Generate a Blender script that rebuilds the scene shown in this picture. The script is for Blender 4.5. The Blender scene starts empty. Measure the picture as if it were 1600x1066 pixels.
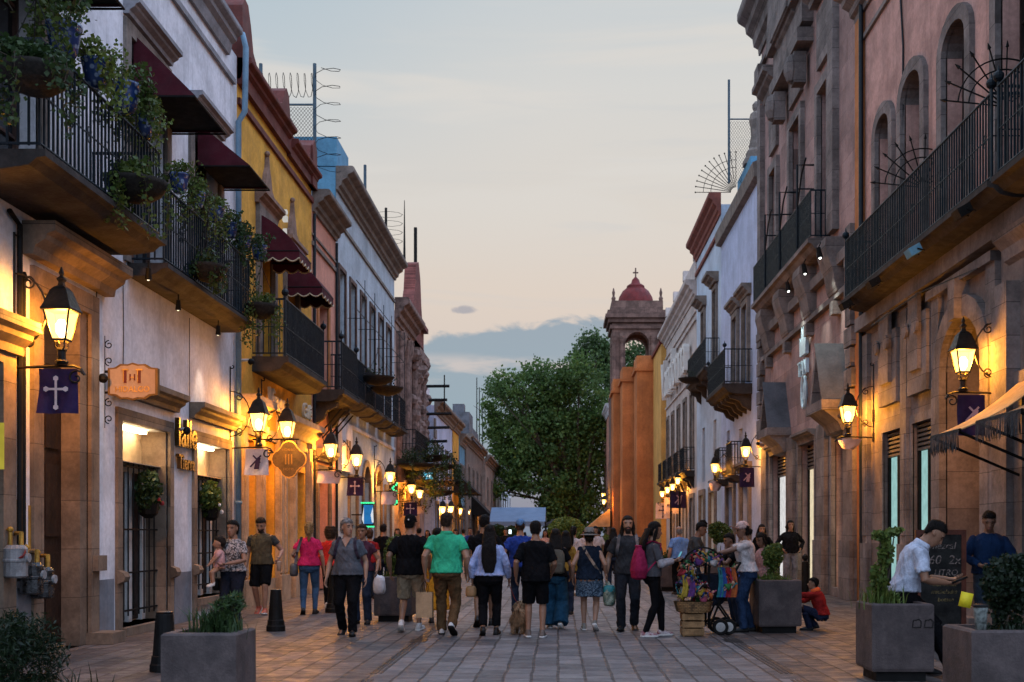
import bpy, math, random
import numpy as np
from mathutils import Vector, Matrix
rnd = random.Random(7)
SC = bpy.context.scene
COL = SC.collection
# ---------------- camera, sky, light, exposure ----------------
FPX, CX, HY, HC = 1800.0, 872.0, 836.0, 1.42      # focal length / principal point in photo pixels, eye height in metres
def Yw(px, X): return FPX * X / (px - CX)           # depth at which the plane X is seen in column px
def Zw(py, Y): return HC - (py - HY) * Y / FPX
def Xw(px, Y): return (px - CX) * Y / FPX
cd = bpy.data.cameras.new("camera"); cam = bpy.data.objects.new("camera", cd); COL.objects.link(cam)
cam.location = (0, 0, HC); cam.rotation_euler = (math.radians(90), 0, 0)
cd.sensor_width = 36; cd.lens = FPX / 1600 * 36; cd.shift_x = -0.045; cd.shift_y = (HY - 533) / 1600
cd.clip_start = 0.1; cd.clip_end = 3000
cd.dof.use_dof = True; cd.dof.focus_distance = 17.0; cd.dof.aperture_fstop = 3.2
SC.camera = cam
SC.view_settings.view_transform = 'Standard'; SC.view_settings.look = 'None'
SC.view_settings.exposure = 0.0; SC.view_settings.gamma = 1.0
SC.cycles.max_bounces = 6; SC.cycles.diffuse_bounces = 3; SC.cycles.glossy_bounces = 2; SC.cycles.transparent_max_bounces = 12
SC.cycles.sample_clamp_indirect = 3.0
try: SC.cycles.use_denoising = True
except Exception: pass

class NT:
    """small node-graph helper"""
    def __init__(s, nt): s.nt = nt; nt.nodes.clear()
    def n(s, t, **k):
        nd = s.nt.nodes.new(t)
        for a, b in k.items(): setattr(nd, a, b)
        return nd
    def l(s, a, b): s.nt.links.new(a, b)
    def put(s, sock, v):
        if hasattr(v, 'is_output'): s.l(v, sock)
        elif isinstance(v, (tuple, list)): sock.default_value = tuple(v) + ((1,) if len(v) == 3 and len(sock.default_value) == 4 else ())
        else: sock.default_value = v
    def m(s, op, a, b=0.0, c=0.0, clamp=False):
        nd = s.n('ShaderNodeMath', operation=op, use_clamp=clamp)
        for i, v in enumerate((a, b, c)): s.put(nd.inputs[i], v)
        return nd.outputs[0]
    def mix(s, f, a, b, bt='MIX'):
        nd = s.n('ShaderNodeMix', data_type='RGBA', blend_type=bt)
        s.put(nd.inputs[0], f); s.put(nd.inputs[6], a); s.put(nd.inputs[7], b)
        return nd.outputs[2]
    def noise(s, vec, sc, det=3, rough=.55, dist=0):
        nd = s.n('ShaderNodeTexNoise'); s.l(vec, nd.inputs['Vector'])
        nd.inputs['Scale'].default_value = sc; nd.inputs['Detail'].default_value = det
        nd.inputs['Roughness'].default_value = rough; nd.inputs['Distortion'].default_value = dist
        return nd.outputs[0]
    def smooth(s, v, a, b, c=0., d=1.):
        nd = s.n('ShaderNodeMapRange', interpolation_type='SMOOTHSTEP')
        for i, x in enumerate((v, a, b, c, d)): s.put(nd.inputs[i], x)
        return nd.outputs[0]
    def scale(s, vec, x, y, z):
        nd = s.n('ShaderNodeVectorMath', operation='MULTIPLY'); s.l(vec, nd.inputs[0]); nd.inputs[1].default_value = (x, y, z)
        return nd.outputs[0]
    def ramp(s, f, stops):
        nd = s.n('ShaderNodeValToRGB'); s.put(nd.inputs[0], f); e = nd.color_ramp.elements
        while len(e) < len(stops): e.new(0.5)
        for el, (p, c) in zip(e, stops): el.position = p; el.color = tuple(c) + (1,)
        return nd.outputs[0]

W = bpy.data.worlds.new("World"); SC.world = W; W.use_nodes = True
g = NT(W.node_tree)
tc = g.n('ShaderNodeTexCoord').outputs['Generated']
nrm = g.n('ShaderNodeVectorMath', operation='NORMALIZE'); g.l(tc, nrm.inputs[0]); dirv = nrm.outputs[0]
sp = g.n('ShaderNodeSeparateXYZ'); g.l(dirv, sp.inputs[0]); dx, dy, dz = sp.outputs
elev = g.m('MAXIMUM', dz, 0.0)
front = g.smooth(dy, -.6, .85)                       # 1 towards the afterglow, 0 behind
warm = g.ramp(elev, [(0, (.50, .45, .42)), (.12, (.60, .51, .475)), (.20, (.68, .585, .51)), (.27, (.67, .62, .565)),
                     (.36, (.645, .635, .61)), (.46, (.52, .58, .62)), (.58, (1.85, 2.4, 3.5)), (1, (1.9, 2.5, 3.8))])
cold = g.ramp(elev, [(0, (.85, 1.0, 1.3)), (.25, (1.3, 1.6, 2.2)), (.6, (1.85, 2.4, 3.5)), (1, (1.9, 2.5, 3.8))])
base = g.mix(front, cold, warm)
az = g.m('DIVIDE', dx, g.m('MAXIMUM', dy, .05))
# bluer towards the upper left
lf = g.m('MULTIPLY', g.smooth(az, .02, -.30), g.smooth(elev, .22, .42))
base = g.mix(g.m('MULTIPLY', lf, .6), base, (.37, .49, .58))
# long soft streaks high up
st = g.noise(g.scale(dirv, 1.2, 1.2, 9.0), 2.6, 4, .5, .6)
st = g.m('MULTIPLY', g.smooth(st, .46, .62), g.smooth(elev, .2, .34))
base = g.mix(g.m('MULTIPLY', st, .8), base, (.68, .65, .61))
st2 = g.noise(g.scale(dirv, 1.0, 1.0, 14.0), 4.0, 5, .55, .8)
base = g.mix(g.m('MULTIPLY', g.smooth(st2, .55, .75), .22), base, (.52, .55, .58))
# blue-grey cloud bank along the horizon
nb = g.noise(g.scale(dirv, 1, 1, 2.2), 17, 8, .62, .6)
nb2 = g.noise(dirv, 5, 3, .5)
edge = g.m('ADD', .178, g.m('MULTIPLY', g.m('SUBTRACT', nb, .5), .055))
edge = g.m('ADD', edge, g.m('MULTIPLY', az, .10))
edge = g.m('ADD', edge, g.m('MULTIPLY', g.m('SUBTRACT', nb2, .5), .03))
edge = g.m('SUBTRACT', edge, g.smooth(az, .03, .10, 0, .10))
bank = g.smooth(g.m('SUBTRACT', edge, elev), -.003, .006)
bank = g.m('MULTIPLY', bank, g.smooth(dy, .1, .5))
bcol = g.ramp(elev, [(0, (.11, .225, .33)), (.06, (.15, .275, .385)), (.11, (.21, .335, .43)), (.15, (.235, .335, .42)), (.2, (.25, .33, .41))])
bl = g.smooth(g.noise(g.scale(dirv, 1, 1, 4.5), 11, 5, .55), .47, .62)
bl = g.m('MULTIPLY', bl, g.m('MULTIPLY', g.smooth(elev, .125, .138), g.smooth(elev, .158, .146)))
bcol = g.mix(g.m('MULTIPLY', bl, .85), bcol, (.56, .51, .50))
base = g.mix(g.m('MULTIPLY', bank, .93), base, bcol)
# one small dark puff
px_, pz_ = (725 - CX) / FPX, math.sin(math.atan((HY - 485) / FPX))
pd = g.m('ADD', g.m('POWER', g.m('DIVIDE', g.m('SUBTRACT', az, px_), .0125), 2), g.m('POWER', g.m('DIVIDE', g.m('SUBTRACT', elev, pz_), .0036), 2))
pd = g.m('ADD', pd, g.m('MULTIPLY', g.m('SUBTRACT', g.noise(dirv, 120, 3), .5), 2.0))
base = g.mix(g.m('MULTIPLY', g.smooth(pd, 1.2, .2), .75), base, (.30, .31, .37))
sky = g.n('ShaderNodeTexSky', sky_type='NISHITA'); sky.sun_disc = False
sky.sun_elevation = math.radians(-1.0); sky.sun_rotation = math.radians(8)
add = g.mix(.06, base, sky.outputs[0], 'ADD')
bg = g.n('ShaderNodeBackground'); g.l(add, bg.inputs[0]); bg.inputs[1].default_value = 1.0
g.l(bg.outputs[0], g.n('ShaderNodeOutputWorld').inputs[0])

# ---------------- materials ----------------
MATS = {}
def M(name, col, rough=.85, var=.15, sc=2.5, bump=.15, bsc=40, metal=0.0, streak=0.0, spec=.3, grime=0.0, col2=None, brick=None, weave=0, noshare=False):
    """principled surface with procedural mottling, streaks, grime and grain"""
    if name in MATS and not noshare: return MATS[name]
    m = bpy.data.materials.new(name); m.use_nodes = True; g = NT(m.node_tree)
    pos = g.n('ShaderNodeNewGeometry').outputs['Position']
    c2 = col2 or tuple(c * (1 - 2.2 * var) for c in col)
    c1 = tuple(min(1, c * (1 + .35 * var)) for c in col)
    f = g.smooth(g.noise(pos, sc, 5, .6), .35, .68)
    c = g.mix(f, c1, c2)
    if streak:
        f2 = g.smooth(g.noise(g.scale(pos, 7, 7, .35), 1.0, 4, .6), .5, .75)
        c = g.mix(g.m('MULTIPLY', f2, streak), c, tuple(x * .5 for x in col))
    if grime:
        f3 = g.smooth(g.noise(pos, .9, 8, .7, .4), .54, .63)
        c = g.mix(g.m('MULTIPLY', f3, grime), c, tuple(x * .4 for x in col))
    fine = g.smooth(g.noise(pos, sc * 7 + 5, 6, .7), .25, .75, 1 - .9 * var - .06, 1 + .5 * var + .04)
    fc = g.n('ShaderNodeCombineXYZ')
    for i in range(3): g.l(fine, fc.inputs[i])
    c = g.mix(1.0, c, fc.outputs[0], 'MULTIPLY')
    h = g.noise(pos, bsc, 4, .6)
    if brick:
        b = g.n('ShaderNodeTexBrick'); bw, bh, mort, axis = brick
        s3 = g.n('ShaderNodeSeparateXYZ'); g.l(pos, s3.inputs[0]); cb = g.n('ShaderNodeCombineXYZ')
        u, v = {'yz': (1, 2), 'xz': (0, 2), 'yx': (1, 0)}[axis]
        g.l(s3.outputs[u], cb.inputs[0]); g.l(s3.outputs[v], cb.inputs[1]); g.l(cb.outputs[0], b.inputs['Vector'])
        b.inputs['Scale'].default_value = 1; b.inputs['Brick Width'].default_value = bw; b.inputs['Row Height'].default_value = bh
        b.inputs['Mortar Size'].default_value = mort; b.inputs['Mortar Smooth'].default_value = .3; b.inputs['Bias'].default_value = -.1
        b.inputs['Color1'].default_value = (.72, .72, .72, 1); b.inputs['Color2'].default_value = (1.2, 1.2, 1.2, 1); b.inputs['Mortar'].default_value = (.3, .3, .3, 1)
        c = g.mix(.85, c, b.outputs[0], 'MULTIPLY')
        h = g.m('SUBTRACT', g.m('MULTIPLY', h, .5), g.m('MULTIPLY', b.outputs['Fac'], 1.0))
    if weave:
        wv = g.noise(g.scale(pos, 1, 1, .25), weave, 3, .6)
        h = g.m('ADD', h, g.m('MULTIPLY', wv, 1.2))
    p = g.n('ShaderNodeBsdfPrincipled'); g.l(c, p.inputs['Base Color'])
    p.inputs['Metallic'].default_value = metal; p.inputs['Specular IOR Level'].default_value = spec
    rv = g.smooth(g.noise(pos, sc * 2.3, 4), .3, .7, max(.05, rough - .1), min(1, rough + .08)); g.l(rv, p.inputs['Roughness'])
    if bump:
        bn = g.n('ShaderNodeBump'); bn.inputs['Strength'].default_value = bump; bn.inputs['Distance'].default_value = .02
        g.l(h, bn.inputs['Height']); g.l(bn.outputs[0], p.inputs['Normal'])
    g.l(p.outputs[0], g.n('ShaderNodeOutputMaterial').inputs[0]); MATS[name] = m
    return m
def EM(name, col, st, see=0.0):
    if name in MATS: return MATS[name]
    m = bpy.data.materials.new(name); m.use_nodes = True; g = NT(m.node_tree)
    e = g.n('ShaderNodeEmission'); e.inputs[0].default_value = tuple(col) + (1,); e.inputs[1].default_value = st
    pos = g.n('ShaderNodeNewGeometry').outputs['Position']
    g.l(g.m('MULTIPLY', st, g.smooth(g.noise(pos, 6, 3), .2, .8, .82, 1.12)), e.inputs[1])
    out = e.outputs[0]
    if see:
        t = g.n('ShaderNodeBsdfTransparent'); mx = g.n('ShaderNodeMixShader'); mx.inputs[0].default_value = see
        g.l(out, mx.inputs[1]); g.l(t.outputs[0], mx.inputs[2]); out = mx.outputs[0]
    g.l(out, g.n('ShaderNodeOutputMaterial').inputs[0]); MATS[name] = m
    return m
def LEAF(name, a, b, tr=.25):
    if name in MATS: return MATS[name]
    m = bpy.data.materials.new(name); m.use_nodes = True; g = NT(m.node_tree)
    gm = g.n('ShaderNodeNewGeometry'); r = gm.outputs['Random Per Island']
    big = g.smooth(g.noise(gm.outputs['Position'], .45, 3), .35, .65)
    c = g.mix(r, a, b); c = g.mix(g.m('MULTIPLY', big, .62), c, tuple(x * .55 for x in a))
    p = g.n('ShaderNodeBsdfPrincipled'); g.l(c, p.inputs['Base Color']); p.inputs['Roughness'].default_value = .55; p.inputs['Specular IOR Level'].default_value = .25
    t = g.n('ShaderNodeBsdfTranslucent'); g.l(c, t.inputs[0]); mx = g.n('ShaderNodeMixShader'); mx.inputs[0].default_value = tr
    g.l(p.outputs[0], mx.inputs[1]); g.l(t.outputs[0], mx.inputs[2]); g.l(mx.outputs[0], g.n('ShaderNodeOutputMaterial').inputs[0]); MATS[name] = m
    return m
def GLASS(name, col=(.02, .025, .03), rough=.08):
    return M(name, col, rough=rough, var=.3, sc=1.5, bump=.03, bsc=3, spec=.6)

# ---------------- mesh helpers ----------------
def root_loc(o):
    while o.parent is not None: o = o.parent
    return o.location.copy() if o.type == 'EMPTY' else Vector((0, 0, 0))
def tag(o, label=None, cat=None, group=None, kind=None):
    if label and len(label.split()) > 16: print('LONG', len(label.split()), label)
    for k, v in (('label', label), ('category', cat), ('group', group), ('kind', kind)):
        if v: o[k] = v
    return o
def emp(name, loc, label, cat, group=None, rz=0.0):
    o = bpy.data.objects.new(name, None); COL.objects.link(o); o.location = loc; o.rotation_euler[2] = rz; o.empty_display_size = .2
    return tag(o, label, cat, group)
def link(name, me, mat, parent=None):
    o = bpy.data.objects.new(name, me); COL.objects.link(o)
    for m_ in (mat if isinstance(mat, (list, tuple)) else [mat]): me.materials.append(m_)
    o.parent = parent
    return o
def dup_tree(o, loc=None, rz=None, label=None, parent=None):
    c = o.copy(); COL.objects.link(c); c.parent = parent
    if loc is not None: c.location = loc
    if rz is not None: c.rotation_euler[2] = rz
    if label: c['label'] = label
    for ch in list(o.children): dup_tree(ch, parent=c)
    return c
class MB:
    def __init__(s): s.v = []; s.f = []; s.mi = []; s.cur = 0
    def add(s, vs, fs):
        n = len(s.v); s.v += [tuple(v) for v in vs]; s.f += [tuple(n + i for i in f) for f in fs]; s.mi += [s.cur] * len(fs)
        return s
    def box(s, x0, x1, y0, y1, z0, z1):
        return s.add([(x, y, z) for x in (x0, x1) for y in (y0, y1) for z in (z0, z1)],
                     [(0, 1, 3, 2), (4, 6, 7, 5), (0, 4, 5, 1), (2, 3, 7, 6), (0, 2, 6, 4), (1, 5, 7, 3)])
    def obox(s, c, u, v, w):
        c, u, v, w = map(Vector, (c, u, v, w))
        return s.add([c + a * u + b * v + d * w for a in (-1, 1) for b in (-1, 1) for d in (-1, 1)],
                     [(0, 1, 3, 2), (4, 6, 7, 5), (0, 4, 5, 1), (2, 3, 7, 6), (0, 2, 6, 4), (1, 5, 7, 3)])
    def tube(s, pts, r, n=6, caps=True, closed=False, flat=None):
        pts = [Vector(p) for p in pts]; k = len(pts)
        rs = list(r) if isinstance(r, (list, tuple)) else [r] * k
        vs = []; up = None
        for i, p in enumerate(pts):
            if closed: t = pts[(i + 1) % k] - pts[i - 1]
            else: t = pts[min(i + 1, k - 1)] - pts[max(i - 1, 0)]
            if t.length < 1e-9: t = Vector((0, 0, 1))
            t.normalize()
            if up is None: up = Vector((0, 0, 1)) if abs(t.z) < .9 else Vector((1, 0, 0))
            a = up - t * up.dot(t)
            if a.length < 1e-4: a = t.orthogonal()
            a.normalize(); up = a; b = t.cross(a)
            for j in range(n):
                th = 2 * math.pi * (j + .5) / n
                vs.append(p + (a * math.cos(th) + b * math.sin(th)) * rs[i])
        fs = [(i * n + j, i * n + (j + 1) % n, (i + 1) % k * n + (j + 1) % n, (i + 1) % k * n + j) for i in range(k if closed else k - 1) for j in range(n)]
        if caps and not closed: fs += [tuple(range(n - 1, -1, -1)), tuple(range((k - 1) * n, k * n))]
        return s.add(vs, fs)
    def limb(s, pts, rs, n=12, end=True):
        """tapered tube with rounded ends"""
        pts = [Vector(p) for p in pts]; rs = list(rs)
        if end:
            t0 = (pts[0] - pts[1]).normalized(); t1 = (pts[-1] - pts[-2]).normalized(); r0, r1 = rs[0], rs[-1]
            P = [pts[0] + t0 * r0 * a for a in (.98, .75)] + pts + [pts[-1] + t1 * r1 * a for a in (.75, .98)]
            R = [r0 * .2, r0 * .66] + rs + [r1 * .66, r1 * .2]
        else: P, R = pts, rs
        return s.tube(P, R, n)
    def lathe(s, prof, c=(0, 0, 0), n=16, ax=None):
        c = Vector(c); vs = []
        X, Y, Z = (Vector((1, 0, 0)), Vector((0, 1, 0)), Vector((0, 0, 1))) if ax is None else map(Vector, ax)
        for r, z in prof:
            for j in range(n):
                th = 2 * math.pi * (j + .5) / n; vs.append(c + X * (r * math.cos(th)) + Y * (r * math.sin(th)) + Z * z)
        k = len(prof)
        fs = [(i * n + j, i * n + (j + 1) % n, (i + 1) * n + (j + 1) % n, (i + 1) * n + j) for i in range(k - 1) for j in range(n)]
        fs += [tuple(range(n - 1, -1, -1)), tuple(range((k - 1) * n, k * n))]
        return s.add(vs, fs)
    def ball(s, c, r, n=10, sx=1, sy=1, sz=1):
        c = Vector(c); k = max(4, n // 2 + 1); vs = []; 
        for i in range(k + 1):
            a = math.pi * min(max(i / k, .02), .98)
            for j in range(n):
                th = 2 * math.pi * j / n
                vs.append(c + Vector((math.sin(a) * math.cos(th) * sx, math.sin(a) * math.sin(th) * sy, -math.cos(a) * sz)) * r)
        fs = [(i * n + j, i * n + (j + 1) % n, (i + 1) * n + (j + 1) % n, (i + 1) * n + j) for i in range(k) for j in range(n)]
        fs += [tuple(range(n - 1, -1, -1)), tuple(range(k * n, (k + 1) * n))]
        return s.add(vs, fs)
    def loft(s, rings, caps=True):
        n = len(rings[0]); vs = [p for r in rings for p in r]; k = len(rings)
        fs = [(i * n + j, i * n + (j + 1) % n, (i + 1) * n + (j + 1) % n, (i + 1) * n + j) for i in range(k - 1) for j in range(n)]
        if caps: fs += [tuple(range(n - 1, -1, -1)), tuple(range((k - 1) * n, k * n))]
        return s.add(vs, fs)
    def prism(s, poly, a, b):
        """poly: list of points; a,b: two offset vectors it is copied to"""
        a, b = Vector(a), Vector(b); n = len(poly); P = [Vector(p) for p in poly]
        return s.add([p + a for p in P] + [p + b for p in P],
                     [tuple(range(n - 1, -1, -1)), tuple(range(n, 2 * n))] + [(i, (i + 1) % n, n + (i + 1) % n, n + i) for i in range(n)])
    def leaves(s, pts, size, jit=.4, quad=True, droop=0, rr=None, asp=.38):
        rr = rr or rnd
        for p in pts:
            p = Vector(p); d = Vector((rr.gauss(0, 1), rr.gauss(0, 1), rr.gauss(0, 1) - droop))
            if d.length < .01: continue
            d.normalize(); e = d.orthogonal().normalized(); e.rotate(Matrix.Rotation(rr.uniform(0, 6.28), 3, d))
            L = size * rr.uniform(1 - jit, 1 + jit); w = L * asp
            s.add([p - d * L * .5, p + e * w - d * .05 * L, p + d * L * .5, p - e * w - d * .05 * L], [(0, 1, 2, 3)])
        return s
    def mesh(s, name, off=None, smooth=False, ang=None):
        me = bpy.data.meshes.new(name)
        v = s.v if off is None else [(a - off[0], b - off[1], c - off[2]) for a, b, c in s.v]
        me.from_pydata(v, [], s.f); me.update()
        if any(s.mi): me.polygons.foreach_set('material_index', s.mi)
        if smooth: me.polygons.foreach_set('use_smooth', [True] * len(me.polygons))
        return me
    def build(s, name, mat, parent=None, smooth=False):
        off = root_loc(parent) if parent is not None else None
        return link(name, s.mesh(name, off, smooth), mat, parent)
class Fac:
    """a street front: the plane x = X; d is how far a thing stands out towards the street"""
    def __init__(s, X, side): s.X = X; s.s = side
    def x(s, d): return s.X - s.s * d
    def p(s, y, z, d=0): return (s.x(d), y, z)
    def Y(s, px, d=0): return Yw(px, s.x(d))
    def bx(s, mb, y0, y1, z0, z1, d0, d1):
        a, b = sorted((s.x(d0), s.x(d1))); mb.box(a, b, min(y0, y1), max(y0, y1), z0, z1); return mb
    def sweep(s, mb, prof, y0, y1):
        mb.prism([s.p(0, z, d) for d, z in prof], (0, y0, 0), (0, y1, 0)); return mb
    def plate(s, mb, poly, d0, d1):
        mb.prism([(0, y, z) for y, z in poly], (s.x(d0), 0, 0), (s.x(d1), 0, 0)); return mb
    def wall(s, mb, y0, y1, z0, z1, ops, rev=.35):
        ys = sorted({y0, y1, *[min(max(o[i], y0), y1) for o in ops for i in (0, 1)]}); zs = sorted({z0, z1, *[o[i] for o in ops for i in (2, 3)]})
        for a, b in zip(ys, ys[1:]):
            for c, d in zip(zs, zs[1:]):
                ym, zm = (a + b) / 2, (c + d) / 2
                if any(o[0] < ym < o[1] and o[2] < zm < o[3] for o in ops): continue
                mb.add([s.p(a, c), s.p(b, c), s.p(b, d), s.p(a, d)], [(0, 1, 2, 3)])
        for o in ops:
            a, b, c, d = o[:4]; r = -(o[4] if len(o) > 4 else rev)
            mb.add([s.p(a, c), s.p(b, c), s.p(b, d), s.p(a, d), s.p(a, c, r), s.p(b, c, r), s.p(b, d, r), s.p(a, d, r)],
                   [(0, 1, 5, 4), (1, 2, 6, 5), (2, 3, 7, 6), (3, 0, 4, 7), (4, 5, 6, 7)])
        return mb
    def body(s, mb, y0, y1, z0, z1, deep=9):
        """the two gable ends and the flat roof behind the front"""
        mb.add([s.p(y0, z0), s.p(y0, z0, -deep), s.p(y0, z1, -deep), s.p(y0, z1)], [(0, 1, 2, 3)])
        mb.add([s.p(y1, z0), s.p(y1, z0, -deep), s.p(y1, z1, -deep), s.p(y1, z1)], [(0, 1, 2, 3)])
        mb.add([s.p(y0, z1), s.p(y1, z1), s.p(y1, z1, -deep), s.p(y0, z1, -deep)], [(0, 1, 2, 3)])
        mb.add([s.p(y0, z0, -deep), s.p(y1, z0, -deep), s.p(y1, z1, -deep), s.p(y0, z1, -deep)], [(0, 1, 2, 3)])
        return mb
def arch_pts(y0, y1, z, rise, n=10):
    c, h = (y0 + y1) / 2, (y1 - y0) / 2
    return [(c - h * math.cos(math.pi * i / n), z + rise * math.sin(math.pi * i / n)) for i in range(n + 1)]
def surround(F, mb, y0, y1, z0, z1, fw, d0, d1, rise=0, sill=False):
    """stone frame round an opening; with rise > 0 its head is an arch inside the same rectangle"""
    if rise:
        inner = [(y0, z0)] + arch_pts(y0, y1, z1 - rise, rise) + [(y1, z0)]
        outer = [(y0 - fw, z0)] + arch_pts(y0 - fw, y1 + fw, z1 - rise, rise + fw) + [(y1 + fw, z0)]
        n = len(inner)
        vs = [F.p(y, z, d) for d in (d1, d0) for L in (inner, outer) for y, z in L]
        fs = []
        for i in range(n - 1):
            fs += [(i, i + 1, n + i + 1, n + i), (i, i + 1, 2 * n + i + 1, 2 * n + i), (n + i, n + i + 1, 3 * n + i + 1, 3 * n + i)]
        mb.add(vs, fs)
        # spandrel that closes the rectangular hole above the arch
        a = arch_pts(y0, y1, z1 - rise, rise); m = len(a) // 2
        F.plate(mb, [(y0, z1 + .01)] + a[:m + 1] + [(a[m][0], z1 + .01)], -.3, .004)
        F.plate(mb, [(a[m][0], z1 + .01)] + a[m:] + [(y1, z1 + .01)], -.3, .004)
    else:
        F.bx(mb, y0 - fw, y0, z0, z1 + fw, d0, d1); F.bx(mb, y1, y1 + fw, z0, z1 + fw, d0, d1); F.bx(mb, y0, y1, z1, z1 + fw, d0, d1)
    if sill: F.bx(mb, y0 - fw - .05, y1 + fw + .05, z0 - .12, z0, d0, d1 + .08)
    return mb
def hood(F, mb, y0, y1, z, d=.3, h=.3):
    F.sweep(mb, [(0, z), (d * .35, z), (d * .4, z + h * .25), (d * .7, z + h * .45), (d * .75, z + h * .6), (d, z + h * .7), (d, z + h), (0, z + h)], y0, y1)
    return mb
def cornice(F, mb, y0, y1, z0, z1, d=.5):
    h = z1 - z0
    F.sweep(mb, [(0, z0), (.06, z0), (.08, z0 + .14 * h), (d * .3, z0 + .2 * h), (d * .35, z0 + .38 * h), (d * .62, z0 + .5 * h), (d * .66, z0 + .64 * h),
                 (d * .95, z0 + .74 * h), (d, z0 + .8 * h), (d, z0 + .95 * h), (d * .9, z1), (0, z1)], y0, y1)
    return mb
def window(F, par, y0, y1, z0, z1, rev, fmat, pmat, smat=None, fw=.18, proud=.06, rise=0, nx=2, nz=3, sill=False, name='window'):
    fr = MB(); t = .055; d0, d1 = -rev + .012, -rev + .08
    for a, b in ((y0, y0 + t), (y1 - t, y1)): F.bx(fr, a, b, z0, z1, d0, d1)
    F.bx(fr, y0 + t, y1 - t, z0, z0 + t, d0, d1); F.bx(fr, y0 + t, y1 - t, z1 - t, z1, d0, d1)
    for i in range(1, nx):
        y = y0 + (y1 - y0) * i / nx; F.bx(fr, y - .03, y + .03, z0 + t, z1 - t, d0, d1 + .01)
    for i in range(1, nz):
        z = z0 + (z1 - z0) * i / nz; F.bx(fr, y0 + t, y1 - t, z - .02, z + .02, d0, d1 - .012)
    o = fr.build(name, fmat, par)
    pn = MB(); pn.add([F.p(y0 + t, z0 + t, -rev + .03), F.p(y1 - t, z0 + t, -rev + .03), F.p(y1 - t, z1 - t, -rev + .03), F.p(y0 + t, z1 - t, -rev + .03)], [(0, 1, 2, 3)])
    pn.build('pane', pmat, o)
    if smat: sm = MB(); surround(F, sm, y0, y1, z0, z1, fw, -.02, proud, rise, sill); sm.build('surround', smat, o)
    return o
def railing(F, mb, y0, y1, d, z, h, step=.105, r=.015, sides=True, back=0.0, orn=True, fin=False):
    run = []
    n = max(2, int((y1 - y0) / step))
    for i in range(n + 1): run.append((y0 + (y1 - y0) * i / n, d))
    k = max(2, int(d / step))
    if sides: 
        for e in (y0, y1): run += [(e, back + (d - back) * i / k) for i in range(k)]
    for y, dd in run: mb.tube([F.p(y, z + .05, dd), F.p(y, z + h, dd)], r, 4, False)
    for zz, rr in ((z + h, .022), (z + .07, .016), (z + h * .52, .011)):
        mb.tube([F.p(y0, zz, back), F.p(y0, zz, d), F.p(y1, zz, d), F.p(y1, zz, back)] if sides else [F.p(y0, zz, d), F.p(y1, zz, d)], rr, 5)
    if orn:
        m = max(2, int((y1 - y0) / .46))
        for i in range(m):
            y = y0 + (y1 - y0) * (i + .5) / m
            for dz in (-.05, .05):
                mb.tube([F.p(y + .05 * math.cos(a), z + h * .52 + dz + .045 * math.sin(a), d) for a in [j * .785 for j in range(8)]], .007, 4, False, True)
    if fin:
        for e in (y0, y1):
            mb.tube([F.p(e, z, d), F.p(e, z + h + .06, d)], .022, 6); c = F.p(e, z + h + .13, d); mb.ball(c, .075, 10); mb.tube([(c[0], c[1], c[2] + .06), (c[0], c[1], c[2] + .14)], [.02, .008], 6)
def balcony(F, par, y0, y1, z, d, h, smat, rmat, th=.24, brackets=0, **kw):
    s = MB(); e = .05
    F.sweep(s, [(0, z - th), (d * .55, z - th), (d - .12, z - th * .8), (d - .04, z - th * .45), (d + e, z - th * .36), (d + e, z), (0, z)], y0 - e, y1 + e)
    for i in range(brackets):
        y = y0 + .25 + (y1 - y0 - .5) * i / max(1, brackets - 1)
        F.sweep(s, [(0, z - th), (d * .8, z - th), (d * .75, z - th - .12), (d * .4, z - th - .22), (d * .3, z - th - .4), (.0, z - th - .55)], y - .1, y + .1)
    o = s.build('balcony', smat, par); r = MB(); railing(F, r, y0, y1, d - .03, z + .002, h, **kw); r.build('railing', rmat, o)
    return o
def text_mesh(txt, size, org, right, up, ext=.02, shear=0, align='CENTER', bold=0):
    cu = bpy.data.curves.new('lettering', 'FONT'); cu.body = txt; cu.size = size; cu.extrude = ext; cu.align_x = align; cu.align_y = 'CENTER'; cu.shear = shear; cu.offset = bold
    cu.resolution_u = 3
    o = bpy.data.objects.new('lettering', cu); COL.objects.link(o)
    me = bpy.data.meshes.new_from_object(o.evaluated_get(bpy.context.evaluated_depsgraph_get())); bpy.data.objects.remove(o); bpy.data.curves.remove(cu)
    r, u = Vector(right).normalized(), Vector(up).normalized(); n = r.cross(u)
    mt = Matrix((r, u, n)).transposed().to_4x4(); mt.translation = Vector(org); me.transform(mt)
    mb = MB(); mb.v = [tuple(v.co) for v in me.vertices]; mb.f = [tuple(p.vertices) for p in me.polygons]; mb.mi = [0] * len(mb.f); bpy.data.meshes.remove(me)
    return mb
# ================= materials of the street =================
m_white = M('white_plaster', (.66, .66, .69), .9, .11, 1.2, .25, 60, streak=.42, grime=.2)
m_grey = M('grey_dado', (.17, .18, .20), .85, .12, 2, .15, 50, streak=.3)
m_stone = M('quarry_stone', (.20, .165, .14), .88, .18, 3, .35, 30, streak=.3, grime=.3)
m_stone2 = M('jamb_stone', (.21, .15, .105), .85, .18, 2, .3, 30, grime=.25, brick=(3.0, .62, .006, 'yz'))
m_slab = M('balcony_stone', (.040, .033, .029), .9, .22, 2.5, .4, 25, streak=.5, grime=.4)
m_iron = M('blue_black_iron', (.006, .012, .018), .5, .2, 5, .05, 30, spec=.22)
m_iron2 = M('teal_black_iron', (.003, .013, .021), .5, .2, 5, .05, 30, spec=.2)
m_corn = M('grey_cornice', (.26, .255, .27), .88, .14, 1.5, .25, 40, streak=.4, grime=.2)
m_black = M('black_metal', (.008, .0075, .007), .6, .2, 5, .05, 30, spec=.12)
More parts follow.
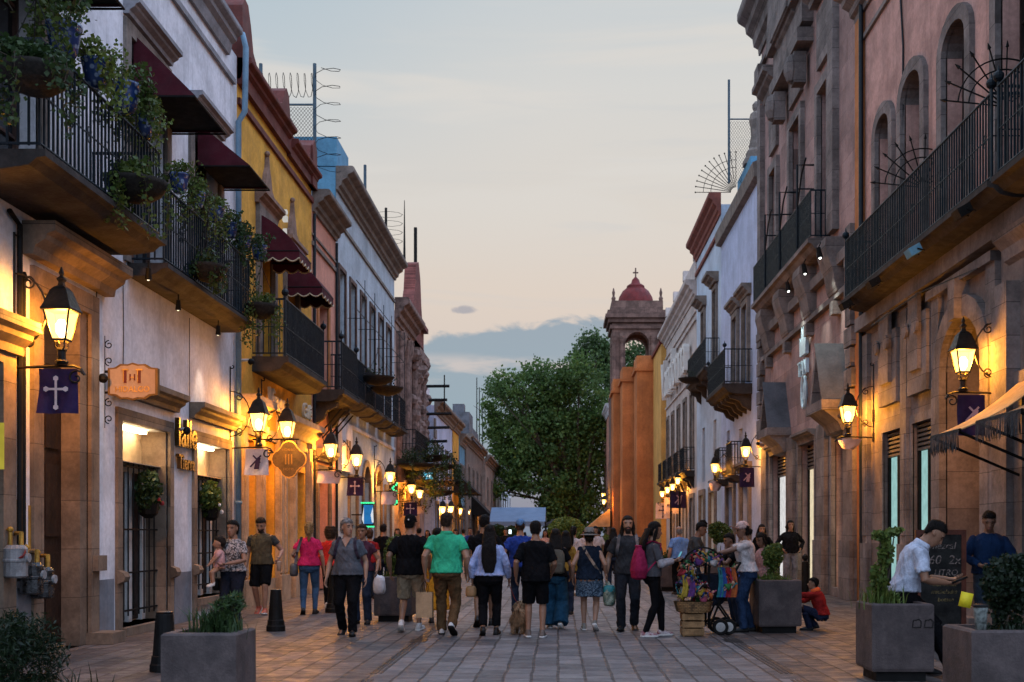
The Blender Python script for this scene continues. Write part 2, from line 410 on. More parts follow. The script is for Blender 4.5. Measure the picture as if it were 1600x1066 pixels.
m_ochre = M('ochre_plaster', (.64, .33, .045), .9, .14, 1.5, .25, 50, streak=.4, grime=.15)
m_pink = M('salmon_plaster', (.60, .28, .20), .9, .10, 1.5, .2, 50, streak=.3)
m_blue = M('pale_blue_plaster', (.42, .49, .54), .9, .12, 1.0, .2, 50, streak=.4, grime=.2)
m_bluepaint = M('blue_paint', (.10, .27, .40), .8, .12, 2, .1, 40, streak=.3)
m_red = M('oxblood_paint', (.13, .030, .022), .75, .18, 2, .15, 40, streak=.4)
m_wood = M('dark_wood', (.018, .008, .005), .6, .25, 4, .2, 30, weave=12)
m_woodred = M('red_wood', (.11, .020, .012), .5, .2, 4, .1, 30)
m_brownwin = M('brown_shutter', (.10, .055, .042), .7, .2, 4, .2, 30)
m_awn = M('maroon_canvas', (.060, .005, .011), .9, .12, 3, .15, 120)
m_awn2 = M('black_canvas', (.006, .005, .005), .95, .2, 3, .1, 100)
m_whitew = M('white_painted_wood', (.52, .51, .49), .6, .08, 3, .08, 40)
m_dark = M('dark_interior', (.012, .010, .009), .9, .3, 2, 0)
m_glass = GLASS('window_glass')
m_warmwall = M('recess_plaster', (.55, .42, .28), .9, .1, 2, .1, 40)
m_pinkR = M('rose_plaster', (.50, .295, .25), .9, .16, 1.3, .3, 50, streak=.55, grime=.25)
m_orange = M('orange_paint', (.42, .16, .05), .85, .12, 2, .15, 40, streak=.3)
m_rose = M('rose_ashlar', (.34, .225, .205), .9, .14, 1.2, .3, 30, streak=.35, grime=.25, brick=(1.1, .55, .004, 'yz'))
m_greyst = M('grey_ashlar', (.205, .175, .165), .88, .2, 1.6, .4, 30, streak=.45, grime=.35, brick=(1.3, .47, .007, 'yz'))
m_greyst2 = M('coursed_ashlar', (.19, .152, .137), .88, .16, 1.6, .3, 30, streak=.3, grime=.3, brick=(1.4, .62, .006, 'yz'))
m_lilac = M('lilac_blue_plaster', (.44, .50, .66), .9, .10, 1.0, .2, 50, streak=.4, grime=.12)
m_cream = M('cream_plaster', (.52, .45, .41), .9, .12, 1.2, .2, 50, streak=.35, grime=.15)
m_church = M('church_orange', (.50, .165, .050), .92, .14, .7, .35, 35, streak=.45, grime=.3)
m_church2 = M('church_yellow', (.62, .33, .085), .9, .10, .9, .2, 45, streak=.2)
m_tower = M('tower_stone', (.20, .118, .092), .9, .2, 2, .4, 25, streak=.35, grime=.4, brick=(.9, .45, .008, 'xz'))
m_dome = M('red_dome', (.15, .016, .014), .7, .15, 2, .15, 40, streak=.3)
m_slate = M('slate', (.085, .088, .10), .7, .15, 2, .2, 30)
m_warmlit = EM('lit_shop_warm', (1.0, .83, .56), .82)
m_coollit = EM('lit_shop_cool', (.50, .88, .85), .6)
m_whitelit = EM('lit_shop_white', (.95, .93, .92), .75)
m_ambr = EM('lit_shop_amber', (1.0, .46, .10), .55)
m_gutter = M('pale_blue_pipe', (.15, .25, .33), .6, .1, 3, .05, 40)
m_post = M('fence_steel', (.05, .085, .11), .6, .1, 3, .05, 40)
LF, RF = Fac(-6.1, -1), Fac(6.5, 1)

# ================= ground =================
def paver_mat():
    m = bpy.data.materials.new('stone_pavers'); m.use_nodes = True; g = NT(m.node_tree)
    pos = g.n('ShaderNodeNewGeometry').outputs['Position']; s = g.n('ShaderNodeSeparateXYZ'); g.l(pos, s.inputs[0])
    wob = g.m('MULTIPLY', g.m('SUBTRACT', g.noise(pos, 1.6, 3), .5), .05)
    cb = g.n('ShaderNodeCombineXYZ'); g.l(g.m('ADD', s.outputs[1], wob), cb.inputs[0]); g.l(g.m('ADD', s.outputs[0], wob), cb.inputs[1])
    b = g.n('ShaderNodeTexBrick'); g.l(cb.outputs[0], b.inputs['Vector']); I = b.inputs
    b.offset = .5; I['Scale'].default_value = 1; I['Brick Width'].default_value = .43; I['Row Height'].default_value = .27
    I['Mortar Size'].default_value = .016; I['Mortar Smooth'].default_value = .35; I['Bias'].default_value = -.05
    I['Color1'].default_value = (.42, .42, .43, 1); I['Color2'].default_value = (1.25, 1.22, 1.18, 1); I['Mortar'].default_value = (.10, .095, .09, 1)
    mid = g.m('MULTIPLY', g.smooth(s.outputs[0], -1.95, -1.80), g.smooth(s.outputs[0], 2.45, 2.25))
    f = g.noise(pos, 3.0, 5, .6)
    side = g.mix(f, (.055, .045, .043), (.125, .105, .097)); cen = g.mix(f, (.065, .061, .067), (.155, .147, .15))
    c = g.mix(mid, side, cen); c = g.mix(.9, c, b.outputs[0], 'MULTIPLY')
    st = g.smooth(g.noise(pos, .7, 6, .7), .5, .75); c = g.mix(g.m('MULTIPLY', st, .45), c, (.04, .036, .034))
    vg = g.n('ShaderNodeTexVoronoi'); g.l(pos, vg.inputs['Vector']); vg.inputs['Scale'].default_value = 2.3; c = g.mix(g.m('MULTIPLY', g.smooth(vg.outputs['Distance'], .075, .05), .75), c, (.018, .017, .017))
    spk = g.smooth(g.noise(pos, 55, 2), .62, .72); c = g.mix(g.m('MULTIPLY', spk, .25), c, (.22, .2, .19))
    p = g.n('ShaderNodeBsdfPrincipled'); g.l(c, p.inputs['Base Color']); p.inputs['Specular IOR Level'].default_value = .32
    g.l(g.smooth(g.noise(pos, 5, 4), .3, .7, .42, .72), p.inputs['Roughness'])
    h = g.m('SUBTRACT', g.m('MULTIPLY', g.noise(pos, 22, 5, .65), .55), b.outputs['Fac'])
    h = g.m('ADD', h, g.m('MULTIPLY', b.outputs['Color'], .35))
    bn = g.n('ShaderNodeBump'); bn.inputs['Strength'].default_value = .55; bn.inputs['Distance'].default_value = .018
    g.l(h, bn.inputs['Height']); g.l(bn.outputs[0], p.inputs['Normal']); g.l(p.outputs[0], g.n('ShaderNodeOutputMaterial').inputs[0])
    return m
gm = MB(); gm.add([(-1500, -300, -.05), (1500, -300, -.05), (1500, 2500, -.05), (-1500, 2500, -.05)], [(0, 1, 2, 3)])
tag(gm.build('ground', M('far_ground', (.09, .08, .07), .9, .2, .1, 0)), kind='structure')
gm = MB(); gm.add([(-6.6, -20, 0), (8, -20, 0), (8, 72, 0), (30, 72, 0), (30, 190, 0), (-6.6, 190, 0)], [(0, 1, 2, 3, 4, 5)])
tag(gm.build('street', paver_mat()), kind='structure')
m_grate = M('drain_iron', (.018, .017, .017), .5, .2, 4, .1, 30, metal=.3)
dr = MB()
for X in (-1.87, 2.34):
    y = 4.0; k = 0
    while y < 60:
        L = 3.4
        if not (X < 0 and k % 3 == 2 and False):
            for o in (-.05, 0, .05): dr.box(X + o - .014, X + o + .014, y, y + L, .0, .004)
        dr.box(X - .11, X + .11, y + L + .02, y + L + .46, .0, .005) if k % 2 == 0 else None
        y += L + .5; k += 1
tag(dr.build('drain_channel', m_grate), kind='structure')

# ================= left side, building 1: white town house =================
F = LF
b1 = emp('town_house', (-6.1, 15, 0), 'white plaster town house with grey dado, two plant-filled balconies and a tall dark door', 'building', 'houses along the street')
opsA = [(13.56, 14.94, .0, 4.28, .34), (16.03, 18.0, .12, 3.02, .42), (19.35, 21.25, .35, 3.0, .36), (10.8, 12.55, 0, 3.3, .4)]
opsU = [(11.9, 13.5, 5.28, 8.35, .3), (16.35, 17.85, 5.28, 8.5, .3), (19.2, 20.7, 5.28, 8.3, .3)]
w = MB(); F.wall(w, 8, 21.87, 0, 10.5, opsA + opsU); F.body(w, 8, 21.87, 0, 10.5); w.build('wall', m_white, b1)
for a, b in ((12.95, 13.3), (15.3, 15.78), (18.28, 19.1), (21.5, 21.86)): w = MB(); F.bx(w, a, b, 0, .82, 0, .018); w.build('dado', m_grey, b1)
w = MB(); cornice(F, w, 8, 21.2, 10.25, 10.75, .3); F.bx(w, 8, 21.6, 9.86, 9.96, 0, .06); F.bx(w, 8, 21.5, 10.75, 11.0, -.4, .1); w.build('cornice', m_corn, b1)
# tall door with stone frame
w = MB(); surround(F, w, 13.56, 14.94, 0, 4.28, .26, -.02, .05); F.bx(w, 14.72, 14.935, 0, 4.28, -.34, -.01)
F.bx(w, 13.15, 13.62, 0, .14, -.02, .28); F.bx(w, 14.9, 15.35, 0, .15, -.02, .34); F.bx(w, 14.98, 15.28, .95, 1.15, 0, .12)
hood(F, w, 13.1, 15.5, 4.62, .38, .38); s = w.build('door_surround', m_stone2, b1)
w = MB(); F.bx(w, 13.56, 14.72, 0, 3.55, -.33, -.25); 
for i in range(3):
    for j in range(2): F.bx(w, 13.66 + j * .55, 14.1 + j * .52, .3 + i * 1.1, 1.2 + i * 1.1, -.25, -.22)
d = w.build('door', m_wood, b1); w = MB(); w.ball(F.p(14.2, 1.1, -.2), .035); w.build('handle', m_black, d)
w = MB(); F.bx(w, 13.56, 14.72, 3.56, 4.28, -.32, -.27); w.build('transom', m_glass, d)
# two deep shop windows with iron grilles, lit from above
for a, b, z0, z1, rv in ((16.03, 18.0, .12, 3.02, .42), (19.35, 21.25, .35, 3.0, .36)):
    w = MB(); surround(F, w, a, b, z0, z1, .17, -.02, .045); F.bx(w, a - .17, a, 0, z0, -.02, .045); F.bx(w, b, b + .17, 0, z0, -.02, .045)
    F.bx(w, b - .03, b - .004, z0, z1, -rv, -.02); F.bx(w, a, b, z0 - .12, z0, -rv, .1); hood(F, w, a - .3, b + .3, 3.36, .26, .26)
    for y in (a - .1, b + .1): F.sweep(w, [(.04, .74), (.13, .78), (.15, .84), (.12, .9), (.04, .93)], y - .1, y + .1)
    s = w.build('window_surround', m_stone2, b1)
    w = MB(); F.bx(w, a, b - .03, z0, z1, -rv + .004, -rv + .02); F.bx(w, a, b - .03, z1 - .55, z1 - .54, -rv, -.1); w.build('recess', m_warmwall, b1)
    w = MB()
    for i in range(4):
        y = a + .12 + i * (b - a - .3) / 3; F.bx(w, y - .07, y + .07, z0, z1 - .62, -rv + .02, -rv + .11)
    F.bx(w, a, b - .03, z1 - .66, z1 - .58, -rv + .02, -rv + .1)
    o = w.build('window', m_whitew, b1); w = MB(); F.bx(w, a + .02, b - .06, z0 + .02, z1 - .64, -rv + .022, -rv + .05); w.build('pane', m_wood, o)
    w = MB()
    for i in range(9):
        y = a + .1 + i * (b - a - .25) / 8; w.tube([F.p(y, z0 + .12, -.16), F.p(y, z1 - .55, -.16)], .012, 5)
    for z in (z0 + .2, z0 + .75, 1.5, z1 - .6): F.bx(w, a + .02, b - .05, z - .012, z + .012, -.18, -.14)
    w.build('grille', m_black, b1)
    w = MB(); F.bx(w, a + .25, b - .3, z1 - .05, z1 - .02, -rv + .1, -rv + .2); w.build('downlight', EM('recess_downlight', (1, .72, .38), 40), b1)
w = MB(); hood(F, w, 10.6, 12.92, 3.42, .32, .36); surround(F, w, 10.8, 12.55, 0, 3.3, .3, -.02, .06); w.build('door_surround', m_stone2, b1)
w = MB(); F.bx(w, 10.8, 12.55, 0, 3.3, -.38, -.3); w.build('door', m_wood, b1)
for a, b, c, d in ((11.9, 13.5, 5.28, 8.35), (16.35, 17.85, 5.28, 8.5), (19.2, 20.7, 5.28, 8.3)):
    window(F, b1, a, b, c, d, .3, m_brownwin, m_glass, m_stone, .2, .05, nx=2, nz=4)
    w = MB(); hood(F, w, a - .2, b + .15, d + .24, .24, .22); w.build('hood', m_corn, b1)
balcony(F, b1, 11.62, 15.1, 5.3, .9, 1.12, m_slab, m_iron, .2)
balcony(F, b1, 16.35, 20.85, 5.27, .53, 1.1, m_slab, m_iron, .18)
w = MB(); w.tube([F.p(21.7, 10.9, .0), F.p(21.7, 10.85, .16), F.p(21.7, 10.6, .22), F.p(21.7, 9.4, .2), F.p(21.7, 9.2, .08), F.p(21.7, .1, .08)], .055, 8)
for z in (8, 6, 4, 2): w.tube([F.p(21.7, z, .08), F.p(21.7, z + .06, .08)], .07, 8)
w.build('drainpipe', m_gutter, b1, True)
w = MB(); w.tube([F.p(12.95, 0.9, .05), F.p(12.95, 4.9, .05), F.p(12.7, 5.0, .05)], .03, 6); w.tube([F.p(13.05, 0.9, .05), F.p(13.05, 4.4, .05), F.p(13.0, 4.3, .1)], .022, 6); w.build('conduit', m_black, b1)
w = MB(); w.tube([F.p(15.15, 4.8, .03), F.p(15.15, 3.4, .03), F.p(15.2, 3.2, .03)], .008, 4)
w.tube([F.p(16.1, 5.0, .02), F.p(16.12, 4.2, .02), F.p(16.1, 3.7, .02)], .007, 4); w.tube([F.p(19, 5.0, .02), F.p(19.02, 3.0, .02)], .006, 4); w.build('cable', m_black, b1)

def awning(name, label, y0, y1, ztop, zbot, d, m1, m2, scallop=False, group='awnings over the upper windows', F=LF):
    r = emp(name, F.p((y0 + y1) / 2, zbot, 0), label, 'awning', group)
    w = MB(); n = 12 if scallop else 2
    if scallop:   # curved quarter-round profile with valance
        pr = [(d * (.35 * math.sin(i / 8 * math.pi / 2) + .65 * i / 8), zbot + (ztop - zbot) * (.35 * math.cos(i / 8 * math.pi / 2) + .65 * (1 - i / 8))) for i in range(9)]
    else: pr = [(0.0, ztop), (d, zbot)]
    for (da, za), (db, zb) in zip(pr, pr[1:]):
        w.add([F.p(y0, za, da), F.p(y1, za, da), F.p(y1, zb, db), F.p(y0, zb, db), F.p(y0, za - .012, da), F.p(y1, za - .012, da), F.p(y1, zb - .012, db), F.p(y0, zb - .012, db)],
              [(0, 1, 2, 3), (4, 5, 6, 7), (0, 1, 5, 4), (2, 3, 7, 6)])
    for y in (y0, y1): w.add([F.p(y, zbot, 0)] + [F.p(y, z, dd) for dd, z in pr], [tuple(range(len(pr) + 1))])
    w.build('canvas', m1, r)
    w = MB(); F.bx(w, y0 + .02, y1 - .02, zbot + .03, zbot + .04, .02, d - .04); w.build('lining', m2, r)
    if scallop:
        w = MB(); tr = MB()
        def edge(pa, pb, k):
            pa, pb = Vector(pa), Vector(pb); P = []
            for i in range(k * 6 + 1):
                t = i / (k * 6); P.append(pa.lerp(pb, t) - Vector((0, 0, .16 + .07 * abs(math.sin(math.pi * t * k)))))
            for i in range(len(P) - 1):
                a, b = pa.lerp(pb, i / (k * 6)), pa.lerp(pb, (i + 1) / (k * 6)); w.add([a, b, P[i + 1], P[i]], [(0, 1, 2, 3)])
            tr.tube(P, .017, 5)
        edge(F.p(y0, zbot, d + .005), F.p(y1, zbot, d + .005), 4); edge(F.p(y0, zbot, .05), F.p(y0, zbot, d), 3); edge(F.p(y1, zbot, .05), F.p(y1, zbot, d), 3)
        v = w.build('valance', m1, r); tr.build('piping', M('cream_piping', (.45, .36, .24), .9, .1), v)
    w = MB(); w.tube([F.p(y0, zbot - .02, .02), F.p(y0, zbot - .02, d), F.p(y1, zbot - .02, d), F.p(y1, zbot - .02, .02)], .016, 5); w.build('frame', m_black, r)
    return r
awning('awning', 'dark awning at the top left corner, nearest of the awnings on the white house', 11.7, 13.75, 8.6, 7.72, .92, m_awn, m_awn2)
awning('awning', 'maroon awning with black lining, middle one on the white house', 16.55, 18.1, 8.62, 7.74, .88, m_awn, m_awn2)
awning('awning', 'maroon awning beside the blue drainpipe at the far end of the white house', 19.5, 20.85, 8.4, 7.68, .88, m_awn, m_awn2)

# ================= left 2: ochre house =================
b2 = emp('town_house', (-6.1, 25, 0), 'ochre yellow town house with oxblood baroque parapet and scalloped awnings', 'building', 'houses along the street')
ops = [(22.35, 23.15, 0, 3.3, .5), (23.75, 24.75, 0, 3.0, .6), (26.6, 27.7, 0, 2.9, .5)]
opu = [(23.45, 24.5, 5.0, 7.9, .3), (25.75, 26.75, 5.0, 7.6, .3)]
w = MB(); F.wall(w, 21.87, 28.5, 0, 10.0, ops + opu); F.body(w, 21.88, 28.5, 0, 10.0); w.build('wall', m_ochre, b2)
w = MB()
def para(mb, ya, yb, zb, zt, scr):
    pts = [(ya, zb), (ya, zt + .75), (ya + .18, zt + .95), (ya + .42, zt + .92), (ya + .62, zt + .6), (ya + .8, zt + .15), (ya + 1.05, zt + .02), (yb - 1.0, zt)] if scr == 1 else [(ya, zb), (ya, zt), (yb - 1.0, zt)]
    pts += [(yb - .75, zt + .12), (yb - .62, zt + .42), (yb - .42, zt + .55), (yb - .2, zt + .45), (yb - .1, zt + .1), (yb, zt - .1), (yb, zb)]
    F.plate(mb, pts, -.35, .10)
para(w, 21.9, 25.9, 10.0, 10.75, 1); para(w, 25.9, 28.55, 9.95, 10.45, 0)
F.plate(w, [(28.0, 9.95), (28.0, 10.9), (28.25, 11.1), (28.5, 10.9), (28.55, 9.95)], -.3, .14)
w.build('parapet', m_red, b2)
w = MB(); cornice(F, w, 21.9, 25.75, 10.1, 10.5, .28); cornice(F, w, 25.95, 28.55, 10.0, 10.35, .26); F.bx(w, 21.9, 28.5, 9.62, 9.74, 0, .06)
w.build('cornice', m_red, b2)
for k, (a, b, c, d) in enumerate(((23.45, 24.5, 5.0, 7.9), (25.75, 26.75, 5.0, 7.6))):
    window(F, b2, a, b, c, d, .3, m_brownwin, m_glass, m_stone, .22, .09, nx=2, nz=4)
    w = MB(); yc = (a + b) / 2; hood(F, w, a - .3, b + .3, d + .22, .24, .26)
    F.plate(w, [(yc - .5, d + .48), (yc - .46, d + .66), (yc - .28, d + .74), (yc - .17, d + 1.0), (yc - .06, d + 1.15), (yc, d + 1.4), (yc + .06, d + 1.15), (yc + .17, d + 1.0), (yc + .28, d + .74), (yc + .46, d + .66), (yc + .5, d + .48)], 0, .09)
    w.ball(F.p(yc, d + 1.45, .05), .06, 8); w.build('pediment', M('rose_stone', (.24, .15, .11), .9, .2, 3, .3, 30), b2)
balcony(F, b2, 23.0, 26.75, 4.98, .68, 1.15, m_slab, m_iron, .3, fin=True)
awning('awning', 'maroon awning with scalloped cream edge, nearer one on the ochre house', 23.35, 24.45, 7.95, 7.2, .85, m_awn, m_awn2, True)
awning('awning', 'maroon awning with scalloped cream edge, farther one beside the pink house', 25.6, 26.9, 7.7, 6.95, .85, m_awn, m_awn2, True)
w = MB(); F.bx(w, 21.95, 28.5, 0, .5, 0, .02)
for y in (22.15, 23.45, 25.0, 25.4, 26.3, 28.0):
    F.bx(w, y - .16, y + .16, 0, 3.5, 0, .1); F.bx(w, y - .1, y + .1, .6, 3.2, .1, .13); F.bx(w, y - .2, y + .2, 0, .55, .1, .16); F.bx(w, y - .2, y + .2, 3.5, 3.62, 0, .17)
hood(F, w, 22.0, 23.6, 3.62, .35, .5); hood(F, w, 24.9, 28.3, 3.62, .38, .42); F.bx(w, 22.0, 28.4, 3.4, 3.62, 0, .06)
w.build('shopfront', M('fluted_stone', (.40, .29, .19), .85, .15, 3, .3, 30, grime=.25), b2)
for i, (a, b, z, rv) in enumerate(((22.35, 23.15, 3.3, .5), (23.75, 24.75, 3.0, .6), (26.6, 27.7, 2.9, .5))):
    w = MB(); F.bx(w, a, b, 0, z, -rv + .01, -rv + .03); o = w.build('doorway', m_dark if i == 0 else m_ambr, b2)
    w = MB(); F.bx(w, a, a + .42 * (b - a), 0, z - .5, -rv + .05, -rv + .1); F.bx(w, a, b, z - .5, z - .42, -rv + .04, -rv + .12); w.build('leaf', m_woodred, o)
w = text_mesh('Vinos', .62, F.p(24.4, 4.25, .12), (0, 1, 0), (0, 0, 1), .03, .3); w.build('lettering', M('pale_letters', (.62, .55, .42), .5, .05), b2)
w = text_mesh('Café', .5, F.p(27.4, 4.35, .12), (0, 1, 0), (0, 0, 1), .03, .3); w.build('lettering', M('pale_letters', (.6, .5, .4)), b2)
w = text_mesh('GIN', .62, F.p(25.05, 7.95, .2), (0, 0, 1), (0, -1, 0), .05)
w = MB()
for i, ch in enumerate('GIN'):
    t = text_mesh(ch, .36, F.p(25.05, 8.35 - .42 * i, .16), (0, 1, 0), (0, 0, 1), .04, 0, 'CENTER', .01); w.add(t.v, t.f)
w.build('lettering', EM('white_sign_letters', (1, .96, .9), .55), b2)
# rooftop finial of the church behind and wire fence
st = emp('stone_cross', (-7.6, 27, 10), 'small stone cross on a stepped pedestal above the ochre parapet', 'cross')
w = MB(); w.lathe([(.42, 0), (.42, .5), (.34, .55), (.34, .9), (.46, .95), (.46, 1.05), (.25, 1.1), (.2, 1.3)], (-7.6, 27, 10), 4); w.build('pedestal', m_stone, st)
w = MB(); w.box(-7.72, -7.48, 26.9, 27.1, 11.3, 12.75); w.box(-7.95, -7.25, 26.92, 27.08, 12.2, 12.45); w.box(-7.68, -7.52, 26.95, 27.05, 12.75, 12.95); w.build('shaft', m_stone, st)

# ================= left 3: salmon house =================
b3 = emp('town_house', (-6.1, 30, 0), 'narrow salmon pink house with one iron balcony, wedged before the pale blue house', 'building', 'houses along the street')
w = MB(); ops = [(29.2, 30.6, 0, 3.0, .4), (29.3, 30.5, 5.1, 7.4, .3)]
F.wall(w, 28.5, 31.6, 0, 9.7, ops); F.body(w, 28.51, 31.6, 0, 9.7); w.build('wall', m_pink, b3)
w = MB(); cornice(F, w, 28.55, 31.55, 9.45, 10.0, .45); F.bx(w, 28.5, 31.6, 8.6, 8.7, 0, .05); F.bx(w, 28.5, 31.6, 8.85, 8.9, 0, .04); w.build('cornice', m_stone, b3)
window(F, b3, 29.3, 30.5, 5.1, 7.4, .3, m_brownwin, m_glass, m_orange, .2, .04)
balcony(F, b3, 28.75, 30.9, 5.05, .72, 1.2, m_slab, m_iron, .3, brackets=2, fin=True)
w = MB(); surround(F, w, 29.2, 30.6, 0, 3.0, .2, -.02, .06); hood(F, w, 28.9, 30.9, 3.3, .25, .3); w.build('door_surround', m_stone2, b3)
w = MB(); F.bx(w, 29.2, 30.6, 0, 3.0, -.35, -.3); w.build('door', m_woodred, b3)
w = MB()
for y in (28.62, 31.5): w.tube([F.p(y, 9.4, .05), F.p(y, .2, .05)], .04, 6)
w.build('drainpipe', m_iron, b3)
for i in range(4): w = MB(); w.tube([F.p(29.0 + i * .55, 4.6, .65), F.p(29.0 + i * .55, 3.9, .05)], .02, 5); w.build('strut', m_black, b3)

# ================= left 4: pale blue house =================
b4 = emp('town_house', (-6.1, 37, 0), 'long pale blue house with six tall narrow windows and small iron balconies', 'building', 'houses along the street')
wy = [32.5, 34.2, 36.0, 37.8, 39.6, 41.4]
opu = [(y - .45, y + .45, 5.25, 8.85, .3) for y in wy]
ops = [(33.6, 34.8, 0, 3.0, .4), (36.0, 37.2, 0, 3.6, .4), (38.4, 39.6, 0, 3.6, .4), (40.6, 41.8, 0, 3.0, .4)]
w = MB(); F.wall(w, 31.6, 42.9, 0, 11.2, opu + ops); F.body(w, 31.61, 42.9, 0, 11.2); w.build('wall', m_blue, b4)
w = MB(); cornice(F, w, 31.6, 42.95, 10.9, 11.55, .5); F.bx(w, 31.6, 42.9, 10.05, 10.15, 0, .05); w.build('cornice', m_stone, b4)
w = MB(); F.bx(w, 31.62, 33.4, 11.55, 12.35, -2.5, .02); F.bx(w, 31.55, 31.64, 9.6, 11.5, -1.2, .0); w.build('parapet', m_bluepaint, b4)
for y in wy:
    window(F, b4, y - .45, y + .45, 5.25, 8.85, .3, m_brownwin, m_glass, None, nx=2, nz=4)
    w = MB(); surround(F, w, y - .45, y + .45, 5.25, 8.85, .12, -.02, .04); w.build('surround', m_brownwin, b4)
    balcony(F, b4, y - .65, y + .65, 5.2, .55, 1.1, m_slab, m_iron, .2, step=.13)
for (a, b, c, z, rv) in ops:
    w = MB(); surround(F, w, a, b, 0, z, .2, -.02, .06, .5 if z > 3.2 else 0); w.build('door_surround', m_stone2, b4)
    w = MB(); F.bx(w, a, b, 0, z, -.36, -.3); w.build('door', m_wood, b4)
w = MB(); F.bx(w, 31.7, 42.8, 0, .7, 0, .02); F.bx(w, 31.7, 42.8, 4.55, 4.65, 0, .05); w.build('dado', m_white, b4)
w = MB()
for z in (7.2, 8.0): w.tube([F.p(32, z + .5, .5), F.p(42, z + .5, .5)], .012, 4)
for y in (33.4, 35.2, 37, 38.8, 40.6, 42): w.tube([F.p(y, 6.3, .5), F.p(y, 8.8, .5)], .014, 4); w.tube([F.p(y, 7.7, .5), F.p(y, 7.7, 0)], .012, 4)
w.build('wire_frame', m_iron, b4)
w = MB(); F.bx(w, 31.7, 33.3, 3.2, 4.55, .0, .16); o = w.build('sign_board', m_white, b4)
w = MB(); F.bx(w, 32.7, 33.0, 3.55, 4.1, .16, .17); F.bx(w, 32.3, 32.6, 3.55, 4.1, .16, .17); w.build('picture', M('sepia_print', (.25, .18, .12), .8, .4, 14), o)

# ================= left 5: brown baroque house with red brick turret =================
b5 = emp('town_house', (-6.1, 47, 0), 'weathered brown stone house with a ruined red brick turret, carved front and iron balcony', 'building', 'houses along the street')
m_brownst = M('brown_carved_stone', (.26, .17, .14), .92, .28, 5, .8, 14, grime=.5, streak=.4)
m_brick = M('red_brick', (.24, .075, .06), .9, .15, 3, .3, 30, brick=(.24, .08, .012, 'yz'), grime=.3)
w = MB(); F.wall(w, 42.9, 52.5, 0, 9.8, [(44, 45.2, 0, 3.2), (46.4, 47.6, 0, 3.2), (49.5, 50.8, 0, 3.2), (44.4, 45.2, 4.6, 7.4), (46.6, 47.6, 4.6, 7.4), (49.6, 50.6, 4.6, 7.4)]); F.body(w, 42.91, 52.5, 0, 9.8); w.build('wall', M('flesh_plaster', (.45, .30, .24), .9, .2, 1.5, .3, 40, streak=.5, grime=.3), b5)
w = MB(); cornice(F, w, 43, 48.2, 9.4, 10.3, .55)
r5 = random.Random(3)
for i in range(90):
    y = r5.uniform(47.8, 52.3); z = r5.uniform(3.6, 9.2); e = r5.uniform(.1, .32)
    w.ball(F.p(y, z, r5.uniform(.0, .14)), e * .9, 6, 1.2, .8, 1.1)
for y in (43.6, 44.0, 45.6, 46.1, 48.2, 49.0, 51.2): w.lathe([(.2, 3.4), (.16, 3.8), (.15, 8.4), (.22, 8.7), (.26, 9.1)], F.p(y, 0, .1), 8)
F.bx(w, 48.3, 51.8, 8.9, 9.3, 0, .32); F.bx(w, 48.3, 52.4, 4.0, 4.4, 0, .4); w.build('carving', m_brownst, b5)
w = MB(); F.bx(w, 48.3, 52.3, 9.3, 10.6, -.55, .0); F.plate(w, [(48.6, 10.6), (48.6, 11.2), (49.2, 11.9), (49.6, 13.1), (50.6, 13.4), (51.2, 12.8), (51.6, 11.6), (52.2, 10.6)], -.5, -.02)
F.bx(w, 48.2, 52.4, 10.55, 10.75, -.6, .2); o = w.build('turret', m_brick, b5)
w = MB(); w.tube([F.p(50.9, 12.6, -.2), F.p(50.9, 15.0, -.2)], .08, 6); w.tube([F.p(49.5, 13.1, -.5), F.p(49.5, 15.8, -.5)], [.06, .015], 5); w.build('mast', m_black, o)
for (a, b, z) in ((44, 45.2, 3.2), (46.4, 47.6, 3.2), (49.5, 50.8, 3.2)): w = MB(); F.bx(w, a, b, 0, z, -.3, -.25); w.build('door', m_wood, b5)
for (a, b) in ((44.4, 45.2), (46.6, 47.6), (49.6, 50.6)): w = MB(); F.bx(w, a, b, 4.6, 7.4, -.3, -.25); w.build('window', m_brownwin, b5)
balcony(F, b5, 43.5, 47.5, 4.3, .75, 1.1, m_slab, m_iron, .25, brackets=3)
for i in range(5): w = MB(); w.tube([F.p(51.6, 5.6 + i * .62, .0), F.p(51.9, 5.65 + i * .62, 1.1 + .1 * (i % 3))], .07, 5); w.build('bracket', m_black, b5)
w = MB(); w.tube([F.p(51.7, 7.0, 1.0), F.p(51.7, 8.6, 1.0)], .03, 5); w.build('rod', m_black, b5)

# ================= left 6 and beyond: far houses =================
def plain_house(label, y0, y1, z1, mat, X=-6.1, win=((1.2, 2.4),), side=-1, cmat=None, base=None, wcol=None, nwin=3, corn=.4, doors=True):
    F = Fac(X, side); b = emp('town_house', (X, (y0 + y1) / 2, 0), label, 'building', 'houses along the street')
    n = nwin; ww = (y1 - y0) / n; ops = []
    for i in range(n):
        yc = y0 + (i + .5) * ww
        if doors: ops.append((yc - .6, yc + .6, 0, 2.9, .3))
        for za, zb in win: ops.append((yc - .45, yc + .45, za, zb, .3))
    w = MB(); F.wall(w, y0, y1, 0, z1, ops); F.body(w, y0 + .01, y1, 0, z1); w.build('wall', mat, b)
    w = MB(); cornice(F, w, y0 + .02, y1 - .02, z1 - .35, z1 + .3, corn); w.build('cornice', cmat or m_stone, b)
    for o in ops:
        w = MB(); F.bx(w, o[0], o[1], o[2], o[3], -.29, -.24); e = w.build('door' if o[2] == 0 else 'window', wcol or m_brownwin, b)
        w = MB(); surround(F, w, o[0], o[1], o[2], o[3], .12, -.02, .05); w.build('surround', m_stone, e)
    return b, F
b6, F6 = plain_house('lilac white house with stone quoins and four narrow windows, past the brown carved house', 53, 62, 7.4, m_lilac, win=((3.6, 5.6),), nwin=4, X=-5.7)
w = MB()
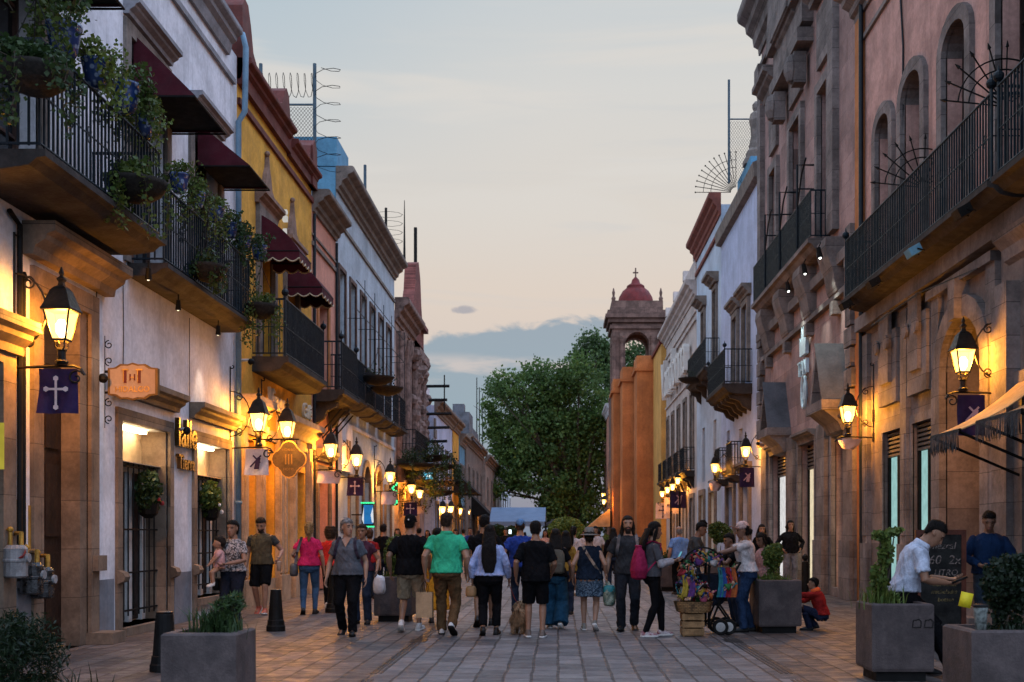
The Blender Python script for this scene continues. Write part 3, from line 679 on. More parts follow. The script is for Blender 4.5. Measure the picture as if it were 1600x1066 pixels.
for i in range(7): F6.bx(w, 52.98, 53.4 + .35 * (i % 2), 3.4 + i * .5, 3.8 + i * .5, -.02, .05)
w.build('quoin', m_stone, b6)
w = MB(); F6.bx(w, 55, 60, 7.4, 9.0, -6, -1.0); w.build('roof_block', M('white_roof_block', (.55, .53, .55), .9, .1), b6)
plain_house('narrow yellow house behind the lilac white house', 62, 65.5, 7.4, m_ochre, win=((3.6, 5.4),), nwin=2, X=-5.65)
plain_house('narrow blue house behind the yellow one', 65.5, 69, 6.9, m_bluepaint, win=((3.6, 5.4),), nwin=2, X=-5.6)
b8, F8 = plain_house('dark stone house with a broken tower top beyond the blue one', 69, 84, 7.2, m_stone, win=((3.6, 5.6),), nwin=4, X=-5.5)
w = MB(); F8.bx(w, 70, 73, 7.2, 8.9, -1.4, .1); F8.bx(w, 71, 72, 8.9, 9.5, -1.0, -.3); F8.bx(w, 73, 78, 7.2, 8.2, -1.4, .1); F8.bx(w, 69.8, 78.2, 7.2, 7.5, -1.6, .35); w.build('turret', M('slate_turret', (.13, .135, .15), .9, .2), b8)
plain_house('grey brown house half hidden by the tree at the end of the left row', 84, 104, 7.0, M('grey_brown', (.32, .26, .22), .9, .2, 1, .2, 40, grime=.3), win=((3.6, 5.6),), nwin=4, X=-5.3)
b9, F9 = plain_house('distant white house at the end of the left row', 104, 124, 6.6, m_white, win=((3.6, 5.2),), nwin=4, X=-5.1)
awning('awning', 'dark canvas awning on the yellow house far along the left row', 62.2, 66, 4.9, 3.7, 1.3, m_awn2, m_awn2, F=Fac(-5.65, -1))
awning('awning', 'dark canvas awning on the dark stone house far along the left row', 73, 78, 3.9, 2.7, 1.2, m_awn2, m_awn2, F=Fac(-5.5, -1))
# ================= right 1: rose house with stone ground floor =================
F = RF
r1 = emp('town_house', (6.5, 18, 0), 'rose pink house with arched windows, long iron balcony and grey stone ground floor', 'building', 'houses along the street')
opu = [(22.4, 23.35, 6.3, 9.75, .35), (20.45, 21.6, 6.3, 9.85, .35), (18.2, 19.3, 6.3, 9.75, .35), (15.3, 16.9, 6.3, 10.2, .35), (12, 13.4, 6.3, 9.8, .35)]
ops = [(21.75, 23.0, .25, 3.45, .15), (19.95, 21.1, .25, 3.45, .15), (17.45, 19.3, 0, 4.9, .7), (13.0, 15.9, 0, 3.4, .6)]
w = MB(); F.wall(w, 8, 25, 6.0, 12.7, opu); F.body(w, 8, 24.99, 0, 12.7); w.build('wall', m_pinkR, r1)
w = MB(); F.wall(w, 8, 24.4, 0, 6.0, ops)
w.build('stone_ground_floor', m_greyst2, r1)
w = MB(); F.bx(w, 24.4, 25.0, 0, 12.7, -.35, .06); w.build('corner_strip', m_orange, r1)
w = MB(); cornice(F, w, 8, 25.02, 12.5, 13.2, .55); F.bx(w, 8, 24.4, 11.9, 12.0, 0, .06); w.build('cornice', m_greyst, r1)
for i, (a, b, c, d, _) in enumerate(opu):
    window(F, r1, a, b, c, d, .35, m_wood, GLASS('teal_glass', (.012, .03, .04), .1), m_greyst, .24, .09, rise=(b - a) * .32 if i < 3 else 0, nx=2, nz=3)
w = MB()
# stone trim of the ground floor: pilasters, hung panels, key stones
for y in (24.1, 21.42, 19.62, 17.1): F.bx(w, y - .19, y + .19, 0, 5.6, 0, .09); F.bx(w, y - .24, y + .24, 0, 1.25, .09, .14); F.bx(w, y - .12, y + .12, 1.4, 3.3, .09, .11)
for y0, y1 in ((21.75, 23.0), (19.95, 21.1)):
    F.bx(w, y0 + .02, y1 - .02, 3.95, 5.35, 0, .12); F.bx(w, y0 + .3, y1 - .3, 4.35, 5.75, .12, .19); surround(F, w, y0, y1, .25, 3.45, .16, -.02, .03)
    for y in (y0 + .28, y1 - .28): w.lathe([(.03, 0), (.14, .02), (.14, .07)], F.p(y, 5.1, .19), 12, ((0, 1, 0), (0, 0, 1), (-1, 0, 0)))
surround(F, w, 17.45, 19.3, 0, 4.9, .34, -.02, .12, .75); F.bx(w, 18.22, 18.52, 4.85, 5.5, 0, .24)
F.bx(w, 16.9, 19.9, 5.45, 5.6, 0, .16); F.bx(w, 8, 24.4, 5.7, 5.98, 0, .22); F.bx(w, 8, 24.4, 0, .3, 0, .1)
F.sweep(w, [(0, 5.3), (.08, 5.35), (.12, 5.5), (.24, 5.62), (.26, 5.7), (0, 5.7)], 9, 16.6)
surround(F, w, 13.0, 15.9, 0, 3.4, .3, -.02, .1); F.bx(w, 16.2, 16.75, 0, 5.0, 0, .2)
w.build('stone_trim', m_greyst, r1)
for a, b in ((21.75, 23.0), (19.95, 21.1)):
    w = MB(); F.bx(w, a, b, .25, 2.95, -.145, -.13); o = w.build('shop_window', m_coollit, r1)
    w = MB(); F.bx(w, b - .09, b, .25, 3.45, -.13, -.08); F.bx(w, a, a + .08, .25, 3.45, -.13, -.08); F.bx(w, (a + b) / 2 - .04, (a + b) / 2 + .04, .25, 2.95, -.13, -.1); w.build('frame', m_black, o)
    w = MB()
    for i in range(6): F.sweep(w, [(-.14, 2.95 + i * .083), (-.07, 2.96 + i * .083), (-.07, 3.0 + i * .083), (-.14, 3.03 + i * .083)], a, b)
    w.build('roller_shutter', M('shutter_metal', (.12, .11, .10), .6, .15, 3, .1, metal=.3), o)
w = MB(); F.bx(w, 17.45, 19.3, 0, 4.9, -.69, -.6); F.bx(w, 17.9, 18.9, 0.1, 2.6, -.6, -.56)
for y in (17.6, 18.15, 18.7): F.bx(w, y, y + .4, .3, 2.9, -.6, -.55)
w.build('door', m_wood, r1)
w = MB(); F.bx(w, 17.4, 19.35, 0, .16, -.4, .3); w.build('step', m_greyst, r1)
w = MB(); F.bx(w, 13.0, 15.9, 0, 3.4, -.58, -.5); w.build('shop_front', m_dark, r1)
for a, b, nm in ((15.6, 23.5, 1), (9, 15.35, 2)):
    balcony(F, r1, a, b, 6.2, .66, 1.2, m_slab, m_iron2, .22, fin=True)
w = MB(); w.tube([F.p(21.7, 12.6, .03), F.p(21.75, 11.5, .03), F.p(21.6, 10.6, .03), F.p(21.65, 6.3, .03)], .02, 5)
w.tube([F.p(24.35, 13, .1), F.p(24.35, 6.2, .1), F.p(24.3, .3, .1)], .05, 6); w.tube([F.p(23, 5.6, .24), F.p(20, 5.62, .24), F.p(17.2, 5.4, .24)], .012, 4); w.build('cable', m_iron, r1)
# iron spike fans that close the balcony between its windows
def fan(par, y, z, d0, rad, a0, a1, n, F=RF):
    w = MB(); c = (d0, z)
    pt = lambda r, a: F.p(y + .35 * math.cos(a) * r * 0.0, c[1] + r * math.sin(a), c[0] + r * math.cos(a))
    for i in range(n):
        a = a0 + (a1 - a0) * i / (n - 1); w.tube([pt(.1, a), pt(rad, a)], .012, 4); w.tube([pt(rad, a), pt(rad + .09, a)], [.03, .004], 4)
    for r in (rad * .62, rad * .8): w.tube([pt(r, a0 + (a1 - a0) * i / 14) for i in range(15)], .013, 4)
    w.build('spike_fan', m_black, par)
fan(r1, 20.0, 7.45, .15, .85, .1, 2.5, 9); fan(r1, 16.35, 7.5, .15, .85, .1, 2.5, 9)
# floodlights under the balcony
for i, (y, m_) in enumerate(((16.3, m_black), (18.55, m_bluepaint), (20.9, m_black), (22.9, m_black))):
    r = emp('floodlight', F.p(y, 5.98, .66), 'small floodlight clamped under the long rose house balcony, ' + ('nearest of four', 'with a blue housing', 'third of four', 'farthest of four')[i], 'floodlight', 'floodlights under the balcony')
    w = MB(); w.obox(F.p(y, 5.99, .78), (.09, 0, .05), (0, .13, 0), (-.03, 0, .06)); w.build('housing', m_, r); w = MB(); w.tube([F.p(y - .14, 5.97, .64), F.p(y - .14, 6.0, .76)], .015, 4); w.tube([F.p(y + .14, 5.97, .64), F.p(y + .14, 6.0, .76)], .015, 4); w.build('bracket', m_black, r)

# projecting shop awnings with fringe
def shop_awning(label, y0, y1, d, zt, zb, col):
    r = emp('shop_awning', F.p((y0 + y1) / 2, zb, 0), label, 'awning', 'fringed shop awnings')
    w = MB(); n = 10; pr = [(d * t, zt + (zb - zt) * t - .10 * math.sin(math.pi * t)) for t in [i / n for i in range(n + 1)]]
    F.sweep(w, pr + [(a, b - .015) for a, b in pr[::-1]], y0, y1); w.build('canvas', col, r)
    w = MB(); rr = random.Random(5); y = y0
    segs = [(F.p(y0 + (y1 - y0) * i / 70, 0, d), F.p(y0 + (y1 - y0) * (i + 1) / 70, 0, d)) for i in range(70)] 
    for a, b in segs:
        dd = (abs(a[0] - F.X)) / d; z = zt + (zb - zt) * dd - .10 * math.sin(math.pi * dd)
        L = .27 + rr.uniform(-.04, .04); mx = (a[0] + b[0]) / 2, (a[1] + b[1]) / 2
        w.add([(a[0], a[1], z), (b[0], b[1], z), (b[0] + .004, b[1], z - L * .8), (mx[0] + rr.uniform(-.02, .02), mx[1], z - L), (a[0] - .004, a[1], z - L * .8)], [(0, 1, 2, 3, 4)])
    w.build('fringe', M('fringe_grey', (.045, .05, .055), .95, .3, 12, .4, 60), r)
    w = MB()
    for y in (y0 + .06, y1 - .06): w.tube([F.p(y, zb - .02, d - .03), F.p(y, zb - .55, .05)], .02, 5)
    w.tube([F.p(y0, zb, d - .02), F.p(y1, zb, d - .02)], .022, 6); w.build('arm', m_black, r)
m_tan = M('tan_canvas', (.42, .27, .13), .9, .15, 2, .15, 80)
shop_awning('tan fringed shop awning beside the lit wall lamp, the farther of two', 14.9, 16.05, 1.32, 3.62, 2.78, m_tan)
shop_awning('brown fringed shop awning cut by the right edge, the nearer of two', 12.9, 14.3, 1.32, 3.5, 2.82, M('brown_canvas', (.20, .145, .10), .9, .15, 2, .15, 80))

# ================= right 2: grand rose stone building =================
r2 = emp('town_house', (6.5, 31, 0), 'tall rose stone building with mansard cornice, carved pediments and lit shop openings', 'building', 'houses along the street')
ops = [(25.35, 27.0, .2, 3.7, .26), (28.85, 30.75, .1, 3.8, .24), (32.4, 34.9, .1, 3.8, .24)]
opu = [(27.45, 28.45, 8.6, 12.3, .4), (30.6, 31.9, 8.6, 12.6, .4), (34.0, 34.9, 8.6, 12.3, .4)]
w = MB(); F.wall(w, 25, 36.8, 0, 17.2, ops + opu); F.body(w, 25.01, 36.8, 0, 17.2); w.build('wall', m_rose, r2)
w = MB(); cornice(F, w, 25, 37.0, 16.8, 18.2, .75); F.bx(w, 25.02, 36.9, 16.2, 16.35, 0, .12)
for y in (26.9, 36.45): F.bx(w, y - .26, y + .26, 8.5, 16.2, 0, .16); F.bx(w, y - .34, y + .34, 15.7, 16.2, 0, .24)
for a, b, c, d, _ in opu:
    surround(F, w, a, b, c, d, .26, -.02, .12); hood(F, w, a - .5, b + .5, d + 2.3, .55, .5); F.bx(w, a - .1, b + .1, d + .6, d + 2.0, 0, .10)
# arched central dormer pediment
F.plate(w, [(29.2, 15.2)] + arch_pts(29.3, 33.2, 15.4, 2.1, 12) + [(33.3, 15.2)], 0, .5)
for y in (29.9, 32.6): F.bx(w, y - .2, y + .2, 13.1, 13.9, .1, .42); w.ball(F.p(y, 13.5, .45), .26, 8, .8, .9, 1.5)
F.bx(w, 29.3, 33.2, 14.0, 14.35, 0, .42); F.bx(w, 29.3, 33.2, 14.5, 15.2, 0, .3)
for y in (25.25, 36.5):
    for i in range(9): F.bx(w, y - .22 - .12 * (i % 2), y + .22 + .12 * (i % 2), 4.2 + i * .45, 4.6 + i * .45, 0, .16)
# frieze, belt and pilasters below
F.bx(w, 25, 36.8, 7.55, 7.8, 0, .18)
for y in (27.9, 31.6, 35.6, 24.95 + .3): F.bx(w, y - .42, y + .42, 0, 4.1, 0, .16); F.bx(w, y - .48, y + .48, 0, 1.3, .16, .24)
for y in (26.6, 29.4, 32.2, 35.0):  # big brackets under the balcony
    F.sweep(w, [(0, 8.2), (.42, 8.2), (.44, 8.0), (.38, 7.75), (.26, 7.45), (.2, 7.1), (.16, 6.98), (0, 6.98)], y - .45, y + .45)
    F.bx(w, y - .16, y + .16, 6.5, 6.8, 0, .2)
F.bx(w, 25.1, 36.7, 6.85, 6.98, 0, .14)
w.build('stone_trim', m_greyst, r2)
for a, b, c, d, rv in opu: window(F, r2, a, b, c, d, .4, m_brownwin, GLASS('window_glass'), None, nx=2, nz=4)
for i, (a, b, c, d, rv) in enumerate(ops):
    w = MB(); F.bx(w, a, b, c, 3.15, -rv + .01, -rv + .03); o = w.build('shop_window', (m_warmlit, m_warmlit, m_whitelit)[i], r2)
    w = MB(); F.bx(w, b - .07, b, c, d, -rv + .03, -rv + .08); F.bx(w, a, a + .06, c, d, -rv + .03, -rv + .08); w.build('frame', m_black, o)
    w = MB()
    for k in range(6): F.sweep(w, [(-rv + .02, 3.15 + k * .1), (-rv + .1, 3.16 + k * .1), (-rv + .1, 3.21 + k * .1), (-rv + .02, 3.24 + k * .1)], a, b)
    w.build('roller_shutter', M('shutter_metal', (.12, .11, .10)), o)
    w = MB(); surround(F, w, a, b, c, d, .18, -.02, .1); F.bx(w, a - .2, b + .2, 0, c, -.2, .34 if i else .1); hood(F, w, a - .1, b + .1, 3.86, .3, .22); w.build('surround', m_greyst, o)
for y0, y1, lab in ((25.55, 27.0, 0), (32.2, 33.7, 1)):   # gabled pediments over the doors
    w = MB(); yc = (y0 + y1) / 2
    F.plate(w, [(y0, 4.42), (yc, 5.75), (y1, 4.42), (y1 - .2, 4.42), (yc, 5.45), (y0 + .2, 4.42)], 0, .62); F.bx(w, y0 - .1, y1 + .1, 4.2, 4.42, 0, .68); F.plate(w, [(y0 + .2, 4.42), (yc, 5.4), (y1 - .2, 4.42)], 0, .25)
    F.sweep(w, [(0, 3.7), (.2, 3.75), (.3, 3.95), (.55, 4.15), (.6, 4.2), (0, 4.2)], y0, y1)
    w.lathe([(.05, 0), (.2, .03), (.22, .08)], F.p(yc, 4.85, .25), 14, ((0, 1, 0), (0, 0, 1), (-1, 0, 0)))
    o = w.build('gable', m_greyst, r2); w = MB(); w.add([F.p(y0 - .03, 4.43, 0), F.p(y0 - .03, 4.43, .66), F.p(yc, 5.79, .66), F.p(yc, 5.79, 0), F.p(y0 - .03, 4.40, 0), F.p(y0 - .03, 4.40, .66), F.p(yc, 5.76, .66), F.p(yc, 5.76, 0)], [(0, 1, 2, 3), (4, 5, 6, 7), (0, 1, 5, 4), (1, 2, 6, 5)]); w.build('gable_slab', m_slate, o)
balcony(F, r2, 27.5, 35.5, 8.5, .5, 1.15, m_greyst, m_iron2, .3, fin=False, step=.1, r=.02)
for y in (28.9, 31.2, 33.4):
    w = MB(); w.tube([F.p(y, 8.6, .5), F.p(y, 10.7, .5), F.p(y, 10.7, .05)], .03, 5); w.tube([F.p(y, 9.65, .5), F.p(y - .5, 10.3, .5), F.p(y - 1.0, 10.55, .5)], .022, 5); w.tube([F.p(y, 10.1, .5), F.p(y, 10.1, 0)], .02, 5); w.build('awning_frame', m_iron, r2)
# crest-like wall sign of pale metal: crown, lettering and oval
w = MB(); yc, zc = 30.0, 5.9
F.plate(w, [(yc - .35, zc + .2), (yc - .4, zc + .7), (yc - .2, zc + .55), (yc - .12, zc + 1.0), (yc, zc + .7), (yc + .12, zc + 1.0), (yc + .2, zc + .55), (yc + .4, zc + .7), (yc + .35, zc + .2)], .05, .14)
t = text_mesh('TAN', .55, F.p(yc, zc - .15, .12), (0, -1, 0), (0, 0, 1), .04); w.add(t.v, t.f)
w.tube([F.p(yc + .24 * math.cos(a), zc - .75 + .42 * math.sin(a), .1) for a in [i * math.pi / 10 for i in range(20)]], .045, 6, False, True)
F.plate(w, [(yc - .1, zc - .95), (yc, zc - .5), (yc + .1, zc - .95)], .06, .12)
w.build('sign_letters', M('pale_blue_metal', (.45, .58, .64), .4, .1, 4, .05), r2)

# ================= right 3: lilac blue houses =================
r3 = emp('town_house', (6.5, 41, 0), 'lilac blue house with stone coping, tall stone-framed windows and a carved balcony', 'building', 'houses along the street')
ops = [(41.4, 42.4, 6.6, 9.3, .3), (39.1, 40.1, 6.6, 9.3, .3), (39.0, 40.6, 0, 3.2, .4), (42.4, 44.0, 0, 3.2, .4), (43.6, 44.4, 3.6, 5.4, .3), (40.6, 41.4, 3.4, 5.2, .3)]
w = MB(); F.wall(w, 36.8, 45.9, 0, 13.0, ops); F.body(w, 36.81, 45.9, 0, 13.0); w.build('wall', m_lilac, r3)
w = MB(); F.sweep(w, [(0, 12.9), (.2, 12.95), (.25, 13.4), (0, 13.5)], 37.0, 46.0); w.build('coping', m_stone, r3)
for a, b, c, d, _ in ops[:2]: w = MB(); surround(F, w, a, b, c, d, .2, -.02, .12); hood(F, w, a - .4, b + .4, d + .25, .35, .35); w.build('window_surround', m_stone, r3)
for a, b, c, d, _ in ops[2:4]: w = MB(); surround(F, w, a, b, c, d, .3, -.02, .1); hood(F, w, a - .4, b + .4, d + .4, .3, .3); w.build('door_surround', m_stone, r3)
for a, b, c, d, rv in ops[:2] + ops[4:]: window(F, r3, a, b, c, d, rv, m_brownwin, m_glass, None, nx=2, nz=3)
w = MB(); F.bx(w, 42.4, 44.0, 0, 3.2, -.38, -.34); w.build('door', m_wood, r3); w = MB(); F.bx(w, 39.0, 40.6, 0, 3.2, -.38, -.34)
for i in range(16): F.bx(w, 39.0, 40.6, .15 + i * .19, .25 + i * .19, -.34, -.31)
w.build('roller_shutter', M('warm_shutter', (.22, .16, .12), .6, .15, 3, .1), r3)
balcony(F, r3, 38.6, 42.8, 6.5, .95, 1.15, m_slab, m_iron, .35, brackets=5, fin=True)
for yy in (44, 41): balcony(F, r3, yy - .6, yy + .6, 3.5, .45, 1.2, m_slab, m_iron, .2)
w = MB(); F.bx(w, 42.5, 45.6, 13.0, 15.4, -3.2, -.6); w.build('roof_block', m_bluepaint, r3)
r3b = emp('town_house', (6.5, 50, 0), 'pale blue house with red brown cornice, next to the lilac one on its far side', 'building', 'houses along the street')
ops = [(47.0, 47.9, 8.3, 11.5, .3), (50.8, 51.7, 8.3, 11.3, .3), (47.4, 49, 0, 3.2, .4), (51, 52.4, 0, 3.2, .4), (47.3, 48.2, 3.8, 6.2, .3), (51, 51.9, 3.8, 6.2, .3)]
w = MB(); F.wall(w, 45.9, 54, 0, 14.2, ops); F.body(w, 45.91, 54, 0, 14.6); w.build('wall', M('sky_blue_plaster', (.47, .55, .64), .9, .1, 1, .2, 50, streak=.4), r3b)
w = MB(); cornice(F, w, 45.95, 54.1, 14.2, 15.1, .5); F.bx(w, 45.92, 54, 13.5, 13.65, 0, .1); w.build('cornice', M('red_brown_paint', (.22, .07, .05), .85, .15), r3b)
for a, b, c, d, _ in ops[:2]: w = MB(); surround(F, w, a, b, c, d, .16, -.02, .1); hood(F, w, a - .4, b + .4, d + .2, .5, .4); w.build('window_surround', m_stone, r3b)
for a, b, c, d, _ in ops[2:4]: w = MB(); surround(F, w, a, b, c, d, .25, -.02, .1); w.build('door_surround', m_stone, r3b)
for a, b, c, d, rv in ops[:2] + ops[4:]: window(F, r3b, a, b, c, d, rv, M('red_shutter', (.14, .05, .04), .7, .15), m_glass, None, nx=2, nz=3)
for a, b in ((47.4, 49), (51, 52.4)): w = MB(); F.bx(w, a, b, 0, 3.2, -.38, -.34); w.build('door', m_ambr, r3b)
balcony(F, r3b, 46.4, 52.6, 8.2, .6, 1.15, m_slab, m_iron, .3, brackets=4)
# ================= right 4: cream house with script sign =================
r4 = emp('town_house', (6.5, 62, 0), 'cream house with pale raised lettering below its cornice, before the orange church', 'building', 'houses along the street')
wy = [55.7, 58.8, 61.9, 65, 67.9]; ops = [(y - .55, y + .55, 4.6, 8.2, .3) for y in wy] + [(y - .7, y + .7, 0, 3.2, .4) for y in wy[:4]]
w = MB(); F.wall(w, 54, 69.2, 0, 13.6, ops); F.body(w, 54.01, 69.2, 0, 13.6); w.build('wall', m_cream, r4)
w = MB(); cornice(F, w, 54, 69.15, 12.6, 13.4, .55); F.bx(w, 54, 69.1, 13.5, 14.4, -.4, .06); F.bx(w, 54, 69.1, 11.5, 11.65, 0, .1); F.bx(w, 54, 69.1, 11.9, 12.0, 0, .08); F.bx(w, 54, 69.1, 8.9, 9.0, 0, .08)
for y in (54.5, 59, 64, 68.5): F.bx(w, y - .2, y + .2, 14.4, 14.9, -.3, .1)
w.build('cornice', m_cream, r4)
for i, (a, b, c, d, rv) in enumerate(ops):
    if c: 
        window(F, r4, a, b, c, d, rv, m_brownwin, m_glass, m_stone, .18, .08, nx=2, nz=3); balcony(F, r4, a - .3, b + .3, 4.5, .55, 1.1, m_slab, m_iron, .3, brackets=2, step=.14)
    else:
        w = MB(); surround(F, w, a, b, c, d, .22, -.02, .08); w.build('door_surround', m_stone, r4); w = MB(); F.bx(w, a, b, c, d, -.39, -.34); w.build('door', (m_dark, m_whitelit, m_ambr, m_dark)[i - 5], r4)
w = text_mesh('Vandonna', 3.2, F.p(62.2, 10.3, .25), (0, -1, 0), (0, 0, 1), .14); w.build('sign_letters', M('pale_sign', (.66, .64, .60), .5, .05), r4)

# ================= the orange church =================
ch = emp('church', (6.5, 80, 0), 'orange church with stepped buttresses, stone bell tower and red dome with a cross', 'building')
w = MB(); F.bx(w, 69.21, 75, 0, 12.9, -6, .3); w.build('wall', m_church2, ch); w = MB(); F.bx(w, 69.21, 75.05, 12.9, 13.1, -6, .42); w.build('coping', m_dome, ch)
for (y, xa, xb, zt) in ((75.0, 5.12, 6.22, 12.2), (78.0, 4.35, 6.2, 11.9), (81.0, 3.88, 6.2, 11.5)):
    w = MB(); R_ = lambda z, e: [Vector((x, yy, z)) for x, yy in [(xa - e + .05 - .05 * math.sin(t), y - e + .05 - .05 * math.cos(t)) for t in [math.pi / 2 * i / 6 for i in range(6, -1, -1)]] + [(xb + e, y - e), (xb + e, y + 2.9), (xa - e, y + 2.9)]]
    w.loft([R_(0, .12), R_(1.2, .1), R_(1.3, 0), R_(zt - .12, 0), R_(zt - .1, .14), R_(zt + .06, .16), R_(zt + .08, .0), R_(zt + .9, 0)]); w.build('buttress', m_church, ch)
w = MB(); w.box(4.5, 6.75, 73.6, 74.9, 0, .9); w.box(4.4, 6.8, 73.5, 74.95, .9, 1.05); w.build('plinth', m_greyst, ch)
w = MB(); T = 84.0; xa, xb = 3.95, 7.6; z0, z1 = 11.5, 17.1; xm = (xa + xb) / 2
w.box(xa - .1, xb + .1, T - .1, T + 3.7, 0, z0)
for (x0, x1, y0, y1) in ((xa, xa + .95, T, T + 1), (xb - .95, xb, T, T + 1), (xa, xa + .95, T + 2.6, T + 3.6), (xb - .95, xb, T + 2.6, T + 3.6)): w.box(x0, x1, y0, y1, z0, z1)
def arch_top(x0, x1, y0, y1, zs, zt):
    n = 12; c, h = (x0 + x1) / 2, (x1 - x0) / 2
    for i in range(n):
        a, b = [c - h * math.cos(math.pi * k / n) for k in (i, i + 1)]; za, zb = [zs + h * math.sin(math.pi * k / n) for k in (i, i + 1)]
        w.prism([(a, 0, za), (b, 0, zb), (b, 0, zt), (a, 0, zt)], (0, y0, 0), (0, y1, 0))
arch_top(xa + .95, xb - .95, T, T + 1, 15.35, z1); arch_top(xa + .95, xb - .95, T + 2.6, T + 3.6, 15.35, z1)
w.box(xa, xa + .9, T + 1, T + 2.6, 15.6, z1); w.box(xb - .9, xb, T + 1, T + 2.6, 15.6, z1)
for x in (xa + .12, xa + .7, xb - .7, xb - .12): w.lathe([(.2, z0 + .1), (.16, z0 + .5), (.14, 15.4), (.2, 15.6), (.22, 15.9)], (x, T - .05, 0), 10)
for zz, e in ((z0, .14), (16.45, .16), (16.9, .3), (17.2, .5), (17.5, .35)): w.box(xa - e, xb + e, T - e, T + 3.6 + e, zz, zz + .28)
w.box(xa - .05, xb + .05, T - .05, T + 3.65, 17.78, 18.5); w.build('bell_tower', m_tower, ch)
w = MB(); w.lathe([(1.36, 18.4), (1.35, 18.65), (1.24, 19.1), (.98, 19.55), (.64, 19.82), (.68, 19.86), (.62, 19.98), (.34, 20.15), (.27, 20.4), (.1, 20.6)], (xm, T + 1.8, 0), 24); o = w.build('dome', m_dome, ch, True)
w = MB(); w.box(xm - .05, xm + .05, T + 1.75, T + 1.85, 20.2, 21.3); w.ball((xm, T + 1.8, 20.3), .11, 8)
w.box(xm - .2, xm + .2, T + 1.76, T + 1.84, 20.9, 21.0); w.build('cross', m_tower, o)
w = MB()
for x in (xa + .1, xb - .1): w.lathe([(.13, 18.5), (.17, 18.7), (.08, 18.85), (.12, 19.1), (.03, 19.45)], (x, T + .1, 0), 8)
w.build('finial', m_tower, ch)
# pink house beyond the church
plain_house('narrow pink house between the church and the tree', 88, 100, 11.2, m_pink, win=((4.2, 7.0),), nwin=3, X=4.0, side=1, cmat=m_white)
# ================= wall lamps with lantern, bracket and real light =================
m_lampglass = EM('lamp_glass', (1.0, .56, .14), 8.5, .74)
m_bulb = EM('lamp_bulb', (1.0, .78, .42), 40, .85)
m_lampmetal = M('lamp_metal', (.022, .018, .014), .45, .25, 8, .1, 40, metal=.4)
def spiral(mb, c, r, a0, turns, plane, rr=.012, n=18):
    P = []
    for i in range(n + 1):
        t = i / n; a = a0 + turns * 2 * math.pi * t; q = r * (1 - .75 * t); P.append(Vector(c) + plane[0] * (q * math.cos(a)) + plane[1] * (q * math.sin(a)))
    mb.tube(P, rr, 5)
LAMP = None
def lantern_at(root, cx, z, s=1.0):
    """six-sided tapering street lantern standing at height z (local to root)"""
    c = (cx, 0, z); hx = lambda r, zz, k=4: [(cx + r * math.cos(2 * math.pi * (i + .5) / k), r * math.sin(2 * math.pi * (i + .5) / k), z + zz) for i in range(k)]
    fr = MB(); a, b = hx(.105 * s, .27 * s), hx(.20 * s, .60 * s)
    for p, q in zip(a, b): fr.tube([p, q], .012 * s, 4)
    for ring in (a, b): fr.tube(ring, .016 * s, 4, False, True)
    fr.lathe([(.06, .0), (.075, .03), (.045, .06), (.045, .14), (.06, .16), (.05, .19)], c, 8)
    for i in range(4):
        t = 2 * math.pi * (i + .5) / 4; d = (math.cos(t), math.sin(t))
        fr.tube([(cx + d[0] * .05, d[1] * .05, z + .17 * s), (cx + d[0] * .075, d[1] * .075, z + .20 * s), (cx + d[0] * .065, d[1] * .065, z + .24 * s), (cx + d[0] * .10 * s, d[1] * .10 * s, z + .275 * s)], .011, 5)
    o = fr.build('lantern_frame', m_lampmetal, None); o.parent = root
    rf = MB(); rf.lathe([(.235, .59), (.24, .61), (.22, .63), (.13, .82), (.085, .86), (.045, .88), (.035, .92), (.06, .95), (.02, .99), (.032, 1.02), (.008, 1.09)], c, 4)
    o2 = rf.build('lantern_roof', m_lampmetal, None); o2.parent = root
    gl = MB(); A, B = hx(.10 * s, .275 * s), hx(.194 * s, .595 * s)
    gl.add(A + B, [(i, (i + 1) % 4, 4 + (i + 1) % 4, 4 + i) for i in range(4)]); o3 = gl.build('glass', m_lampglass, None); o3.parent = root
    bb = MB(); bb.lathe([(.02, .30 * s), (.06, .36 * s), (.065, .44 * s), (.03, .5 * s)], c, 8); o4 = bb.build('bulb', m_bulb, None); o4.parent = root
LIGHTS = []
def lamp_light(loc, power=30, size=.09):
    L = bpy.data.lights.new('lamp_light', 'POINT'); L.energy = power * 8; L.color = (1.0, .37, .03); L.shadow_soft_size = size
    o = bpy.data.objects.new('lamp_light', L); COL.objects.link(o); o.location = loc
def make_lamp():
    r = emp('street_lamp', (0, 0, 0), '', 'street lamp', 'wall lamps along the street')
    X, Z = Vector((1, 0, 0)), Vector((0, 0, 1)); w = MB()
    w.tube([(0, 0, -.02), (.45, 0, .0), (.68, 0, .0), (.76, 0, -.03), (.80, 0, -.10)], .017, 6)
    spiral(w, (.70, 0, -.13), .09, .5, 1.2, (X, Z))
    w.tube([(0.01, 0, -.1), (0.01, 0, 1.5)], .014, 5); spiral(w, (.05, 0, 1.5), .045, math.pi, .8, (X, Z))
    w.tube([(.01 + .36 * math.sin(a), 0, .62 - .42 * math.cos(a)) for a in [i * math.pi / 12 for i in range(13)]], .012, 5)
    for zz in (.22, 1.0): spiral(w, (.17, 0, zz + (.07 if zz < .5 else -.07)), .075, math.pi * (1.5 if zz < .5 else .5), 1.3 if zz < .5 else -1.3, (X, Z))
    w.box(-.004, .03, -.05, .05, .3, .55); w.box(-.004, .03, -.05, .05, -.1, .08)
    o = w.build('bracket', m_lampmetal, None); o.parent = r
    lantern_at(r, .54, .02)
    return r
lamp0 = make_lamp(); used = [False]
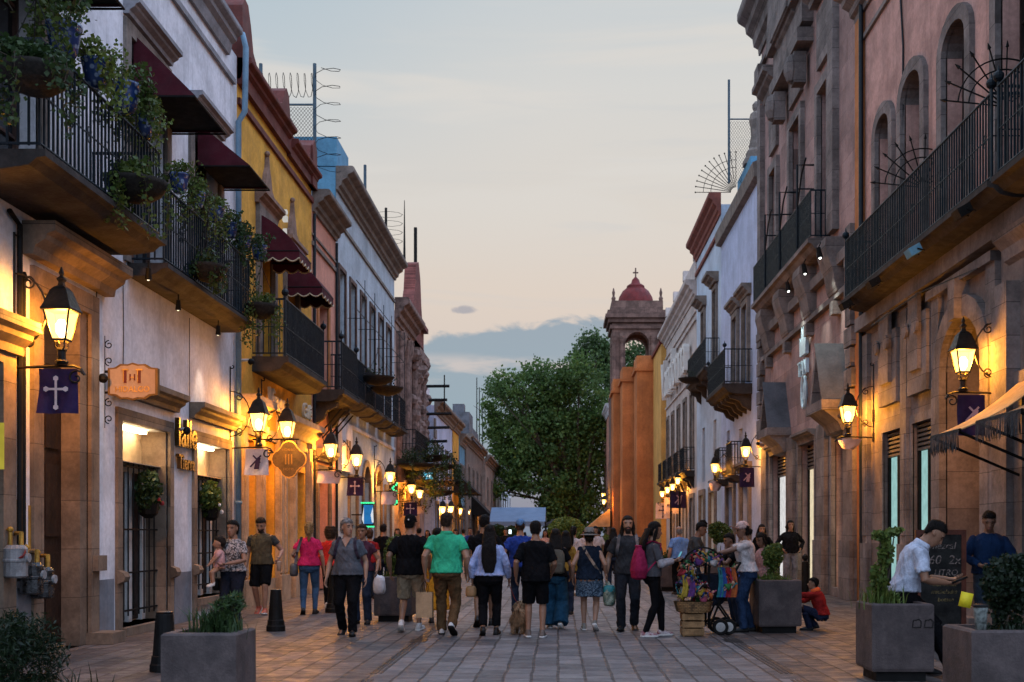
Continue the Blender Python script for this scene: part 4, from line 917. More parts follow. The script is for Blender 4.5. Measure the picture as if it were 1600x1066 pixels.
def place_lamp(F, y, z, label, power=30):
    rz = 0 if F.s < 0 else math.pi; loc = F.p(y, z, 0)
    if not used[0]: r = lamp0; used[0] = True; r.location = loc; r.rotation_euler[2] = rz; r['label'] = label
    else: r = dup_tree(lamp0, loc, rz, label)
    lamp_light(F.p(y, z + .46, .54), power); return r
lefts = [(12.9, 3.31, 'wall lamp with four-sided lantern above the dark purple cross banner, nearest on the left'), (21.4, 3.05, 'wall lamp above the white banner beside the blue drainpipe'),
         (23.66, 3.12, 'wall lamp right above the brown scalloped hanging sign'), (28.2, 3.02, 'wall lamp on the pink house beside its red door'),
         (31.8, 3.02, 'wall lamp with a purple banner at the near end of the pale blue house'), (38.2, 2.88, 'wall lamp before the arched doors of the pale blue house'),
         (43.7, 2.7, 'wall lamp with purple cross banner at the brown carved house'), (46.3, 2.6, 'wall lamp over a pale twisted banner on the brown carved house')]
for i, (y, z, lab) in enumerate(lefts): place_lamp(LF, y, z, lab, 55 if i == 0 else 42)
for i, (px, py) in enumerate(((692, 797), (705, 796), (719, 799), (732, 800), (740, 803), (744, 803), (751, 806))):
    y = Yw(px, -5.56); place_lamp(LF, y, Zw(py, y) - .46, 'small glowing wall lamp far down the left row, number %s counted from the near end' % ('one', 'two', 'three', 'four', 'five', 'six', 'seven')[i], 25)
rights = [(16.95, 3.52, 'wall lamp with purple banner above the tan shop awning, nearest on the right'), (23.7, 3.44, 'wall lamp with a twisted pale banner on the orange corner strip'),
          (36.6, 3.6, 'wall lamp with purple banner between the rose stone and lilac houses'), (43.8, 3.5, 'wall lamp with pale twisted banner on the lilac house'),
          (57.4, 3.65, 'wall lamp nearest the camera in the cluster on the cream house'), (60, 3.45, 'wall lamp second in the cluster on the cream house'),
          (62.8, 3.4, 'wall lamp third in the cluster on the cream house'), (66, 3.3, 'wall lamp farthest in the cluster on the cream house, beside the church')]
for i, (y, z, lab) in enumerate(rights): place_lamp(RF, y, z, lab, 50 if i < 2 else 40)
CHF = Fac(3.78, 1)
place_lamp(CHF, 81.6, 3.3, 'wall lamp on the last orange buttress, nearer of two', 45); place_lamp(Fac(4.0, 1), 88.5, 4.0, 'wall lamp past the last orange buttress, farther of two', 45)

# ================= banners hanging from the lamp brackets =================
m_purple = M('purple_cloth', (.020, .008, .045), .85, .15, 4, .1, 60); m_pale = M('pale_cloth', (.55, .42, .40), .85, .08, 4, .1, 60)
m_mauve = M('mauve_print', (.42, .26, .28), .85, .08, 4, 0); m_dkprint = M('dark_purple_print', (.035, .010, .03), .85, .1, 4, 0)
def cross_shape(mb, cx, cz, s, y):
    for x0, x1, z0, z1 in ((-.035, .035, -.52, .3), (-.28, -.0355, -.03, .04), (.0355, .28, -.03, .04)): mb.box(cx + x0 * s, cx + x1 * s, y - .004, y, cz + z0 * s, cz + z1 * s)
    for dx, dz in ((0, .33), (-.3, .005), (.3, .005), (0, -.55)): mb.lathe([(.085 * s, -.005), (.085 * s, -.001)], (cx + dx * s, y, cz + dz * s), 6, ((1, 0, 0), (0, 0, 1), (0, 1, 0)))
def pilgrim_shape(mb, cx, cz, s, y):
    u = lambda a, b: (cx + a * s, 0, cz + b * s)
    for P in ([(-.32, -.28), (-.26, -.34), (.3, .26), (.24, .32)], [(-.18, .26), (-.12, .32), (.26, -.06), (.2, -.12)], [(-.1, -.42), (.16, -.42), (.24, .1), (.1, .2), (0, .06)], [(.1, .12), (.2, .2), (.26, .12), (.18, .02)]):
        mb.prism([u(a, b) for a, b in P], (0, y - .004 - rnd.random() * .001, 0), (0, y, 0))
def banner(F, y, z, wd, ht, label, cloth, fig, figmat, off=.52, twist=0, cat='banner'):
    c = F.p(y, z, off); r = emp('banner', c, label, cat, 'banners on the wall lamps'); mb = MB(); n, m = 10, 8; vs = []
    for j in range(m + 1):
        for i in range(n + 1):
            u, v = i / n - .5, j / m; a = twist * v; sway = .03 * math.sin(u * 9 + v * 3) * v + .02 * math.sin(v * 4)
            vs.append((c[0] + u * wd * math.cos(a) * (1 + .05 * v) - .05 * v * v * twist, c[1] + u * wd * math.sin(a) + sway, c[2] - v * ht))
    mb.add(vs, [(j * (n + 1) + i, j * (n + 1) + i + 1, (j + 1) * (n + 1) + i + 1, (j + 1) * (n + 1) + i) for j in range(m) for i in range(n)])
    mb.build('cloth', cloth, r, True)
    if fig:
        mb = MB(); fig(mb, c[0], c[2] - ht * .47, wd * .85, c[1] - .055); mb.build('emblem', figmat, r)
    return r
banner(LF, 12.9, 3.28, .43, .50, 'dark purple banner with a pale trefoil cross under the nearest left lamp', m_purple, cross_shape, m_pale, .5)
banner(LF, 21.4, 3.02, .42, .49, 'white banner with a dark figure carrying a cross, beside the blue drainpipe', m_pale, pilgrim_shape, m_dkprint, .5)
banner(LF, 28.2, 2.98, .55, .3, 'pale banner blown sideways under the lamp by the red door', m_pale, None, None, .5, .6)
banner(LF, 31.8, 3.0, .42, .5, 'purple banner with small pale cross on the pale blue house', m_purple, cross_shape, m_pale, .5, .15)
banner(LF, 38.2, 2.85, .5, .42, 'cream banner twisted by wind before the arched doors', m_pale, None, None, .5, .7)
banner(LF, 43.7, 2.66, .5, .52, 'purple banner with pale cross on the brown carved house', m_purple, cross_shape, m_pale, .5)
banner(LF, 46.3, 2.56, .5, .3, 'pale banner twisted under the lamp on the brown carved house', m_pale, None, None, .5, .7)
banner(RF, 16.95, 3.48, .40, .6, 'purple banner with a pink figure carrying a cross above the tan awning', m_purple, pilgrim_shape, m_mauve, .42)
banner(RF, 23.7, 3.4, .5, .22, 'pale pink banner rolled up by the wind on the orange corner strip', m_pale, None, None, .5, .9)
banner(RF, 36.6, 3.56, .46, .62, 'purple banner with a pink figure next to the lilac house', m_purple, pilgrim_shape, m_mauve, .5)
banner(RF, 43.8, 3.46, .5, .36, 'pale banner twisted by wind on the lilac house', m_pale, None, None, .5, .8)
banner(RF, 57.4, 3.6, .75, .85, 'purple banner with pale figure, nearest in the cluster on the cream house', m_purple, pilgrim_shape, m_mauve, .5)
banner(RF, 61.0, 3.4, .75, .85, 'cream banner with a dark cross in the middle of the cluster on the cream house', m_pale, cross_shape, m_dkprint, .5)
banner(RF, 66, 3.25, .8, .9, 'pale banner with a purple cross nearest the church', m_pale, cross_shape, m_dkprint, .5)
for X, Y in ((Xw(1048, 60), 60), (Xw(1062, 57), 57)):
    w = MB(); w.tube([(X, Y, 0), (X, Y, 3.6)], .05, 6); w.lathe([(.12, 0), (.1, .3), (.06, .4)], (X, Y, 0), 8)
    tag(w.build('pole', m_black), 'thin dark pole under the lamp cluster of the cream house, ' + ('left one' if Y == 60 else 'right one'), 'pole', 'poles by the cream house')

# ================= hanging signs =================
def sign_outline(w_, h, style):
    if style == 0:
        P = [(-1, -.72), (-1, .72), (-.72, .76), (-.5, .95), (-.22, .93), (0, 1.02), (.22, .93), (.5, .95), (.72, .76), (1, .72), (1, -.72), (.72, -.76), (.5, -.95), (.22, -.93), (0, -1.02), (-.22, -.93), (-.5, -.95), (-.72, -.76)]
    else:
        P = []
        for k in range(4):
            a0 = k * math.pi / 2
            for i in range(7):
                t = a0 + (-.45 + .9 * i / 6) ; P.append((.52 * math.cos(a0) + .5 * math.cos(a0 + (-1.35 + 2.7 * i / 6)), .52 * math.sin(a0) + .5 * math.sin(a0 + (-1.35 + 2.7 * i / 6))))
            P.append((.74 * math.cos(a0 + math.pi / 4) * 1.1, .74 * math.sin(a0 + math.pi / 4) * 1.1))
    return [(x * w_ / 2, z * h / 2) for x, z in P]
def hang_sign(label, X, Y, Z, w_, h, style, face, rim, xwall):
    r = emp('hanging_sign', (X, Y, Z), label, 'sign'); P = sign_outline(w_, h, style)
    mb = MB(); mb.prism([(X + a, 0, Z + b) for a, b in P], (0, Y - .04, 0), (0, Y + .04, 0)); mb.build('board', rim, r)
    mb = MB(); k = .93 if style else .9; mb.prism([(X + a * k, 0, Z + b * k) for a, b in P], (0, Y - .048, 0), (0, Y - .041, 0)); mb.build('face', face, r)
    return r
m_signface = M('sign_cream', (.36, .235, .155), .6, .06, 2, .05); m_signrim = M('sign_gold_brown', (.16, .075, .018), .5, .15, 4, .1); m_maroon = M('maroon_paint', (.10, .012, .012), .5, .1)
m_gold = M('gold_paint', (.60, .33, .09), .35, .1, 5, .05, metal=.5)
yS = 15.5; xS, zS = Xw(209, yS), Zw(597, yS)
hs = hang_sign('cream cartouche sign with a maroon H emblem and the word HIDALGO, on an iron bracket', xS, yS, zS, .67, .50, 0, m_signface, m_signrim, -6.1)
mb = MB()
for dx in (-.095, .095): mb.box(xS + dx - .018, xS + dx + .018, yS - .056, yS - .049, zS - .02, zS + .15)
for dx in (-.03, .03): mb.box(xS + dx - .009, xS + dx + .009, yS - .055, yS - .049, zS + .015, zS + .10)
mb.build('emblem', m_maroon, hs); mb = MB()
for dx in (-.095, .095): mb.box(xS + dx - .045, xS + dx + .045, yS - .058, yS - .05, zS + .15, zS + .168); mb.box(xS + dx - .03, xS + dx - .019, yS - .055, yS - .049, zS - .0, zS + .149)
mb.box(xS - .03, xS + .03, yS - .0545, yS - .0495, zS + .05, zS + .062)
t = text_mesh('HIDALGO', .105, (xS, yS - .05, zS - .105), (1, 0, 0), (0, 0, 1), .004); mb.add(t.v, t.f); mb.build('lettering', m_gold, hs)
mb = MB(); X0 = xS - .38
mb.tube([(X0 - .02, yS, zS - .62), (X0 - .02, yS, zS + .62)], .016, 5)
for z in (.14, -.14): mb.tube([(X0 - .24, yS, zS + z), (X0 + .08, yS, zS + z)], .018, 5)
for zz, sg in ((.5, 1), (.28, -1), (-.5, -1), (-.28, 1)): spiral(mb, (X0 + .045, yS, zS + zz), .06, math.pi / 2 * sg, 1.2 * sg, (Vector((1, 0, 0)), Vector((0, 0, 1))), .008)
mb.build('bracket', m_black, hs)
yS = 23.0; xS, zS = Xw(452, yS), Zw(718, yS)
hs = hang_sign('round scalloped brown sign with a gold edge and faint gold emblem below a glowing lamp', xS, yS, zS, .70, .74, 1, M('sign_brown', (.10, .055, .02), .45, .25, 3, .1), m_gold, -6.1)
mb = MB()
for dx in (-.06, 0, .06): mb.box(xS + dx - .012, xS + dx + .012, yS - .056, yS - .049, zS - .1, zS + .1)
t = text_mesh('HOTEL', .07, (xS, yS - .051, zS - .2), (1, 0, 0), (0, 0, 1), .003); mb.add(t.v, t.f); t = text_mesh('HIDALGO', .06, (xS, yS - .051, zS + .19), (1, 0, 0), (0, 0, 1), .003); mb.add(t.v, t.f)
mb.build('lettering', M('dull_gold', (.24, .13, .04), .4, .1, metal=.3), hs)
mb = MB(); mb.tube([(-6.1, yS, zS + .40), (xS + .2, yS, zS + .40)], .015, 5)
for dx in (-.15, .15): mb.tube([(xS + dx, yS, zS + .4), (xS + dx, yS, zS + .3)], .008, 4)
mb.build('bracket', m_black, hs)
# raised letters on the white house
wl = text_mesh('lalle', .62, LF.p(18.68, 3.03, .07), (0, 1, 0), (0, 0, 1), .035, 0, 'CENTER', .012); t = text_mesh('Tierra', .32, LF.p(18.68, 2.58, .06), (0, 1, 0), (0, 0, 1), .03, 0, 'CENTER', .008); wl.add(t.v, t.f)
tag(wl.build('wall_lettering', M('bronze_letters', (.10, .055, .02), .35, .2, 5, .05, metal=.6)), 'raised bronze letters in two lines on white wall between two shop windows', 'lettering')
# LED shop signs
led = EM('green_led', (.05, 1.0, .35), 1.6); r = emp('led_sign', LF.p(34.2, 2.0, .5), 'blue lit picture sign with a border of green LED dots beside an arched door', 'sign')
x0, x1 = Xw(565, 34.2), Xw(584, 34.2); za, zb = Zw(822, 34.2), Zw(787, 34.2)
mb = MB(); mb.box(x0, x1, 34.2, 34.26, za, zb); mb.build('panel', m_black, r); mb = MB(); mb.box(x0 + .06, x1 - .02, 34.192, 34.198, za + .06, zb - .04); mb.build('screen', EM('blue_screen', (.02, .16, .42), 1), r)
mb = MB(); mb.prism([(x0 + .01, 0, za + .2), (x0 + .07, 0, zb - .1), (x0 + .07, 0, za + .05)], (0, 34.18, 0), (0, 34.186, 0)); mb.prism([(x1 - .05, 0, za + .1), (x1 - .09, 0, (za + zb) / 2), (x1 - .02, 0, zb - .1), (x1, 0, za + .1)], (0, 34.18, 0), (0, 34.186, 0)); mb.build('print', EM('white_screen', (.8, .85, .9), .9), r)
mb = MB()
for i in range(8):
    for z in (za - .02, zb + .02): mb.ball((x0 + (x1 - x0) * i / 7, 34.18, z), .026, 6)
mb.build('led_dots', led, r)
mb = MB(); mb.box(x0 - .3, x0, 34.2, 34.24, (za + zb) / 2 - .02, (za + zb) / 2 + .02); mb.build('bracket', m_black, r)
r = emp('led_sign', LF.p(39.5, 2.0, .4), 'narrow vertical sign edged in glowing green LED dots', 'sign'); Y = 39.5
mb = MB(); xx = Xw(617, Y); mb.box(xx - .1, xx + .1, Y, Y + .05, Zw(790, Y), Zw(756, Y)); mb.box(-6.1, xx - .1, Y, Y + .03, Zw(770, Y), Zw(770, Y) + .03); mb.build('panel', m_black, r); mb = MB()
for i in range(14): mb.ball((xx + .08 * math.sin(i * 1.1), Y - .02, Zw(788, Y) + i * .055), .035, 6)
mb.build('led_dots', led, r)
r = emp('led_sign', LF.p(48, 4, .8), 'small cyan lit sign glowing under the plants of the brown carved house', 'sign'); Y = 48.0; xx, zz = Xw(669, Y), Zw(746, Y)
mb = MB(); mb.box(xx - .2, xx + .2, Y, Y + .04, zz - .2, zz + .2); mb.box(-6.1, xx - .2, Y, Y + .03, zz + .1, zz + .13); mb.build('panel', EM('cyan_screen', (.12, .55, .75), 1), r); mb = MB(); mb.ball((xx + .02, Y - .03, zz + .06), .08, 8); mb.ball((xx - .2, Y - .03, zz), .05, 6); mb.build('led_dots', EM('white_led', (.8, 1, 1), 1.6), r)

# ================= spot lights on the rose stone building =================
for i, (y, e) in enumerate(((26.3, 60), (29.9, 60), (27.9, 40))):
    r = emp('spotlight', RF.p(y, 8.1, .5), 'small white spotlight under the rose stone balcony, ' + ('nearest of three', 'farthest of three', 'middle of three')[i], 'spotlight', 'spotlights on the rose stone front')
    mb = MB(); mb.tube([RF.p(y, 7.98, .56), RF.p(y, 7.75, .52)], [.05, .07], 8); mb.tube([RF.p(y, 8.1, .5), RF.p(y, 7.98, .56)], .015, 4); mb.build('housing', m_black, r)
    mb = MB(); mb.ball(RF.p(y, 7.745, .52), .03, 8); mb.build('lens', EM('spot_lens', (.95, 1, .92), 6), r)
    L = bpy.data.lights.new('spot_light', 'SPOT'); L.energy = e * 3; L.color = (.90, 1.0, .90); L.spot_size = math.radians(60); L.spot_blend = .8; L.shadow_soft_size = .05
    o = bpy.data.objects.new('spot_light', L); COL.objects.link(o); o.location = RF.p(y, 7.66, .52); d = Vector(RF.p(y, 4.0, .1)) - o.location; o.rotation_euler = d.to_track_quat('-Z', 'Y').to_euler()
for i, (F, y, z, d) in enumerate(((LF, 15.05, 4.85, .75), (LF, 19.5, 4.9, .35), (LF, 17.6, 4.95, .3))):
    r = emp('spotlight', F.p(y, z, d), 'small black spotlight under the white house balcony, ' + ('nearest of three', 'farthest of three', 'middle of three')[i], 'spotlight', 'spotlights on the white house')
    mb = MB(); mb.tube([F.p(y, z + .15, d), F.p(y, z, d)], .012, 4); mb.tube([F.p(y, z + .06, d), F.p(y + .05, z - .08, d - .02)], [.03, .045], 8); mb.build('housing', m_black, r)
    mb = MB(); mb.ball(F.p(y + .05, z - .078, d - .02), .02, 8); mb.build('lens', EM('spot_lens_warm', (1, .82, .55), 3), r)
    if i < 2:
        L = bpy.data.lights.new('spot_light', 'SPOT'); L.energy = 60; L.color = (1, .8, .6); L.spot_size = math.radians(50); L.spot_blend = .8; L.shadow_soft_size = .04
        o = bpy.data.objects.new('spot_light', L); COL.objects.link(o); o.location = F.p(y + .06, z - .14, d); o.rotation_euler = (Vector(F.p(y + .1, z - 2, 0)) - o.location).to_track_quat('-Z', 'Y').to_euler()
def camera_dome(loc, out, label):
    r = emp('security_camera', loc, label, 'security camera', 'security cameras'); mb = MB(); mb.tube([loc, (loc[0] + out[0], loc[1] + out[1], loc[2])], .03, 6); mb.build('arm', m_whitew, r)
    mb = MB(); mb.ball((loc[0] + out[0], loc[1] + out[1], loc[2] - .03), .065, 8); mb.build('dome', m_black, r)
camera_dome(LF.p(15.25, 3.52, 0), (.09, -.03), 'small security camera beside the cream hanging sign'); camera_dome(LF.p(18.35, 3.1, 0), (.22, -.1), 'small security camera above the bronze wall letters'); camera_dome(LF.p(21.95, 4.75, 0), (.25, 0), 'white security camera at the near edge of the ochre house')
camera_dome(RF.p(36.0, 4.3, 0), (-.25, 0), 'small security camera at the far corner of the rose stone building')

# ================= plants =================
m_leafd = LEAF('leaf_dark', (.016, .038, .011), (.042, .072, .017)); m_leafm = LEAF('leaf_mid', (.045, .085, .016), (.12, .15, .03)); m_leafl = LEAF('leaf_lime', (.08, .13, .022), (.19, .21, .04))
m_stem = M('stem_bark', (.06, .045, .03), .9, .2, 8, .2, 40); m_soil = M('soil', (.03, .022, .016), .95, .3, 10, .4, 40)
def talavera():
    if 'talavera' in MATS: return MATS['talavera']
    m = bpy.data.materials.new('talavera'); m.use_nodes = True; g = NT(m.node_tree); tcx = g.n('ShaderNodeTexCoord').outputs['Object']
    v = g.n('ShaderNodeTexVoronoi'); v.inputs['Scale'].default_value = 13; g.l(tcx, v.inputs['Vector'])
    c = g.mix(g.smooth(v.outputs[0], .25, .4), (.16, .20, .28), (.012, .03, .10)); p = g.n('ShaderNodeBsdfPrincipled'); g.l(c, p.inputs['Base Color']); p.inputs['Roughness'].default_value = .25
    g.l(p.outputs[0], g.n('ShaderNodeOutputMaterial').inputs[0]); MATS['talavera'] = m; return m
def cloud_pts(c, r, n, rr, shell=.55):
    P = []
    while len(P) < n:
        d = Vector((rr.gauss(0, 1), rr.gauss(0, 1), rr.gauss(0, 1))); d.normalize(); k = shell + (1 - shell) * rr.random() ** .6
        P.append(Vector(c) + Vector((d.x * r[0], d.y * r[1], d.z * r[2])) * k)
    return P
def pot_plant(loc, s, label, rr, trail=True, spread=.28, leaf=None, n=420, basket=False, hang=.5):
    r = emp('hanging_basket' if basket else 'potted_plant', loc, label, 'hanging plant' if basket else 'potted plant', 'plants on the balconies'); mb = MB(); x, y, z = loc
    if basket: mb.lathe([(.03, -.02), (.17 * s, .03), (.26 * s, .1), (.31 * s, .19), (.33 * s, .24), (.29 * s, .24), (.27 * s, .19)], loc, 14); mb.build('bowl', M('coir_black', (.02, .016, .012), .95, .3, 20, .5, 30), r, True)
    else:
        mb.lathe([(.085 * s, 0), (.12 * s, .06 * s), (.145 * s, .2 * s), (.155 * s, .27 * s), (.165 * s, .28 * s), (.165 * s, .31 * s), (.14 * s, .31 * s), (.13 * s, .26 * s)], loc, 14); mb.build('pot', talavera(), r, True)
    top = z + (.25 if basket else .32 * s); mb = MB(); n = int(n * .42); P = cloud_pts((x, y, top + .08 * s), (spread * s * .8, spread * s * .8, .15 * s), n, rr, .2); st = MB()
    for k in range(5):
        d = Vector((rr.uniform(-1, 1), rr.uniform(-1, 1), 0)) * .22 * s; c = Vector((x, y, top)) + d * 1.2 + Vector((0, 0, rr.uniform(.02, .22) * s)); P += cloud_pts(c, (.13 * s, .13 * s, .12 * s), n // 6, rr, .1); st.tube([(x, y, top - .05), c], .006, 4)
    if trail:
        for k in range(7):
            a = rr.uniform(0, 6.28); L = hang * rr.uniform(.4, 1.1); q = Vector((x + math.cos(a) * spread * s, y + math.sin(a) * spread * s, top)); pts = [Vector((x, y, top)), q]
            for i in range(14):
                q = q + Vector((rr.gauss(0, .018), rr.gauss(0, .018), -L / 14)); pts.append(q.copy()); P += [q + Vector((rr.gauss(0, .04), rr.gauss(0, .04), rr.gauss(0, .02))) for _ in range(5)]
            st.tube(pts, .005, 4)
    st.build('stem', m_stem, r); mb.leaves(P, .055 * (s ** .5), rr=rr); mb.build('foliage', leaf or m_leafm, r)
    if basket:
        mb = MB()
        for k in range(3): a = k * 2.09; mb.tube([(x + .31 * s * math.cos(a), y + .31 * s * math.sin(a), z + .23), (x, y, z + .95)], .006, 4)
        mb.tube([(x, y, z + .95), (x, y, z + 1.08)], .01, 4); mb.build('chain', m_black, r)
    return r
rr = random.Random(11)
def atX(px, py, X): Y = Yw(px, X); return (X, Y, Zw(py, Y))
for i, (px, py, s, lab) in enumerate(((100, 92, 1.15, 'blue patterned pot with trailing leaves at the near corner of the first balcony rail'), (150, 138, 1.0, 'blue pot with lime leaves second along the upper left balcony rail'), (196, 176, 1.1, 'blue patterned pot with pale leaves third along the upper left balcony rail'),
        (226, 216, .9, 'blue pot with trailing lime leaves at the far end of the upper left balcony rail'))):
    pot_plant(atX(px, py, -5.23), s, lab, rr, True, .3, m_leafl if i in (1, 3) else m_leafm, 480, hang=.6)
for i, (px, py, s, lab) in enumerate(((280, 302, .9, 'blue patterned pot with leafy plant at the near corner of the second balcony'), (308, 326, .8, 'blue pot with sparse leaves second on the second balcony rail'), (338, 348, .8, 'pot with small red blossoms third on the second balcony rail'), (360, 372, .8, 'pot with dark leaves fourth on the second balcony rail'), (380, 392, .9, 'blue pot at the far end of the second balcony rail'))):
    pot_plant(atX(px, py, -5.6), s, lab, rr, True, .3, m_leafd if i > 2 else m_leafm, 420, hang=.7)
pot_plant(atX(405, 408, -5.5), .9, 'blue pot high on a bracket beside the first scalloped awning', rr, True, .3, m_leafd, 380, hang=1.3)
pot_plant((-5.1, 11.25, 5.72), 1.05, 'big dark leafy basket hanging by the upper left corner of the picture', rr, True, .42, m_leafd, 2600, True, .7)
pot_plant((-5.15, 11.5, 7.05), 1.3, 'blue pot with leaves hanging at the very top left corner of the picture', rr, True, .3, m_leafd, 600, False, .9)
pot_plant(atX(213, 316, -5.05), 1.15, 'hanging bowl with long trailing plant at the far corner of the first balcony', rr, True, .32, m_leafm, 700, True, .75)
pot_plant(atX(325, 440, -5.4), .95, 'dark hanging bowl under the middle of the second balcony', rr, True, .3, m_leafd, 350, True, .4)
pot_plant(atX(408, 498, -5.35), .95, 'dark hanging bowl at the near corner of the ochre house balcony', rr, True, .32, m_leafm, 380, True, .8)
pot_plant(atX(590, 602, -5.2), 1.5, 'shallow black hanging bowl on the pale blue house, left one', rr, False, .2, m_leafd, 60, True); pot_plant(atX(605, 618, -5.1), 1.5, 'shallow black hanging bowl on the pale blue house, right one', rr, False, .2, m_leafd, 60, True)
pot_plant(atX(1080, 600, 5.7), 1.7, 'shallow black hanging bowl below the cream house lettering', rr, False, .2, m_leafd, 80, True)
pot_plant(atX(686, 776, -4.9), 2.0, 'round hanging flower basket tinted as if lamp lit far along the left row', rr, False, .3, LEAF('leaf_lamp_tint', (.12, .07, .02), (.22, .14, .05)), 500, True)  # warm lamp glow is put into this leaf colour
for i, (px, py, X, s) in enumerate(((650, 735, -5.3, 2.2), (672, 722, -5.2, 2.6), (690, 735, -5.2, 2.2), (700, 760, -5.1, 2.4), (660, 760, -5.3, 2.0))):
    pot_plant(atX(px, py, X), s, 'leafy hanging plant in the cluster on the brown carved and lilac houses, %s' % ('near low one', 'highest one', 'second highest one', 'far low one', 'lowest near one')[i], rr, True, .4, m_leafd, 500, True, 1.2)
for i, (y, d) in enumerate(((17.3, .42), (20.4, .4))):   # plants tied to the window grilles
    x, z = LF.x(-.05), 1.95; r = emp('potted_plant', (x, y, z - .2), 'leafy basket hooked on the iron grille of the ' + ('nearer' if i == 0 else 'farther') + ' lit shop window', 'potted plant', 'plants on the window grilles')
    mb = MB(); mb.lathe([(.06, -.28), (.13, -.22), (.16, -.05), (.15, -.05)], (x, y, z), 10); mb.build('pot', m_black, r); mb = MB(); mb.leaves(cloud_pts((x, y, z + .1), (.18, .38, .34), 700, rr, .2), .075, rr=rr); mb.build('foliage', (m_leafd, m_leafm)[i], r)
    mb = MB(); mb.ball((x + .15, y + .15, z + (-.05 if i == 0 else -.12)), .04, 6); mb.ball((x + .17, y - .05, z), .03, 6); mb.build('blossom', (M('red_blossom', (.25, .02, .02)), M('white_blossom', (.6, .58, .55)))[i], r)

# ================= planters, bollards =================
m_planter = M('planter_stone', (.072, .054, .051), .8, .14, 4, .35, 60, streak=.55, grime=.5, col2=(.042, .032, .031))
def planter(label, X, Y, w_, h, rz=0):
    r = emp('planter', (X, Y, 0), label, 'planter', 'square stone planters', rz); b = w_ / 2; t = .075; mb = MB(); c = .015
    mb.loft([[(x * k, y * k, z) for x, y in ((-1, -1), (1, -1), (1, 1), (-1, 1))] for k, z in ((b * .97, .10), (b, .13), (b, h - c), (b - c, h), (b - t, h), (b - t, h - .07))], True)
    o = mb.build('box', m_planter); o.parent = r; mb = MB(); mb.box(-b * .8, b * .8, -b * .8, b * .8, 0, .1); o = mb.build('foot', m_black); o.parent = r
    mb = MB(); mb.box(-b + t, b - t, -b + t, b - t, h - .075, h - .065); o = mb.build('soil', m_soil); o.parent = r
    return r
def grass_tuft(mb, c, n, L, rr, sp=.2):
    for i in range(n):
        a = rr.uniform(0, 6.28); q = Vector(c) + Vector((rr.gauss(0, sp * .5), rr.gauss(0, sp * .5), 0)); l = L * rr.uniform(.4, 1.1); o = Vector((math.cos(a), math.sin(a), 0)) * l * rr.uniform(.1, .6); e = Vector((-math.sin(a), math.cos(a), 0)) * .006
        m_ = q + o * .35 + Vector((0, 0, l * .6)); t = q + o + Vector((0, 0, l * .85)); mb.add([q - e, q + e, m_ + e, m_ - e, t], [(0, 1, 2, 3), (3, 2, 4)])
def plant(name, label, cat, c, stems, clouds, leafm, size, rr, tuft=None, asp=.38):
    r = emp(name, c, label, cat, 'plants in the stone planters'); mb = MB()
    for s_ in stems: mb.tube([Vector(c) + Vector(p) for p in s_], [.018, .012, .006][:len(s_)] if len(s_) < 4 else .01, 5)
    if stems: mb.build('stem', m_stem, r)
    mb = MB()
    for (o, rad, n) in clouds:
        mb.leaves(cloud_pts(Vector(c) + Vector(o), [q * .9 for q in rad], int(n * .6), rr, .35), size, rr=rr, asp=asp)
        for k in range(9):
            d = Vector((rr.gauss(0, 1), rr.gauss(0, 1), rr.gauss(0, 1))).normalized(); mb.leaves(cloud_pts(Vector(c) + Vector(o) + Vector((d.x * rad[0], d.y * rad[1], d.z * rad[2])) * .72, [q * rr.uniform(.3, .5) for q in rad], int(n * .07), rr, .2), size, rr=rr, asp=asp)
    if tuft: grass_tuft(mb, c, tuft[0], tuft[1], rr, tuft[2])
    mb.build('foliage', leafm, r); return r
def px_planter(label, pl, pr_, pyb, w_, h, rz=0, Y=None):
    Y = Y or HC * FPX / (pyb - HY); Y += w_ / 2; return planter(label, Xw((pl + pr_) / 2, Y - w_ / 2), Y, w_, h, rz), Xw((pl + pr_) / 2, Y - w_ / 2), Y
_, X, Y = px_planter('square stone planter in the lower left foreground with a small feathery plant', 253, 367, 0, .52, .74, 0, 7.95)
plant('leafy_plant', 'feathery dark green plant with grassy base in the left foreground planter', 'plant', (X + .07, Y, .68), [[(0, 0, 0), (.03, 0, .12), (.02, 0, .28)], [(0, 0, 0), (.08, .02, .2), (.11, .02, .3)]], [((.02, 0, .2), (.09, .09, .10), 260), ((.1, .03, .26), (.08, .08, .08), 220), ((-.05, 0, .12), (.07, .07, .08), 130), ((.05, 0, .1), (.12, .1, .08), 150)], m_leafd, .065, rr, (260, .26, .16), .09)
_, X, Y = px_planter('square stone planter with drawn marks on its face, beside the seated man', 1364, 1458, 0, .60, .755, 0, 11.1)
plant('leafy_plant', 'tall loose green shrub in the planter beside the seated man', 'plant', (X - .14, Y, .69), [[(0, 0, 0), (.02, 0, .3), (.0, 0, .7)], [(0, 0, 0), (.1, 0, .4), (.14, 0, .72)]], [((-.0, 0, .3), (.1, .1, .2), 300), ((.06, 0, .55), (.09, .09, .16), 260), ((.0, 0, .72), (.09, .08, .05), 120), ((.14, 0, .76), (.10, .06, .05), 120), ((.05, 0, .1), (.14, .12, .08), 160)], m_leafm, .05, rr, (220, .28, .17))
mb = MB()
for o in (0, .115): P = [(X + .10 + o, 0, .60), (X + .09 + o, 0, .53), (X + .17 + o, 0, .53), (X + .175 + o, 0, .585), (X + .15 + o, 0, .61), (X + .13 + o, 0, .60)]; mb.tube([(a, Y - .303, c) for a, b, c in P], .006, 4, False, True)
tag(mb.build('graffiti', m_black), 'two small dark marks drawn on the face of the right foreground planter', 'graffiti')
_, X, Y = px_planter('square stone planter cut by the lower right corner, holding a big round dark bush', 1521, 1650, 0, .60, .755, 0, 8.0)
